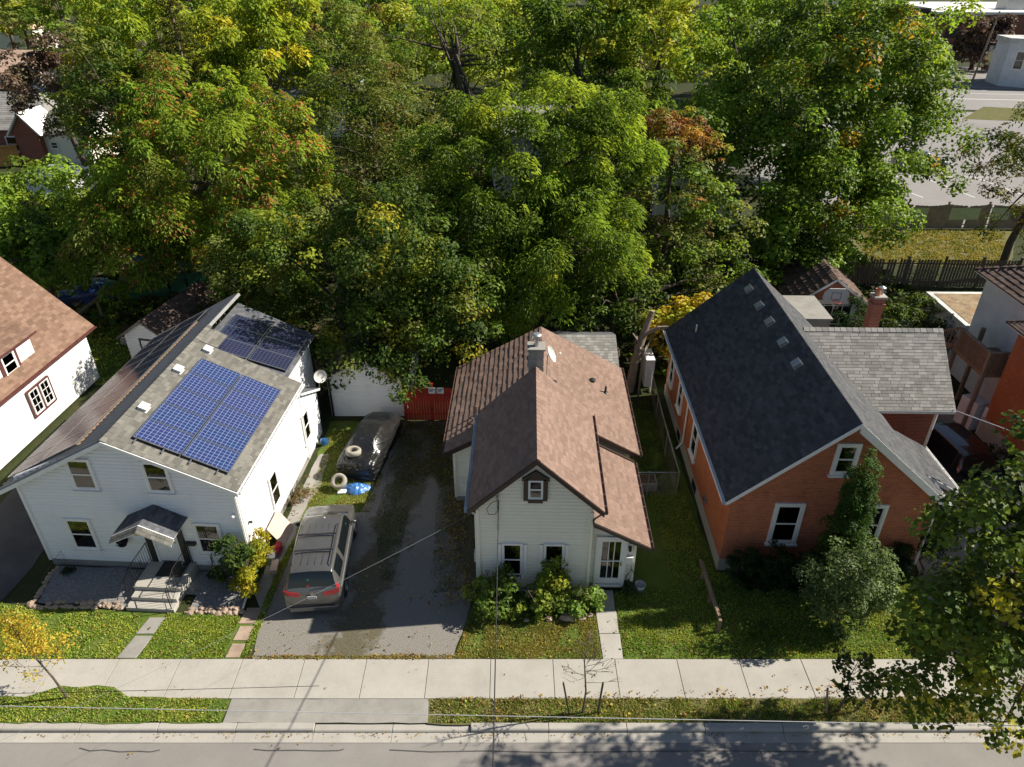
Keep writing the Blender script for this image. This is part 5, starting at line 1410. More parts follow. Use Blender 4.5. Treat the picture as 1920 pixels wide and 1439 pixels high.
# ================================================================== VEHICLES
def cr(P, t):
    n = len(P); i = int(min(max(math.floor(t), 0), n - 2)); f = t - i
    p0, p1, p2, p3 = P[max(i - 1, 0)], P[i], P[i + 1], P[min(i + 2, n - 1)]
    return .5 * ((2 * p1) + (-p0 + p2) * f + (2 * p0 - 5 * p1 + 4 * p2 - p3) * f * f + (-p0 + 3 * p1 - 3 * p2 + p3) * f ** 3)
def car_grid(st, nu=4, nv=5, wr=None):
    """stations (y, hw, zb, zbelt, ztop, htop) -> dense surface grid, left-right symmetric"""
    rings = []
    for (y, hw, zb, zl, zt, ht) in st:
        rings.append(np.array([(0, y, zb), (hw * .88, y, zb), (hw * .985, y, zb + .12), (hw, y, (zb + zl) / 2 + .05), (hw * .975, y, zl), (ht + .03, y, zt - .10 * min(1, max(zt - zl, 0) * 3)), (ht - .12, y, zt - .012), (0, y, zt + .025)]))
    Rg = np.array(rings)
    nt = (len(st) - 1) * nu + 1
    A = np.array([cr(Rg, k / nu) for k in range(nt)])
    n2 = 7 * nv + 1
    B = np.array([[cr(A[k], j / nv) for j in range(n2)] for k in range(nt)])
    full = np.concatenate([B, B[:, -2:0:-1] * np.array([-1, 1, 1])], axis=1)
    return full, nt, full.shape[1], nv, n2
def make_car(name, loc, rz, st, paint, label, windows, group=None, wheels=None, cat='car', wr=.34, extra=None, scale=1.0):
    G, nt, nr_, nv, n2 = car_grid(st)
    car = empty(name, loc, rz, label, cat, group); car.scale = (scale,) * 3
    used = {}
    for wn_, (t0, t1, j0, j1) in windows.items():     # station index range, ring index range (one side), in control units
        for sidek in ((0,) if wn_[0] != 's' and not wn_.startswith('lamp') else (0, 1)):
            cells = []
            for i in range(nt - 1):
                if not (t0 <= (i + .5) / 4 <= t1): continue
                for j in range(nr_):
                    jj = j if j < n2 - 1 else None
                    u = (j + .5) / nv if j < n2 - 1 else (nr_ - j - .5) / nv
                    side = 0 if j < n2 - 1 else 1
                    if j0 <= u <= j1 and (wn_[0] not in 'sl' or side == sidek):
                        cells.append((i, j))
            for c in cells: used[c] = 1
            kind = {'w': ('windshield', 'carglass'), 'r': ('rear_window', 'carglass'), 's': ('side_window', 'carglass')}.get(wn_[0], ('tail_light', 'red_lens'))
            m = MB(); idx = {}
            for (i, j) in cells:
                q = []
                for (a, b) in ((i, j), (i, (j + 1) % nr_), (i + 1, (j + 1) % nr_), (i + 1, j)):
                    if (a, b) not in idx:
                        idx[(a, b)] = len(m.v); m.v.append(tuple(G[a, b]))
                    q.append(idx[(a, b)])
                m.f.append(q); m.mi.append(0); m.t.append(0)
            if m.v: m.build(kind[0], kind[1], car, smooth=True)
    m = MB()
    m.v = [tuple(p) for r_ in G for p in r_]
    for i in range(nt - 1):
        for j in range(nr_):
            if (i, j) in used: continue
            m.f.append([i * nr_ + j, i * nr_ + (j + 1) % nr_, (i + 1) * nr_ + (j + 1) % nr_, (i + 1) * nr_ + j]); m.mi.append(0); m.t.append(0)
    m.f.append(list(range(nr_))[::-1]); m.f.append([(nt - 1) * nr_ + j for j in range(nr_)]); m.mi += [0, 0]; m.t += [0, 0]
    b = m.build('body', paint, car, smooth=True)
    for (wx, wy) in (wheels or []):
        for sx in (-1, 1):
            Mx = Matrix.Translation((sx * (wx - .11), wy, wr)) @ Matrix.Rotation(R(90) * sx, 4, 'Y')
            q = MB(); q.lathe([(wr + .07, .085), (wr + .07, .112), (.05, .112)], 24, Mx); q.build('wheel_arch', 'plastic_black', car)
            q = MB(); q.lathe([(wr * .62, .10), (wr * .9, .145), (wr * .99, .13), (wr, .06), (wr, -.06), (wr * .9, -.10)], 24, Mx); ty = q.build('wheel', 'rubber', car, smooth=True)
            q = MB()
            q.lathe([(wr * .62, .10), (wr * .60, .14), (wr * .55, .12), (wr * .2, .13), (0, .14)], 20, Mx)
            for k in range(6):
                a = k * pi / 3; Ms = Mx @ Matrix.Rotation(a, 4, 'Z'); vs = [Ms @ Vector(p) for p in ((.03, -.03, .15), (wr * .56, -.035, .145), (wr * .56, .035, .145), (.03, .03, .15))]
                q.add(vs, [(0, 1, 2, 3)])
            q.build('rim', 'chrome', ty)
    return car
VAN = [(-2.56, .62, .40, .56, .62, .45), (-2.52, .90, .32, .72, .78, .80), (-2.46, .965, .26, .95, 1.00, .86), (-2.36, .975, .24, 1.06, 1.20, .82), (-2.16, .98, .22, 1.08, 1.60, .74), (-1.98, .98, .22, 1.08, 1.72, .72), (-1.2, .985, .22, 1.07, 1.77, .74), (-.3, .985, .22, 1.05, 1.78, .75), (.5, .985, .22, 1.03, 1.74, .74), (.82, .98, .22, 1.02, 1.66, .73), (1.30, .98, .22, 1.01, 1.32, .74), (1.62, .975, .22, .98, 1.09, .80), (1.95, .96, .22, .92, 1.01, .80), (2.25, .91, .24, .80, .90, .74), (2.45, .80, .28, .66, .72, .62), (2.54, .60, .34, .5, .54, .4)]
van = make_car('minivan', (-7.1, 19.75, 0), R(4.5), VAN, 'van', 'bronze-grey minivan with roof rack parked in the driveway beside the solar house',
               {'windshield': (9.1, 11.0, 5.15, 7.0), 'rear': (3.05, 4.6, 5.25, 7.0), 'side_a': (4.9, 6.0, 4.15, 5.0), 'side_b': (6.15, 7.5, 4.15, 5.0), 'side_c': (7.6, 9.6, 4.2, 5.0), 'lamp': (2.6, 3.5, 4.25, 4.95)},
               wheels=[(.985, -1.55), (.985, 1.45)])
m = MB()
for s_ in (-1, 1):
    m.tube([(s_ * .66, -1.9, 1.76), (s_ * .67, -1.8, 1.84), (s_ * .68, -.3, 1.87), (s_ * .67, .1, 1.84), (s_ * .67, .2, 1.76)], .018, 6)
m.build('roof_rail', 'plastic_black', van)
for y in (-1.25, -.45):
    m = MB(); m.beam((-.68, y, 1.88), (.68, y, 1.88), .07, .025); m.build('crossbar', 'plastic_black', van)
for k in range(4):
    x = -.36 + k * .24; m = MB(); m.beam((x, -1.85, 1.785 - abs(x) * .02), (x, .2, 1.80 - abs(x) * .02), .012, .012); m.build('roof_bead', 'van', van)
m = MB(); m.lathe([(.035, 0), (.03, .03), (0, .045)], 10, Matrix.Translation((.1, .55, 1.75))); m.build('antenna_base', 'white_dirty', van)
m = MB(); m.box(-.15, .15, -2.50, -2.485, .80, .94)
o = m.build('licence_plate', 'white_dirty', van); o.rotation_euler = (R(-16), 0, 0); o.location = (0, -.02, -.02)
o.location = (0, -.29, -.68 + .03); o.location = (0, -.03, .0); o.rotation_euler = (0, 0, 0)
m = MB(); m.box(-.19, .19, -2.488, -2.47, .77, .97); m.build('plate_recess', 'plastic_black', van)
m = MB(); m.prism([(-.80, -2.60, .28), (.80, -2.60, .28), (.93, -2.45, .28), (-.93, -2.45, .28)], (0, 0, .20)); m.build('bumper', 'van', van, bevel=.03)
m = MB(); m.box(-.72, .72, -2.575, -2.5, .50, .60); m.build('bumper_recess', 'plastic_black', van)
for s_ in (-1, 1):
    for y in (-.98, -.05, .95):
        m = MB(); m.tube([(s_ * .982, y, .32), (s_ * .993, y, .62), (s_ * .985, y, .85), (s_ * .968, y, 1.04)], .006, 4); m.build('door_gap', 'plastic_black', van)
for s_ in (-1, 1):
    m = MB(); m.prism([(s_ * .40, -2.50, .93), (s_ * .72, -2.485, .95), (s_ * .93, -2.43, 1.0), (s_ * .955, -2.40, 1.16), (s_ * .80, -2.42, 1.12), (s_ * .40, -2.455, 1.03)], (0, -.022, 0)); m.build('tail_light', 'red_lens', van)
m = MB(); m.tube([(-.05, -2.42, 1.12), (.1, -2.40, 1.15), (.5, -2.38, 1.19)], .012, 5); m.build('rear_wiper', 'plastic_black', van)
m = MB(); m.lathe([(.035, 0), (.055, .012), (.055, .02), (.035, .02)], 14, Matrix.Translation((0, -2.47, 1.02)) @ Matrix.Rotation(R(90), 4, 'X')); m.build('emblem', 'chrome', van)
m = MB(); m.ico((-.12, -2.26, 1.42), .07, sq=(1, .25, 1.2), jit=.3, seed=1); m.build('window_sticker', 'green_paint', van)
m = MB(); m.ico((-.14, -2.35, 1.25), .06, sq=(1.2, .25, .8), jit=.3, seed=2); m.build('window_sticker', 'cloth_red', van)
for s_ in (-1, 1):
    m = MB(); m.ico((s_ * 1.07, .98, 1.12), .11, sq=(1.1, .55, .75), jit=.03, seed=1); m.beam((s_ * .95, 1.0, 1.05), (s_ * 1.03, .98, 1.1), .06, .04); m.build('wing_mirror', 'van' if s_ > 0 else 'plastic_black', van, smooth=True)
    for y in (.15, .9 - .55):
        pass
    for y in (-.25, .12):
        m = MB(); m.box(s_ * .98 - .02, s_ * .98 + .02, y, y + .14, .88, .92); m.build('door_handle', 'chrome', van)
    m = MB(); m.beam((s_ * .985, -2.2, .985), (s_ * .985, 1.2, .965), .02, .03); m.build('trim_strip', 'silver', van)

SED = [(-2.35, .60, .35, .5, .55, .4), (-2.28, .84, .25, .75, .86, .62), (-2.0, .88, .2, .86, .98, .66), (-1.45, .9, .2, .88, 1.02, .64), (-.95, .9, .2, .88, 1.34, .56), (-.4, .9, .2, .88, 1.42, .57), (.25, .9, .2, .87, 1.40, .57), (.55, .9, .2, .86, 1.30, .58), (1.05, .9, .2, .84, .98, .68), (1.6, .88, .2, .78, .90, .66), (2.1, .82, .24, .66, .76, .6), (2.35, .6, .3, .5, .55, .4)]
SUVS = [(-2.35, .62, .42, .6, .66, .45), (-2.30, .90, .34, .85, .95, .76), (-2.22, .94, .3, 1.05, 1.25, .76), (-2.0, .95, .28, 1.08, 1.62, .70), (-1.2, .95, .28, 1.07, 1.72, .71), (-.2, .95, .28, 1.05, 1.73, .71), (.4, .95, .28, 1.03, 1.65, .70), (.95, .95, .28, 1.02, 1.20, .76), (1.5, .94, .28, .98, 1.08, .76), (2.1, .9, .3, .88, .98, .7), (2.32, .7, .36, .6, .66, .5)]
WS = {'windshield': (6.2, 7.3, 5.1, 7.0), 'rear': (2.2, 3.1, 5.2, 7.0), 'side_a': (3.1, 4.4, 4.15, 5.0), 'side_b': (4.5, 6.3, 4.15, 5.0), 'lamp': (1.3, 2.2, 4.0, 5.0)}
suv = make_car('black_suv', (19.55, 26.4, 0), R(8), SUVS, 'suv', 'black car in deep shade in the driveway right of the brick house', WS, wheels=[(.95, -1.4), (.95, 1.4)])
trk = make_car('grey_pickup', (43.0, 76.6, 0), R(-92), SUVS, 'cargrey', 'dark grey vehicle with silver nose half hidden by the big tree in the parking lot', {'windshield': (6.2, 7.3, 5.1, 7.0), 'rear': (2.2, 3.1, 5.2, 7.0), 'side_a': (3.1, 4.4, 4.15, 5.0), 'side_b': (4.5, 6.3, 4.15, 5.0)}, wheels=[(.95, -1.4), (.95, 1.4)], wr=.40, scale=1.12)
m = MB(); m.prism([(-.8, 2.2, .5), (.8, 2.2, .5), (.6, 2.42, .5), (-.6, 2.42, .5)], (0, 0, .35)); m.build('bumper', 'silver', trk, bevel=.03)
SW = {'windshield': (7.1, 8.1, 5.1, 7.0), 'rear': (3.1, 4.0, 5.1, 7.0), 'side_a': (4.1, 5.3, 4.15, 5.0), 'side_b': (5.4, 7.1, 4.15, 5.0)}
make_car('blue_car', (-118, 187, 0), R(-80), SED, 'carblue', 'light blue car parked beyond the peach-roofed house', SW, wheels=[(.9, -1.35), (.9, 1.35)])
make_car('navy_car', (-27.4, 43.6, 0), R(-65), SED, 'tarp_navy', 'navy blue tarp-draped car in the shady garden behind the left house', {}, wheels=[(.9, -1.35), (.9, 1.35)])

# car under a crumpled black tarp
G, nt, nr_, nv, n2 = car_grid([(y, hw * 1.06, .06, zl, zt + .06, ht + .02) for (y, hw, zb, zl, zt, ht) in SED], 12, 12)
gx, gy, gz = G[..., 0], G[..., 1], G[..., 2]
cen = np.array([0, 0, .5]); D_ = G - cen; D_[..., 1] *= .25; D_ /= np.maximum(np.linalg.norm(D_, axis=2, keepdims=True), 1e-6)
w_ = smooth_noise(gx * 1.0 + gz * 2.0, gy, 7, 1) * .035 + np.abs(smooth_noise(gx * 2 + gz, gy * .6 + gz * 1.5, 12, 2)) * .10 - np.abs(smooth_noise(gx * 2.2 - gy, gy * 1.4 + gz * 2, 20, 4)) * .06 + smooth_noise(gx * 3 + gz * 3, gy * 2, 22, 3) * .022
low = np.clip(1 - gz / .8, 0, 1)
G2_ = G + D_ * (w_ * (.5 + 1.2 * low))[..., None] * np.array([1, 1, .8]); G2_[..., 2] = np.maximum(G2_[..., 2], .03)
m = MB(); m.v = [tuple(p) for r_ in G2_ for p in r_]
for i in range(nt - 1):
    for j in range(nr_):
        m.f.append([i * nr_ + j, i * nr_ + (j + 1) % nr_, (i + 1) * nr_ + (j + 1) % nr_, (i + 1) * nr_ + j]); m.mi.append(0); m.t.append(0)
m.f.append(list(range(nr_))[::-1]); m.f.append([(nt - 1) * nr_ + j for j in range(nr_)]); m.mi += [0, 0]; m.t += [0, 0]
MAT['tarp'] = m_plain("black_plastic_tarp", (.014, .0145, .015), .30, var=.3, scale=4, bump=.25, spec=.7)
TC = empty('covered_car', (-6.5, 26.9, 0), R(-9), 'car completely wrapped in a crumpled black tarp at the end of the driveway', 'covered car'); TC.scale = (.93, .96, .95)
m.build('tarp_cover', 'tarp', TC, smooth=True)
for k, (p, rx, ry, lab) in enumerate((((-6.98, 25.3, 1.12), -6, 4, 'dusty pale tyre lying on top of the black tarp'), ((-7.45, 24.1, .42), 35, -12, 'dusty pale tyre leaning on the grass at the tarp corner'))):
    t_ = empty('loose_tyre', p, 0, lab, 'tyre', 'loose tyres on the covered car'); t_.rotation_euler = (R(rx), R(ry), 0)
    m = MB(); m.lathe([(.19, -.09), (.21, -.115), (.30, -.12), (.345, -.08), (.35, 0), (.345, .08), (.30, .12), (.21, .115), (.19, .09), (.20, 0), (.19, -.09)], 28); m.build('tyre', 'tyre_pale', t_, smooth=True)
    m = MB(); m.lathe([(.195, -.085), (.23, -.08), (.23, .0), (.195, .085)], 24); m.build('inner_wall', 'rubber', t_, smooth=True)
# heap of blue tarp and small things by the wall
nn = 26; m = MB()
for i in range(nn):
    for j in range(nn):
        x, y = i / (nn - 1) * 2 - 1, j / (nn - 1) * 2 - 1; r_ = math.hypot(x, y)
        z = max(0, (1 - r_ ** 2)) * .22 + abs(float(smooth_noise(np.array(x), np.array(y), 7, 9))) * .16 * max(0, 1.2 - r_)
        m.v.append((x * .62 * (1 + .2 * math.sin(3 * y)), y * .42, z))
for i in range(nn - 1):
    for j in range(nn - 1):
        if math.hypot((i / nn - .5) * 2, (j / nn - .5) * 2) < 1 - .2 * rnd.random():
            m.f.append([i * nn + j, (i + 1) * nn + j, (i + 1) * nn + j + 1, i * nn + j + 1]); m.mi.append(0); m.t.append(0)
m.build('tarp_heap', 'tarp_blue', None, 'crumpled bright blue tarp heap in front of the covered car', 'tarp', loc=(-6.75, 24.05, .0))
m = MB(); m.prism([(0, 0, 0), (.35, .05, 0), (.4, .3, 0), (.02, .28, 0)], (0, 0, .1)); m.build('white_bag', 'paper', None, 'flat white bag under the leaning tyre', 'bag', loc=(-7.5, 23.7, 0), bevel=.04)
m = MB(); m.prism([(0, 0, 0), (0, 1.15, 0), (0, 1.15, 1.0), (0, 0, 1.0)], (.025, 0, 0)); o = m.build('plywood_sheet', 'board', None, 'pale pinkish plywood sheet leaning on the wall of the solar house beside the minivan', 'plywood sheet', loc=(-8.95, 20.6, 0)); o.rotation_euler = (0, R(-32), R(-4))
m = MB(); m.ico((0, 0, .18), .28, sq=(.6, 1.1, .6), jit=.3, seed=5); m.build('red_cloth', 'cloth_red', None, 'crumpled red plastic beside the leaning plywood sheet', 'cloth', loc=(-9.1, 20.35, 0))
m = MB(); m.box(-.15, .15, -.25, .25, 0, .25); m.build('crate', 'white_dirty', None, 'small grey crate at the wall beside the red plastic', 'crate', loc=(-9.2, 19.95, 0), rz=.2, bevel=.01)
m = MB(); m.box(-.13, .13, -.3, .3, 0, .18); m.build('box', 'board', None, 'tan cardboard box on the side path near the yellow shrub', 'box', loc=(-8.95, 19.45, 0), rz=.1, bevel=.01)
m = MB(); m.ico((0, 0, .25), .22, sq=(.9, .7, 1), jit=.35, seed=15); m.build('play_figure', 'tarp_blue', None, 'small blue and red plastic toy against the wall near the covered car', 'toy', loc=(-8.85, 27.3, 0))
m = MB(); m.lathe([(.0, 0), (.16, 0), (.2, .34), (.18, .34), (.15, .04), (0, .04)], 16); m.build('plant_pot', 'galv', None, 'small grey pot at the right corner of the cottage porch', 'pot', loc=(4.65, 18.35, .0), smooth=True)
m = MB(); m.box(6.9, 7.35, 31.9, 33.2, .4, 2.0)
m.build('white_cabinet', 'siding_white', None, 'narrow white cabinet standing behind the left rear corner of the brick house', 'cabinet')
m = MB(); m.beam((6.6, 31.6, 0), (6.6, 31.6, 2.5), .08, .08, up=(0, 1, 0)); m.beam((6.6, 31.6, 2.5), (7.6, 33.8, 2.7), .08, .08); m.beam((6.6, 33.8, 0), (6.6, 33.8, 2.5), .08, .08, up=(0, 1, 0)); m.beam((6.6, 31.6, 2.5), (6.6, 33.8, 2.5), .08, .08); m.build('lean_to_frame', 'wood_grey', None, 'open grey lean-to frame above the white cabinet behind the brick house', 'frame')
# utility poles
def pole(loc, h, label, tr=True, lean=0):
    o = empty('utility_pole', loc, 0, label, 'utility pole', 'utility poles')
    m = MB(); m.tube([(0, 0, 0), (lean * .5, 0, h * .5), (lean, 0, h)], [.17, .15, .12], 10); m.build('pole', 'bark_pale', o)
    m = MB(); m.beam((lean - 1.1, 0, h - .8), (lean + 1.1, 0, h - .8), .1, .12); m.build('crossarm', 'wood_grey', o)
    if tr: m = MB(); m.lathe([(0, 0), (.3, 0), (.3, .9), (.2, 1.0), (0, 1.0)], 14, Matrix.Translation((lean + .45, -.2, h - 6.2))); m.build('transformer', 'galv', o)
pole((80, 133.5, 0), 11.2, 'tall pale utility pole with grey transformer in front of the dark red tree', True, 1.0)
pole((-70.5, 107, 0), 12, 'thin pale utility pole in front of the peach-roofed house', False, -1)
# overhead wires
def wire(name, a, b, sag, r_, label, n=24, mat='black_metal'):
    a, b = Vector(a), Vector(b)
    pts = [a.lerp(b, k / n) - Vector((0, 0, 4 * sag * (k / n) * (1 - k / n))) for k in range(n + 1)]
    m = MB(); m.tube(pts, r_, 6); return m.build(name, mat, None, label, 'overhead wire', 'overhead wires')
MAT['wire_pale'] = m_plain("pale_aluminium_cable", (.55, .55, .56), .35, metal=.4, var=.1)
wire('street_wire', (-40, 9, 7.9), (40, 9, 5.35), .10, .008, 'pale cable running along the street across the bottom of the view', mat='wire_pale')
wire('thin_street_wire', (-30, 9.4, 6.4), (-4, 9.4, 6.95), .15, .006, 'thin dark cable over the left verge parallel to the street')
wire('service_wire', (-.44, 18.2, 4.40), (-.36, 6.5, 6.8), .15, .014, 'twisted service cable coming straight down from the cottage mast to the street', mat='rubber')
wire('service_wire', (-1.42, 18.25, 3.75), (-14.0, 7.5, 5.2), .30, .0035, 'thin cable from the cottage corner across the driveway to the lower left', mat='galv')
wire('service_wire', (18.15, 24.7, 3.75), (26, 15, 5.0), .2, .02, 'pair of cables from the brick wing corner running to the lower right', mat='wire_pale')
wire('far_wire', (60, 136, 10), (81, 133.5, 10.8), .3, .04, 'distant cable meeting the utility pole from the left', mat='wire_pale')
wire('far_wire', (81, 133.5, 6.5), (110, 128, 6.3), .3, .04, 'distant cable running right from the transformer pole', mat='wire_pale')

# stakes
def stake(p, q, label):
    m = MB(); m.beam(p, q, .05, .05); m.build('tree_stake', 'wood_dark' if p[0] < 5 else 'wood_deck', None, label, 'tree stake', 'stakes beside the young street trees')
stake((1.75, 13.44, 0), (1.52, 13.5, 1.42), 'left wooden stake beside the bare sapling in front of the cottage')
stake((2.62, 13.46, 0), (2.70, 13.5, 1.42), 'right wooden stake beside the bare sapling in front of the cottage')
stake((9.62, 13.44, 0), (9.42, 13.5, 1.15), 'left wooden stake beside the leafy sapling in front of the brick house')
stake((10.5, 13.5, 0), (11.0, 13.6, 1.3), 'right leaning stake beside the leafy sapling in front of the brick house')

# ================================================================== FOLIAGE
def unit(a): return a / np.maximum(np.linalg.norm(a, axis=-1, keepdims=True), 1e-9)
def leaf_object(name, P, N, size, aspect, colr, parent=None, T=None, fold=.18, droop=.0, mat='leaf', kind=None, label=None, cat=None):
    n = len(P)
    r_ = nr.normal(size=(n, 3))
    if T is None: T = np.cross(N, r_)
    else: T = T - N * (T * N).sum(1, keepdims=True)
    T = unit(T); B = np.cross(N, T)
    s = (size * nr.uniform(.65, 1.35, n))[:, None]
    V = np.empty((n, 4, 3), 'f')
    V[:, 0] = P - T * s * .5
    V[:, 1] = P + B * s * aspect * .5 + N * s * fold - T * s * .05
    V[:, 2] = P + T * s * .5 - np.array([0, 0, 1]) * s * droop
    V[:, 3] = P - B * s * aspect * .5 + N * s * fold - T * s * .05
    base = (np.arange(n) * 4)[:, None]
    tri = np.concatenate([base + np.array([0, 1, 2]), base + np.array([0, 2, 3])], 1).reshape(-1).astype('i')
    me = bpy.data.meshes.new(name)
    me.vertices.add(n * 4); me.vertices.foreach_set('co', V.ravel())
    me.loops.add(n * 6); me.loops.foreach_set('vertex_index', tri)
    me.polygons.add(n * 2); me.polygons.foreach_set('loop_start', np.arange(n * 2, dtype='i') * 3)
    try: me.polygons.foreach_set('loop_total', np.full(n * 2, 3, 'i'))
    except Exception: pass
    me.update()
    c4 = np.ones((n, 4, 4), 'f'); c4[:, :, :3] = np.clip(colr, 0, 1)[:, None, :]
    a = me.color_attributes.new('col', 'FLOAT_COLOR', 'POINT'); a.data.foreach_set('color', c4.ravel())
    me.materials.append(MAT[mat])
    o = bpy.data.objects.new(name, me)
    return finish(o, parent, label, cat, None, kind)

def crown_points(blobs, clump=1.0, per=90, dens=1.0, low=-.35, flat=.65):
    """leaves gathered in clumps over lumpy ellipsoids (cx,cy,cz,rx,ry,rz)"""
    P = []; N = []; C = []; CI = []; ctr = []
    for (cx, cy, cz, rx, ry, rz) in blobs:
        rm = (rx * ry * rz) ** (1 / 3)
        n = int(dens * 4.6 * (rm / clump) ** 2)
        d_ = unit(nr.normal(size=(n * 2, 3)))
        d_ = d_[(d_[:, 2] > low) | (nr.rand(len(d_)) < .25)][:n]
        ph = nr.uniform(0, 6.3, 6)
        lump = 1 + .13 * np.sin(d_[:, 0] * 4 + ph[0]) * np.sin(d_[:, 1] * 4 + ph[1]) + .12 * np.sin(d_[:, 2] * 6 + ph[2] + 3 * d_[:, 0]) + .10 * np.sin(d_[:, 0] * 9 + ph[3]) * np.sin(d_[:, 2] * 8 + ph[4])
        rr = (.46 + .54 * nr.rand(len(d_)) ** .5) * lump * nr.uniform(.84, 1.14, len(d_))
        c = np.array([cx, cy, cz]) + d_ * np.array([rx, ry, rz]) * rr[:, None]
        if rm > 3.9:      # open holes of shade between the boughs
            f_ = np.sin(c[:, 0] * 1.3 + ph[0]) * np.sin(c[:, 2] * 1.5 + ph[1]) + np.sin(c[:, 1] * 1.2 + ph[2]) * np.sin(c[:, 0] * .8 + c[:, 2] * 1.1 + ph[3])
            ok = (f_ > -.55) | (np.linalg.norm((c - np.array([cx, cy, cz])) / np.array([rx, ry, rz]), axis=1) < .62)
            c = c[ok]; d_ = d_[ok]
        for k in range(len(c)):
            cr_ = clump * nr.uniform(.4, 1.45); m_ = int(per * (cr_ / clump) ** 2)
            u = unit(nr.normal(size=(m_, 3)) + np.array([0, 0, .45]) + d_[k] * .35)
            rad = nr.rand(m_, 1) ** .35
            off = u * rad * cr_ * np.array([1, 1, flat])
            P.append(c[k] + off); N.append(unit(u * .7 + np.array([0, 0, .55]) + nr.normal(size=(m_, 3)) * .38)); C.append(u)
            CI.append(np.full(m_, len(ctr))); ctr.append(c[k])
    return np.concatenate(P), np.concatenate(N), np.concatenate(C), np.concatenate(CI), np.array(ctr)

def clump_cols(ctr, CI, pal, wts, accent=None, jit=.28, top=None):
    pal = np.array(pal, 'f'); k = nr.choice(len(pal), len(ctr), p=np.array(wts) / sum(wts))
    base = pal[k] * nr.uniform(.8, 1.2, (len(ctr), 1))
    c = base[CI]
    mixk = nr.choice(len(pal), len(CI), p=np.array(wts) / sum(wts))
    c = c * .72 + pal[mixk] * .28
    c = c * nr.uniform(1 - jit, 1 + jit, (len(CI), 1))
    if accent is not None:
        frac, ac, lfrac = accent
        sel = nr.rand(len(ctr)) < frac
        s2 = sel[CI] & (nr.rand(len(CI)) < lfrac)
        c[s2] = np.array(ac) * nr.uniform(.7, 1.3, (s2.sum(), 1))
    return c

def limbs(name, base, blobs, r0, parent, ctr, n=10, mat='bark', seed=1):
    g = random.Random(seed); m = MB()
    b = blobs[0]; top = Vector((b[0], b[1], b[2] + b[5] * .45)); base = Vector(base)
    fork = base.lerp(Vector((b[0], b[1], max(b[2] - b[5] * .45, base.z + 1.2))), 1)
    mid = base.lerp(fork, .5) + Vector((g.uniform(-.2, .2), g.uniform(-.2, .2), 0))
    m.tube([base - Vector((0, 0, .15)), base + Vector((0, 0, .3)), mid, fork, fork.lerp(top, .5) + Vector((g.uniform(-.5, .5), g.uniform(-.5, .5), 0)), top], [r0 * 1.35, r0, r0 * .85, r0 * .7, r0 * .4, r0 * .1], 9)
    for k in range(n):
        c = Vector(ctr[g.randrange(len(ctr))]); s_ = fork.lerp(top, g.uniform(0, .6))
        q = s_.lerp(c, .5) + Vector((g.uniform(-.3, .3), g.uniform(-.3, .3), g.uniform(0, .5)))
        m.tube([s_, s_.lerp(q, .5), q, c], [r0 * .34, r0 * .26, r0 * .17, r0 * .04], 6, cap=False)
        c2 = Vector(ctr[g.randrange(len(ctr))])
        if (c2 - q).length < (c - s_).length: m.tube([q, q.lerp(c2, .5) + Vector((0, 0, .2)), c2], [r0 * .14, r0 * .09, r0 * .03], 5, cap=False)
    return m.build(name, mat, parent, smooth=True)

TREES = {}
def tree(base, blobs, pal, wts, label, cat='tree', name='tree', leaf=.26, aspect=.6, clump=1.1, per=95, dens=1.0, trunk=.28, accent=None, frond=False, group=None, low=-.35, flat=.65, nl=10, bark='bark', seed=1, jit=.28, fold=.18, trunkb=None):
    t = empty(name, base, 0, label, cat, group)
    off = np.array(base)
    bl = [(b[0] - base[0], b[1] - base[1], b[2], b[3], b[4], b[5]) for b in blobs]
    big = 1.3 if (base[1] > 40 and group is None and dens == 1.0) else 1.0
    P, N, U, CI, ctr = crown_points(bl, clump, per, dens * big, low, flat)
    P[:, 2] = np.maximum(P[:, 2], .05)
    c = clump_cols(ctr, CI, pal, wts, accent, jit)
    T = None; droop = 0
    if frond:
        T = unit(U * np.array([1, 1, .3]) + nr.normal(size=U.shape) * .3 - np.array([0, 0, .45])); N = unit(N * .5 + np.array([0, 0, .7]) + nr.normal(size=N.shape) * .2); droop = .25
    leaf_object('crown', P, N, leaf, aspect, c, t, T, fold, droop)
    limbs('trunk', (0, 0, 0), bl, trunk, t, ctr, nl, bark, seed)
    return t

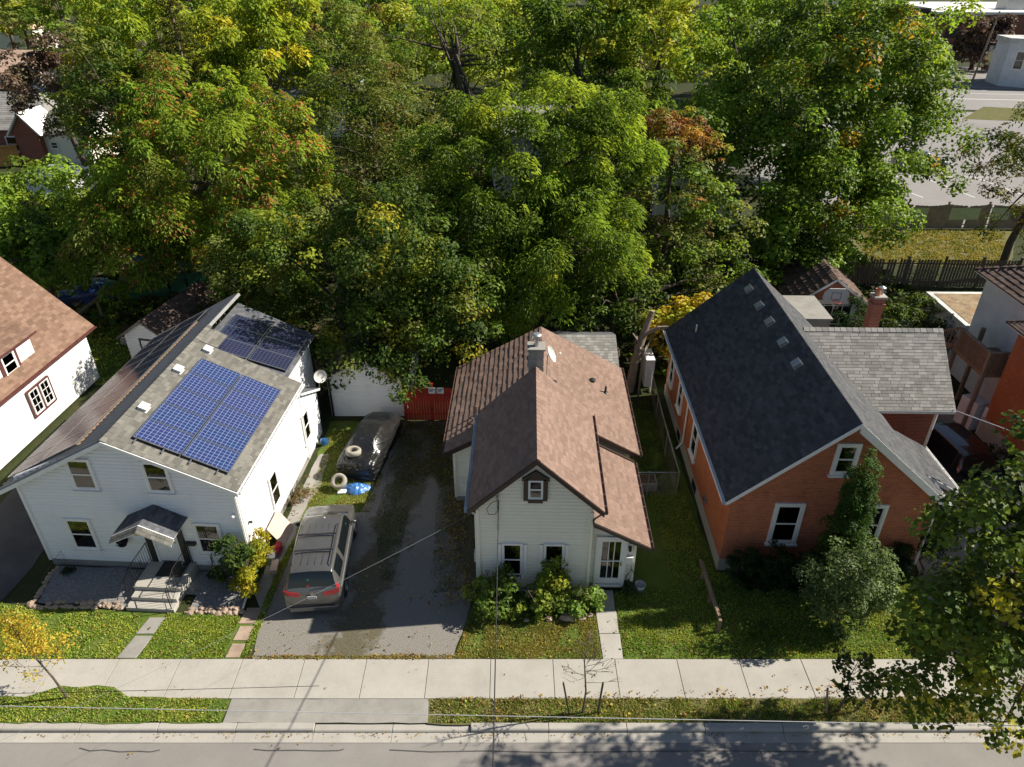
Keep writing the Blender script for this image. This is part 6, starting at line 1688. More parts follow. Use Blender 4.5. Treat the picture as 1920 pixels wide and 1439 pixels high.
Gd = (.045, .090, .016); Gm = (.12, .20, .026); Gl = (.20, .33, .036); Gy = (.36, .42, .045); Yl = (.56, .50, .05); Ol = (.20, .23, .055); Or = (.46, .24, .04); Rd = (.26, .085, .04); Br = (.19, .12, .05)
YG = (.28, .385, .042)
tree((-18.6, 43, 0), [(-18.4, 43, 8.0, 6.9, 6.2, 6.0), (-22.5, 40.5, 5.0, 3.4, 3.4, 4.0), (-15.0, 40.0, 5.0, 3.6, 3.2, 3.6)], [Gm, Gl, YG, Ol], [2, 4, 4, 1], 'broad tree with long drooping yellow-green leaves and rusty red seed tufts behind the solar house', leaf=.26, aspect=.34, clump=.9, per=180, dens=1.1, flat=.85, frond=True, accent=(.40, (.42, .17, .07), .20), trunk=.35)
tree((-9.0, 35.2, 0), [(-9.2, 35.0, 5.4, 4.3, 3.6, 3.9), (-12.8, 34.8, 6.3, 2.9, 2.6, 2.5), (-6.2, 32.6, 4.7, 2.6, 2.6, 2.8), (-4.8, 30.3, 3.2, 1.9, 1.3, 2.1), (-7.3, 30.7, 4.0, 1.9, 1.3, 1.5), (-5.4, 33.4, 7.0, 3.8, 3.0, 3.2), (-2.6, 31.4, 4.2, 1.9, 1.4, 2.0), (-5.1, 28.9, 1.9, .7, .6, 1.1), (-5.0, 30.9, 8.0, 2.5, 1.8, 2.3), (-3.0, 31.3, 6.0, 2.1, 1.6, 2.0), (-7.7, 29.6, 3.0, 1.9, .8, 1.3), (-6.2, 29.1, 2.7, 1.2, .7, 1.2)], [Gd, Gm, Ol, Gy], [5, 3, 1, 1], 'dense dark green tree hanging over the rear solar roof and the driveway end', leaf=.20, aspect=.6, clump=.75, per=95, accent=(.13, (.34, .32, .03), .75), trunk=.32)
tree((1.2, 37.5, 0), [(.6, 38.0, 9.0, 5.2, 4.6, 5.0), (-2.2, 35.6, 6.2, 3.2, 2.8, 3.6), (3.6, 36.0, 6.6, 3.0, 2.8, 3.6), (.4, 34.8, 4.6, 2.6, 2.0, 2.4), (4.3, 39.0, 10.5, 2.8, 2.8, 3.0)], [Gm, Gl, YG, Gd, Gy], [4, 4, 3, 2, 1], 'tall bright green tree with drooping willowy foliage right behind the cottage', leaf=.22, aspect=.32, clump=.85, per=210, dens=1.1, flat=.85, frond=True, trunk=.4)
tree((-8.6, 47.5, 0), [(-9.0, 47, 9.2, 4.8, 4.4, 6.2), (-6.5, 43.5, 7.0, 3.0, 2.6, 4.0)], [Ol, Gm, Gd, Br], [5, 3, 2, 1], 'olive green narrow-leaved tree between the reddish-tufted tree and the willowy tree', leaf=.22, aspect=.45, clump=.9, per=95, trunk=.3)
tree((9.0, 41, 0), [(9.0, 40.8, 5.6, 3.0, 2.8, 5.0), (7.3, 38.4, 4.0, 2.0, 1.8, 3.4), (11.3, 39, 4.6, 2.2, 2.0, 4.0)], [Ol, Gm, Gl, Br, Gd], [3, 3, 3, 1, 2], 'thin autumn tree with red and orange top beside the huge green maple', leaf=.24, aspect=.6, clump=.75, per=66, dens=.80, trunk=.26)
tree((9.6, 41.5, 0), [(9.1, 41.4, 10.9, 1.7, 1.4, 1.5), (10.9, 41.0, 10.2, 1.3, 1.2, .8), (9.6, 38.6, 8.2, .9, .8, .6)], [Or, Rd, Ol, Gy, (.30, .16, .09)], [2, 2, 3, 2, 2], 'orange and rust-red leafy top poking out left of the huge green maple', leaf=.2, aspect=.6, clump=.55, per=55, trunk=.14)
tree((20.5, 50, 0), [(20.3, 50, 10.6, 8.6, 6.8, 7.8), (15.0, 46, 7.0, 5.0, 4.0, 5.2), (22.6, 49.6, 6.6, 2.8, 3.2, 3.8), (24.8, 51.5, 11.2, 4.0, 3.6, 4.2), (20.5, 45.0, 5.6, 4.6, 3.4, 3.4)], [Gm, Gl, YG, Gd], [5, 5, 1, 3], 'huge bright green maple filling the view left of the parking lot', leaf=.26, aspect=.7, clump=1.05, per=145, dens=1.35, flat=.8, trunk=.5, accent=(.05, (.5, .30, .02), .6))
tree((22.6, 48.0, 0), [(22.4, 49.6, 3.6, 1.5, 1.0, .7), (24.0, 50.0, 3.9, 1.3, .8, .6)], [Or, Yl], [3, 2], 'small orange-leaved branchy sapling over the fence at the foot of the huge maple', leaf=.24, aspect=.7, clump=.5, per=45, trunk=.08)
tree((17.5, 43.0, 0), [(17.0, 42.6, 3.2, 3.2, 1.6, 1.8), (21.0, 44.3, 2.6, 2.4, 1.4, 1.5)], [Gm, Gl, Gd], [3, 3, 2], 'low leafy green tree in front of the dark fence behind the brick garage', leaf=.26, aspect=.7, clump=.7, per=80, trunk=.16)
tree((9.3, 34.0, 0), [(9.2, 34.0, 2.6, 2.2, 1.4, 1.6), (11.2, 34.6, 3.0, 1.6, 1.2, 1.2)], [Yl, Gy, (.46, .34, .03)], [4, 2, 3], 'golden yellow leafy shrub behind the ridge of the brick house', cat='shrub', name='shrub', leaf=.24, aspect=.8, clump=.55, per=55, trunk=.09)
tree((6.0, 36.0, 0), [(5.6, 36.0, 3.2, 2.6, 1.8, 2.2), (12.3, 38.0, 3.2, 2.0, 1.6, 2.0)], [Gd, Gm, Ol], [3, 3, 2], 'shady undergrown tree behind the grey-roofed shed', leaf=.24, aspect=.6, clump=.75, per=80, trunk=.18)
tree((-32, 45.5, 0), [(-31.0, 45.5, 5.2, 3.2, 3.2, 3.2), (-29.4, 42.3, 3.6, 2.2, 2.0, 2.4)], [Gl, YG, Gm], [4, 3, 3], 'rounded yellow-green tree at the left edge above the brown roof', leaf=.28, aspect=.6, clump=.95, per=95, trunk=.3)
tree((-28.6, 40.6, 0), [(-28.3, 40.6, 4.0, 2.5, 2.2, 2.5)], [Gm, Gl, Gd], [3, 4, 1], 'layered mid-green tree at the left edge directly over the brown roof corner', leaf=.28, aspect=.7, clump=.8, per=85, trunk=.22)
tree((-41.5, 71, 0), [(-42.0, 70, 8.8, 4.0, 3.6, 4.2)], [(.20, .14, .11), (.11, .065, .05), (.17, .16, .09)], [3, 2, 2], 'dark purple-brown leaved tree beside the peach-roofed house', leaf=.34, aspect=.6, clump=.9, per=85, trunk=.3)
tree((-34, 61, 0), [(-32.0, 61, 8.6, 4.6, 4.2, 5.8), (-30.0, 57.0, 5.5, 2.4, 2.4, 3.4)], [Gd, Gm, Ol, Gy], [4, 3, 2, 1], 'dark green tree right of the purple-leaved tree at the upper left', leaf=.30, aspect=.6, clump=1.0, per=90, trunk=.3)
tree((-30.5, 68, 0), [(-30.5, 68, 12.0, 6.6, 5.0, 5.6)], [YG, Gy, Gl, Yl], [4, 4, 2, 1], 'yellow-green autumn tree at the top left behind the dark green tree', leaf=.42, aspect=.42, clump=1.1, per=85, frond=True, trunk=.35)
tree((-20.0, 62, 0), [(-19.8, 62, 11.2, 4.6, 4.2, 7.2)], [YG, Gy, Yl, Gl], [4, 4, 1, 2], 'tall golden-green tree right beside the bare spruce at the top left', leaf=.40, aspect=.42, clump=1.0, per=85, frond=True, trunk=.35)
tree((-13.8, 66, 0), [(-13.8, 66, 9.6, 4.6, 4.2, 6.4), (-10.2, 61, 6.4, 3.0, 3, 4.0)], [Gm, Ol, Gl, Gd], [3, 3, 3, 2], 'mid green tree at the top between the golden tree and the crooked one', leaf=.32, aspect=.5, clump=1.0, per=90, trunk=.3)
tree((-5.0, 62, 0), [(-4.6, 63, 13.0, 6.0, 4.6, 5.6), (-4.2, 60, 7.4, 3.6, 2.8, 3.0)], [Ol, Gl, Gm], [3, 3, 2], 'open-crowned tree with crooked dark limbs showing at the top centre', leaf=.28, aspect=.5, clump=.9, per=62, dens=.72, trunk=.42, nl=22)
tree((5.0, 64, 0), [(5.2, 64, 11.6, 4.4, 4, 6.6), (8.5, 56, 8.0, 3.4, 3.2, 5.0)], [Gm, Gl, Gd], [3, 3, 2], 'deep green tree at the top centre right of the crooked-limbed tree', leaf=.34, aspect=.5, clump=1.0, per=85, frond=True, trunk=.3)
tree((12.0, 64, 0), [(12.0, 64, 13.2, 4.6, 4.2, 6.0)], [Gy, YG, Yl, Gl], [4, 4, 2, 2], 'bright yellow-green tree at the top above the orange-topped tree', leaf=.36, aspect=.55, clump=1.0, per=85, trunk=.35)
tree((21.5, 68, 0), [(21.0, 68, 12.0, 6.6, 5.0, 7.4)], [Gl, YG, Gm], [4, 3, 3], 'light green tree at the top edge behind the huge maple', leaf=.36, aspect=.6, clump=1.15, per=85, trunk=.4, nl=16)
tree((33, 74, 0), [(32.5, 73, 11.0, 5.2, 4.6, 6.4)], [Gl, Gm, YG], [4, 4, 1], 'green tree at the top right corner of the tree belt beside the parking lot', leaf=.36, aspect=.6, clump=1.15, per=85, trunk=.35, accent=(.1, (.5, .33, .02), .6))
tree((34.6, 47.4, 0), [(34.8, 47.2, 7.4, 3.9, 3.6, 5.0), (35.6, 43.2, 4.0, 2.4, 2.2, 3.2)], [Ol, Gm, Br, Gd], [4, 3, 2, 2], 'feathery olive-grey tree at the right edge in front of the parking lot', leaf=.26, aspect=.4, clump=.85, per=85, trunk=.3, nl=14)
tree((89, 150, 0), [(89.3, 150, 5.0, 5.4, 5, 5.0)], [(.12, .08, .07), (.22, .16, .14), (.05, .035, .03)], [3, 3, 2], 'dark purple-leaved tree beside the transformer pole at the top right', leaf=.6, aspect=.6, clump=1.3, per=80, trunk=.5)
tree((75, 150, 0), [(74.5, 150, 4.6, 5.0, 5, 3.4)], [YG, Yl, Gm], [3, 1, 3], 'small yellow-topped tree left of the transformer pole', leaf=.7, aspect=.6, clump=1.5, per=70, trunk=.3)
# belt of trees farther off: four more kinds, copied with their parts
far = []
for k, (pal, wts, lab) in enumerate((([Gm, Gl, Ol], [3, 3, 2], 'far green tree in the belt beyond the gardens'), ([Ol, Gy, Br], [3, 3, 1], 'far olive tree in the belt beyond the gardens'), ([YG, Gy, Gl], [3, 3, 2], 'far yellow-green tree in the belt beyond the gardens'))):
    x, y = (-45 + k * 22, 96 + 4 * k)
    far.append((tree((x, y, 0), [(x, y, 9.4, 6.0, 5.4, 6.2)], pal, wts, 'far tree', leaf=.55, aspect=.55, clump=1.35, per=75, trunk=.35, group='far trees beyond the gardens'), k))
spots = [(-54, 118, 1, 1.1), (-38, 116, 2, 1.1), (-26, 104, 0, 1.1), (-16, 96, 1, 1.1), (-6, 88, 2, 1.1), (3, 95, 0, 1.15), (12, 84, 1, 1.1), (16, 100, 2, 1.2), (27, 92, 0, 1.2), (35, 106, 1, 1.2), (42, 120, 0, 1.2), (-72, 128, 0, 1.2), (-86, 140, 1, 1.1), (-104, 164, 2, 1.2), (-118, 158, 0, 1.0), (-78, 156, 2, 1.3), (-60, 150, 0, 1.3), (-40, 144, 1, 1.3), (-20, 130, 0, 1.3), (0, 126, 2, 1.3), (22, 132, 1, 1.4), (46, 146, 0, 1.3), (-136, 190, 0, 1.3), (-112, 200, 2, 1.3), (-84, 190, 0, 1.4), (-56, 188, 1, 1.4), (-26, 184, 0, 1.5), (6, 178, 2, 1.5), (38, 182, 0, 1.5), (64, 190, 1, 1.5), (-150, 230, 1, 1.6), (-110, 250, 0, 1.7), (-70, 250, 2, 1.7), (-30, 255, 0, 1.8), (10, 250, 1, 1.8), (50, 255, 0, 1.8), (80, 262, 2, 1.7), (-180, 300, 0, 2.0), (-120, 320, 1, 2.2), (-60, 330, 0, 2.2), (0, 330, 2, 2.2), (60, 330, 0, 2.2), (120, 330, 1, 2.2), (180, 330, 0, 2.2)]
dirs = ['left', 'centre', 'right']
for i, (x, y, k, s_) in enumerate(spots):
    src = far[k][0]
    lab = '%s tree, number %s' % ('x', 'y')
    copy_tree(src, (x, y, 0), rnd.uniform(0, 6.28), ('rounded mid-green', 'dull olive', 'yellow-green')[k] + ' tree in the distant belt of treetops along the top edge', ('green distant treetops', 'olive distant treetops', 'yellow-green distant treetops')[k], (s_, s_, s_ * .95))
for (o, k) in far:
    o['label'] = ('rounded mid-green', 'dull olive', 'yellow-green')[k] + ' tree in the distant belt of treetops along the top edge'; o['group'] = ('green distant treetops', 'olive distant treetops', 'yellow-green distant treetops')[k]
# bare spruce
SP = empty('bare_spruce', (-24.6, 58, 0), 0, 'half-bare spruce with grey trunk and dark drooping twigs at the top left', 'tree')
m = MB(); m.tube([(0, 0, 0), (.1, 0, 8), (0, 0, 19)], [.28, .2, .04], 8); tk = m.build('trunk', 'bark_pale', SP)
P = []; T_ = []; m = MB()
for k in range(150):
    z = 5.5 + 13 * (k / 150); a = k * 2.4; L = (3.6 - (z - 5) * .22) * nr.uniform(.7, 1.05)
    d_ = np.array([cos(a), sin(a), -.28]); b = np.array([0, 0, z]); e = b + d_ * L + np.array([0, 0, .5])
    m.tube([b, b + d_ * L * .5, e], [.035, .02, .008], 4, cap=False)
    n_ = int(L * 40); t = nr.rand(n_, 1) ** .8
    p = b + (e - b) * t; P.append(p + nr.normal(size=(n_, 3)) * .07 - np.array([0, 0, .08])); T_.append(np.tile(d_, (n_, 1)) + nr.normal(size=(n_, 3)) * .5 - np.array([0, 0, .5]))
m.build('branches', 'bark', SP, kind='stuff')
P = np.concatenate(P); T_ = np.concatenate(T_)
leaf_object('needles', P, unit(nr.normal(size=P.shape) + np.array([0, 0, 1])), .30, .16, np.array(Ol) * .75 * nr.uniform(.5, 1.3, (len(P), 1)), SP, T_)

# ---- near vegetation
def bush(base, blobs, pal, wts, label, cat='shrub', name='shrub', **kw):
    a = dict(leaf=.11, aspect=.65, clump=.30, per=60, trunk=.05, nl=6, low=-.6); a.update(kw)
    return tree(base, blobs, pal, wts, label, cat=cat, name=name, **a)
# big street maple at the right, overhanging the view
tree((16.9, 12.0, 0), [(11.8, 11.0, 8.0, 1.9, 1.4, 1.7), (10.1, 11.3, 9.1, 1.0, .9, .85), (11.2, 11.8, 10.7, 1.1, .9, .9), (9.7, 11.0, 7.4, .9, .8, .8), (11.0, 11.6, 5.0, 1.3, 1.0, 1.1), (10.5, 11.7, 3.3, .95, .75, .8), (12.3, 11.0, 3.6, 1.3, .9, 1.1), (12.8, 11.0, 6.0, 1.5, 1.2, 1.8), (12.0, 12.6, 5.6, 1.3, 1.1, 1.3), (14.9, 14.0, 10.6, 2.3, 1.3, 1.8), (16.0, 14.0, 7.9, 2.0, 1.2, 1.8), (18.2, 14.4, 8.4, 2.0, 1.2, 1.8), (13.2, 11.5, 7.4, 1.4, 1.1, 1.3), (10.3, 11.2, 6.2, 1.2, .9, 1.0), (12.2, 12.0, 9.4, 1.4, 1.0, 1.1)], [(.075, .125, .02), (.13, .20, .025), (.44, .42, .035), (.04, .07, .014)], [5, 4, 1, 3], 'large dark green maple with yellowing leaf tips overhanging the lower right', leaf=.145, aspect=.9, clump=.5, per=66, dens=.80, trunk=.22, nl=34, flat=.75, fold=.1)
tree((19.4, 19.2, 0), [(18.9, 19.6, 4.5, 1.2, 1.0, 1.0), (19.5, 20.6, 5.6, 1.0, .9, .9)], [Gy, Yl, Gl], [4, 2, 2], 'yellow-green sprays of a street tree at the right edge below the tall brick house', leaf=.20, aspect=.9, clump=.40, per=42, dens=.8, trunk=.10)
# white cedar column and round tree in front of the brick house
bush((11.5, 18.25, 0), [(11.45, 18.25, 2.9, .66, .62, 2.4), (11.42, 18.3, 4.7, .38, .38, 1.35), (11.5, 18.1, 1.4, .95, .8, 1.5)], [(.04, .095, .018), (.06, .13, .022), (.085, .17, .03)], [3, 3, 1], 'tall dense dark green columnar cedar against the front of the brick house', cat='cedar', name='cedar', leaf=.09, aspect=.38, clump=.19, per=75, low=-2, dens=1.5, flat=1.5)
bush((11.15, 16.6, 0), [(11.2, 16.9, 2.3, 1.2, 1.0, 1.4), (11.9, 16.9, 1.5, .8, .8, 1.0), (10.6, 16.9, 1.6, .8, .7, 1.0), (11.2, 16.7, .9, .9, .7, .7)], [(.13, .19, .07), (.20, .28, .11), (.07, .11, .04)], [3, 2, 2], 'small rounded grey-green tree with glossy leaves in front of the columnar cedar', cat='tree', name='small_tree', leaf=.12, aspect=.55, clump=.34, per=62, trunk=.07)
for k, (x, y, h, lab) in enumerate(((8.35, 18.72, 1.35, 'dark yew at the left corner of the brick house front'), (9.35, 18.62, 1.4, 'dark yew directly below the left ground floor window'), (10.25, 18.55, 1.25, 'dark yew just left of the columnar cedar'), (13.2, 18.75, 1.3, 'dark yew just right of the columnar cedar'), (14.2, 18.95, 1.2, 'dark yew below the right ground floor window'))):
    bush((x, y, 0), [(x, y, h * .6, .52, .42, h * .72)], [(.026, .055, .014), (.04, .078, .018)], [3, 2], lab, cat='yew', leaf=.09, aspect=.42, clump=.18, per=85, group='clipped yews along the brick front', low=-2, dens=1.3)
bush((15.3, 19.1, 0), [(15.3, 19.2, 1.6, .5, .5, 1.3)], [(.05, .10, .02), (.03, .07, .015)], [2, 2], 'bright green upright shrub at the right corner of the brick house', leaf=.11, aspect=.45, clump=.26, per=55)
bush((8.6, 16.45, 0), [(8.55, 16.35, .28, .75, .35, .25)], [(.06, .11, .015), (.09, .14, .02)], [2, 2], 'low green groundcover patch beside the leaning rail', cat='groundcover', name='groundcover', leaf=.09, clump=.2, per=40, trunk=.004, nl=0)
# cottage front bed
bush((-.6, 17.55, 0), [(-.75, 17.55, .75, .65, .5, .65), (-.2, 17.75, 1.3, .5, .3, .6), (-.3, 17.25, .45, .8, .35, .4)], [(.14, .23, .035), (.06, .11, .02), (.26, .32, .04)], [3, 3, 2], 'leafy green bush under the left window of the cottage', leaf=.13, aspect=.7)
bush((1.45, 17.75, 0), [(1.45, 17.8, 1.15, .55, .4, 1.05), (1.6, 17.95, 1.65, .38, .3, .42), (1.3, 17.5, .6, .6, .4, .55)], [(.24, .33, .03), (.12, .19, .025), (.04, .08, .015), (.40, .42, .04)], [3, 3, 1, 1], 'tall climbing bush covering the right window of the cottage', leaf=.11, aspect=.7)
bush((2.35, 17.45, 0), [(2.35, 17.4, .42, .62, .40, .38), (2.75, 17.6, .4, .3, .35, .3)], [(.20, .32, .06), (.11, .18, .03), (.38, .44, .09)], [4, 2, 2], 'mound of glossy pale green hostas beside the cottage walkway', cat='hosta', name='hosta', leaf=.17, aspect=.65, clump=.25, per=26, trunk=.02)
bush((.55, 17.25, 0), [(.55, 17.25, .38, .75, .36, .32), (.95, 17.6, .8, .35, .3, .4)], [(.34, .42, .05), (.16, .25, .04)], [3, 3], 'yellow-green hostas in the middle of the cottage bed', cat='hosta', name='hosta', leaf=.16, aspect=.65, clump=.25, per=26, trunk=.02)
bush((4.25, 18.3, 0), [(4.25, 18.25, .25, .28, .2, .2)], [(.05, .10, .03)], [1], 'small dark plant at the foot of the cottage porch wall', cat='plant', name='plant', leaf=.12, clump=.15, per=24, trunk=.02)
# vine shrub at the corner of the solar house
bush((-9.75, 18.6, 0), [(-9.85, 18.75, 1.4, .55, .4, .75), (-9.6, 18.8, 1.0, .45, .4, .9), (-10.35, 18.5, .7, .4, .35, .5)], [(.05, .10, .022), (.08, .13, .02), (.20, .23, .02)], [3, 3, 1], 'green leafy shrub at the front corner of the solar house', leaf=.14, aspect=.55)
bush((-9.35, 18.5, 0), [(-9.45, 18.0, .85, .38, .35, .6), (-9.2, 19.3, 1.1, .28, .5, .8)], [(.34, .33, .02), (.24, .27, .02), (.46, .36, .02)], [3, 3, 2], 'yellow-leaved vine spilling down at the corner downspout of the solar house', cat='vine', name='vine_shrub', leaf=.12, aspect=.5, clump=.22)
bush((-8.95, 23.2, 0), [(-8.9, 23.2, .3, .22, 1.1, .28)], [(.20, .18, .06), (.22, .14, .08), (.10, .13, .03)], [2, 2, 2], 'straggly reddish plants at the foot of the solar house side wall', cat='plant', name='plant', leaf=.12, aspect=.35, clump=.2, per=26, trunk=.02)
bush((-10.8, 18.85, 0), [(-10.95, 18.9, .22, .35, .15, .18)], [(.03, .055, .02)], [1], 'small dark clump of leaves at the foundation of the solar house', cat='plant', name='plant', leaf=.1, clump=.15, per=24, trunk=.02)
bush((-17.2, 18.55, 0), [(-12.9 - 3.6, 19.15, .18, .2, .15, .16)], [(.03, .05, .02)], [1], 'tiny dark plant at the left foundation of the solar house', cat='plant', name='plant', leaf=.08, clump=.1, per=18, trunk=.01)
# arborvitae etc by the brick garage
bush((18.6, 36.0, 0), [(19.2, 35.6, 1.9, 1.0, .8, 1.9)], [(.03, .065, .02), (.05, .09, .025)], [3, 2], 'fan-leaved green cedar between the brick garage window and the chimney', cat='cedar', name='cedar', leaf=.2, aspect=.35, clump=.4, per=55, low=-2)
bush((21.6, 36.5, 0), [(21.4, 36.2, 1.7, 1.5, 1.0, 1.6), (23.3, 37.2, 1.6, 1.3, 1.0, 1.5)], [(.09, .14, .02), (.06, .10, .02)], [3, 2], 'light green shrubs right of the brick chimney', leaf=.18, aspect=.45, clump=.4, per=55)
bush((24.2, 37.0, 0), [(24.0, 35.2, 1.4, 1.1, .9, 1.5)], [(.03, .05, .015)], [1], 'dark shrub at the base of the flat-roofed addition', leaf=.16, aspect=.45, clump=.4, per=55)
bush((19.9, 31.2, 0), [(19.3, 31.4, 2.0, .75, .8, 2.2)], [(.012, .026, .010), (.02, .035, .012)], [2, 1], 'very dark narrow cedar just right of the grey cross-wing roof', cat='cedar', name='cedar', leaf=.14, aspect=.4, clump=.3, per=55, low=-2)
bush((22.0, 24.3, 0), [(21.6, 25.0, .6, .9, 1.2, .6)], [(.03, .05, .018)], [1], 'dark weedy bush between the black car and the tall brick house', leaf=.13, clump=.3, per=45)
bush((-22.6, 46.5, 0), [(-24.4, 47.6, 3.0, 2.2, 1.6, 1.6), (-20.0, 47.0, 2.8, 2.0, 1.6, 2.4)], [Gm, Gd, Gl], [3, 2, 2], 'green tree over the blue tarp behind the brown-roofed house', cat='tree', name='small_tree', leaf=.22, clump=.6, per=75)
bush((-13.4, 33.0, 0), [(-14.3, 37.5, 2.6, 3.2, 1.8, 2.6)], [Ol, Gd, Gm], [3, 2, 2], 'dark shrub mass behind the far end of the solar house', leaf=.2, clump=.6, per=75)

# saplings
def twigs(root, base, h, spread, n, seed, r0=.035, lean=(0, 0)):
    g = random.Random(seed); m = MB(); ends = []
    top = Vector((lean[0], lean[1], h)); b = Vector((0, 0, -.05))
    pts = [b, b.lerp(top, .3) + Vector((.05, 0, 0)), b.lerp(top, .65) + Vector((-.06, .02, 0)), top]
    m.tube(pts, [r0, r0 * .8, r0 * .5, r0 * .12], 7)
    for k in range(n):
        t = g.uniform(.38, .95); p = b.lerp(top, t) + Vector((0, 0, 0)); a = g.uniform(0, 6.28); L = spread * (1.15 - t) * g.uniform(.6, 1.2) + .1
        q = p + Vector((cos(a) * L, sin(a) * L * .8, L * .55)); mid = p.lerp(q, .5) + Vector((0, 0, -.04))
        m.tube([p, mid, q], [r0 * .28, r0 * .2, .004], 4, cap=False); ends.append(q)
        for j in range(3):
            s_ = p.lerp(q, g.uniform(.4, .9)); a2 = a + g.uniform(-1, 1); e = s_ + Vector((cos(a2) * L * .35, sin(a2) * L * .3, L * .22))
            m.tube([s_, e], [.006, .003], 3, cap=False); ends.append(e)
    m.build('trunk', 'bark', root); return ends
s1 = empty('sapling', (2.16, 13.48, 0), 0, 'nearly bare young tree between two stakes on the verge in front of the cottage', 'young tree')
e = twigs(s1, None, 3.6, 1.15, 22, 4)
P = np.array([tuple(q) for q in e if q.z < 2.6][:26]); P = np.repeat(P, 3, 0) + nr.normal(size=(len(P) * 3, 3)) * .04
leaf_object('leaves', P, unit(nr.normal(size=P.shape)), .06, .6, np.array((.14, .15, .04)) * nr.uniform(.6, 1.3, (len(P), 1)), s1, kind='stuff')
s2 = empty('sapling', (-13.85, 13.95, 0), 0, 'young tree with bright yellow autumn leaves leaning over the sidewalk at the left', 'young tree')
e = twigs(s2, None, 3.3, 1.25, 26, 9, .04, (-.75, .15))
P = np.array([tuple(q) for q in e]); P = np.repeat(P, 22, 0) + nr.normal(size=(len(P) * 22, 3)) * np.array([.15, .13, .13])
cc = np.array([(.62, .48, .05), (.52, .44, .05), (.36, .38, .05), (.58, .38, .05)])[nr.choice(4, len(P))] * nr.uniform(.7, 1.25, (len(P), 1))
leaf_object('crown', P, unit(nr.normal(size=P.shape) + np.array([0, 0, .6])), .085, .55, cc, s2)
s3 = empty('sapling', (9.98, 13.5, 0), 0, 'young leafy dark green tree between stakes on the verge in front of the brick house', 'young tree')
e = twigs(s3, None, 2.5, 1.0, 16, 14, .035, (.15, .1))
P = np.array([tuple(q) for q in e if q.z > 1.5]); P = np.repeat(P, 9, 0) + nr.normal(size=(len(P) * 9, 3)) * .10
leaf_object('crown', P, unit(nr.normal(size=P.shape) * .6 + np.array([0, 0, 1])), .13, .8, np.array([(.05, .085, .02), (.10, .14, .02), (.03, .05, .015)])[nr.choice(3, len(P))] * nr.uniform(.7, 1.25, (len(P), 1)), s3)
# dead leaning trunk
dt = empty('dead_trunk', (6.2, 32.2, 0), 0, 'broken grey dead tree trunk leaning between the shed and the brick house', 'dead tree')
m = MB(); m.tube([(0, 0, -.1), (.2, .2, 1.6), (.55, .4, 3.2), (.9, .5, 4.4)], [.26, .22, .18, .12], 9); m.tube([(.5, .4, 3.1), (1.2, .2, 3.6), (1.7, .1, 3.7)], [.13, .1, .07], 7); m.tube([(.4, .3, 2.6), (-.1, .0, 3.4)], [.08, .03], 6); m.build('trunk', 'bark_pale', dt)
# wall basket flowers
c0 = Vector((-4.56, -.17, 1.45))
m = MB(); m.lathe([(0, -.12), (.12, -.10), (.17, .02), (.16, .03)], 14, Matrix.Translation(c0)); m.build('basket', 'plastic_black', WB_)
P = nr.normal(size=(260, 3)); P = unit(P) * .2 * nr.rand(260, 1) ** .4 + np.array(c0) + np.array([0, -.03, .08]); P[:, 1] = np.minimum(P[:, 1], -.04)
leaf_object('flowers', P, unit(nr.normal(size=P.shape)), .07, .8, np.array([(.05, .035, .07), (.025, .035, .02), (.09, .05, .10)])[nr.choice(3, 260)], WB_, kind='stuff')

# ================================================================== GRASS AND FALLEN LEAVES
def in_poly(x, y, poly):
    c = np.zeros(len(x), bool); n = len(poly); j = n - 1
    for i in range(n):
        xi, yi = poly[i]; xj, yj = poly[j]
        c ^= ((yi > y) != (yj > y)) & (x < (xj - xi) * (y - yi) / (yj - yi + 1e-12) + xi); j = i
    return c
def scatter(poly, n):
    a = np.array(poly); x = nr.uniform(a[:, 0].min(), a[:, 0].max(), n * 3); y = nr.uniform(a[:, 1].min(), a[:, 1].max(), n * 3)
    k = in_poly(x, y, poly); return x[k][:n], y[k][:n]
def grass(name, poly, n, h, pal, z=0, dry=.2, label=None, w=.35):
    x, y = scatter(poly, n); n = len(x)
    patch = smooth_noise(x, y, 2.2, 5) * 1.6 + .5; k2 = np.clip(patch + nr.normal(size=n) * .25, 0, 1)
    keep = nr.rand(n) < np.clip(.25 + 1.7 * (smooth_noise(x, y, 4, 8) + .38), .12, 1); x, y, k2 = x[keep], y[keep], k2[keep]; n = len(x)
    pal = np.array(pal); c = pal[0] * (1 - k2[:, None]) + pal[1] * k2[:, None]
    d_ = nr.rand(n) < dry; c[d_] = pal[2]
    c = c * nr.uniform(.6, 1.4, (n, 1))
    T = unit(nr.normal(size=(n, 3)) * np.array([.75, .75, .15]) + np.array([0, 0, .8]))
    N = unit(np.cross(T, nr.normal(size=(n, 3))))
    P = np.stack([x, y, z + h * .42 * T[:, 2] + 0 * x], 1)
    return leaf_object(name, P, N, h, w, c, None, T, .05, 0, 'blade', 'stuff', label)
GP = [(.18, .30, .035), (.32, .40, .05), (.42, .38, .12)]
GP2 = [(.17, .21, .03), (.30, .28, .05), (.40, .32, .13)]
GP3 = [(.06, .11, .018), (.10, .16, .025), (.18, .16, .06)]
grass('grass', [(-18, 15.42), (-13.0, 15.42), (-12.8, 17.2), (-17.9, 17.7), (-22, 18.4), (-22, 15.42)], 24000, .08, GP)
grass('grass', [(-12.3, 15.42), (-9.55, 15.42), (-9.5, 17.2), (-12.1, 17.3)], 16000, .085, GP)
grass('grass', [(-1.9, 15.42), (2.95, 15.42), (2.95, 17.1), (-1.5, 17.1)], 18000, .07, GP2, dry=.3)
grass('grass', [(3.72, 15.42), (16.1, 15.42), (16.0, 19.2), (7.6, 19.2), (7.4, 24), (5.9, 24), (5.9, 18.4), (3.74, 18.3)], 64000, .08, [GP[0], GP[1], GP2[2]])
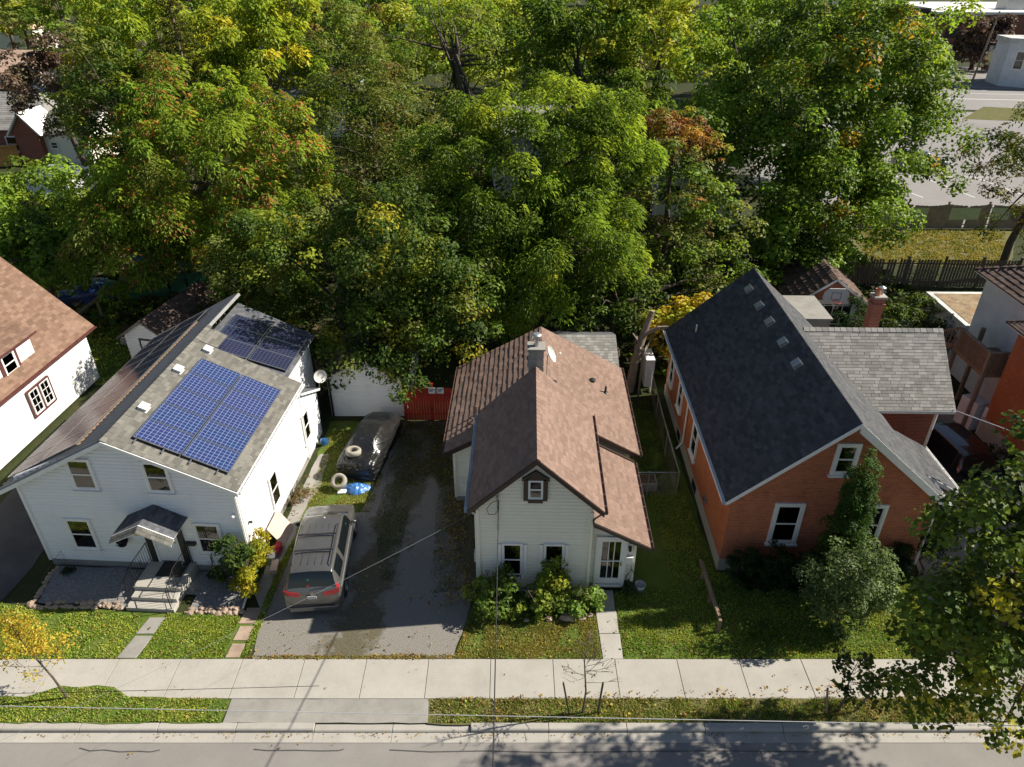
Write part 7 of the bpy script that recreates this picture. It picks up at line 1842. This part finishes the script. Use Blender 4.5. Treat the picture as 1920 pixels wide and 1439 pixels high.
grass('grass', [(5.9, 24), (7.4, 24), (7.5, 31), (5.4, 31)], 9000, .09, GP3)
grass('grass', [(-22, 13.15), (-8.85, 13.15), (-8.8, 13.88), (-12, 14.0), (-12.6, 14.3), (-14.3, 14.36), (-15.2, 13.98), (-22, 13.9)], 18000, .08, GP, .03, .3)
grass('grass', [(-2.5, 13.15), (14.1, 13.15), (14.1, 13.92), (-2.5, 13.92)], 24000, .075, [GP[0], GP2[0], GP2[2]], 0, .35)
grass('grass', [(-8.6, 23), (-7.9, 22.7), (-5.9, 22.6), (-5.7, 25), (-8.0, 28.5), (-8.8, 28.5)], 9000, .08, GP2)
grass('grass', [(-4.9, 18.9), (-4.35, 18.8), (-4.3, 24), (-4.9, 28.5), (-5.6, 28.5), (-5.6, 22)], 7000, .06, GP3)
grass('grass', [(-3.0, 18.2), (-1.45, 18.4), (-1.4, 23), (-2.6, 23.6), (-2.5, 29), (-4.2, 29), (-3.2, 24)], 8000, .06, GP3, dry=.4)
grass('grass', [(-8.7, 15.45), (-8.95, 15.45), (-8.85, 19.5), (-8.6, 22.4), (-8.45, 22.4), (-8.6, 19)], 3500, .09, GP)
grass('grass', [(-25, 33.8), (-17.6, 31.8), (-17.2, 42), (-30, 45)], 12000, .16, GP, 0, .15, w=.5)
grass('grass', [(27, 50.4), (36, 49.2), (41, 57.4), (27.8, 57.4)], 14000, .16, GP2, 0, .3, w=.5)
# ragged weeds along the sidewalk joint and kerb
for poly in ([(-8.9, 15.40), (-1.9, 15.40), (-1.9, 15.56), (-8.9, 15.52)], [(-22, 13.86), (-8.8, 13.86), (-8.8, 13.98), (-22, 13.98)], [(-2.6, 13.86), (14, 13.86), (14, 14.0), (-2.6, 14.0)]):
    grass('grass', poly, 2500, .06, GP2, .01, .4)
# undergrowth below the garden trees
def ground_leaves(name, poly, n, size, pal, z=.02, flat=.35):
    x, y = scatter(poly, n * 2); kp = nr.rand(len(x)) < np.clip(.5 + 1.9 * smooth_noise(x, y, 3, 12), .06, 1); x, y = x[kp], y[kp]; n = len(x); pal = np.array(pal)
    P = np.stack([x, y, z + nr.rand(n) * size * .5], 1)
    size = size * nr.uniform(.5, 1.25, n)
    N = unit(nr.normal(size=(n, 3)) * flat + np.array([0, 0, 1]))
    return leaf_object(name, P, N, size, .75, pal[nr.choice(len(pal), n)] * nr.uniform(.6, 1.3, (n, 1)), None, None, .12, 0, 'leaf', 'stuff')
LF = [(.34, .24, .08), (.42, .30, .10), (.26, .15, .06), (.45, .34, .05), (.18, .11, .05)]
ground_leaves('fallen_leaves', [(-2.5, 13.15), (14.0, 13.15), (14.0, 14.6), (-2.5, 13.95)], 520, .085, LF, .04)
ground_leaves('fallen_leaves', [(-22, 13.2), (-8.8, 13.2), (-8.8, 13.9), (-22, 13.9)], 110, .09, LF, .045)
ground_leaves('fallen_leaves', [(-9.0, 15.5), (-2.0, 15.5), (-2.4, 29), (-8.6, 29)], 600, .075, LF, .02)
ground_leaves('fallen_leaves', [(-5.2, 24.5), (-2.4, 24), (-2.4, 29.2), (-5.4, 29.2)], 2600, .075, [(.30, .26, .05), (.22, .17, .06), (.14, .13, .04), (.10, .12, .03)], .02)
ground_leaves('fallen_leaves', [(-3.0, 17.6), (-1.5, 17.6), (-1.4, 24), (-2.8, 24)], 1100, .07, LF, .02)
ground_leaves('fallen_leaves', [(-1.9, 15.42), (15, 15.42), (15, 18.3), (-1.9, 17.3)], 300, .075, LF, .05)
ground_leaves('fallen_leaves', [(-17.5, 15.5), (-9.2, 15.5), (-9.2, 17.3), (-17.5, 17.6)], 60, .09, LF, .06)
ground_leaves('fallen_leaves', [(-22, 10.5), (22, 10.5), (22, 13), (-22, 13)], 90, .06, LF, -.10)
ground_leaves('fallen_leaves', [(-22, 13.95), (17, 13.95), (17, 15.4), (-22, 15.4)], 60, .055, LF, .03)
ground_leaves('fallen_leaves', [(-22, 12.72), (16, 12.72), (16, 12.9), (-22, 12.9)], 420, .05, LF, -.115)
ground_leaves('fallen_leaves', [(-8.8, 15.38), (-2.0, 15.38), (-2.0, 15.62), (-8.8, 15.55)], 380, .06, LF, .02)
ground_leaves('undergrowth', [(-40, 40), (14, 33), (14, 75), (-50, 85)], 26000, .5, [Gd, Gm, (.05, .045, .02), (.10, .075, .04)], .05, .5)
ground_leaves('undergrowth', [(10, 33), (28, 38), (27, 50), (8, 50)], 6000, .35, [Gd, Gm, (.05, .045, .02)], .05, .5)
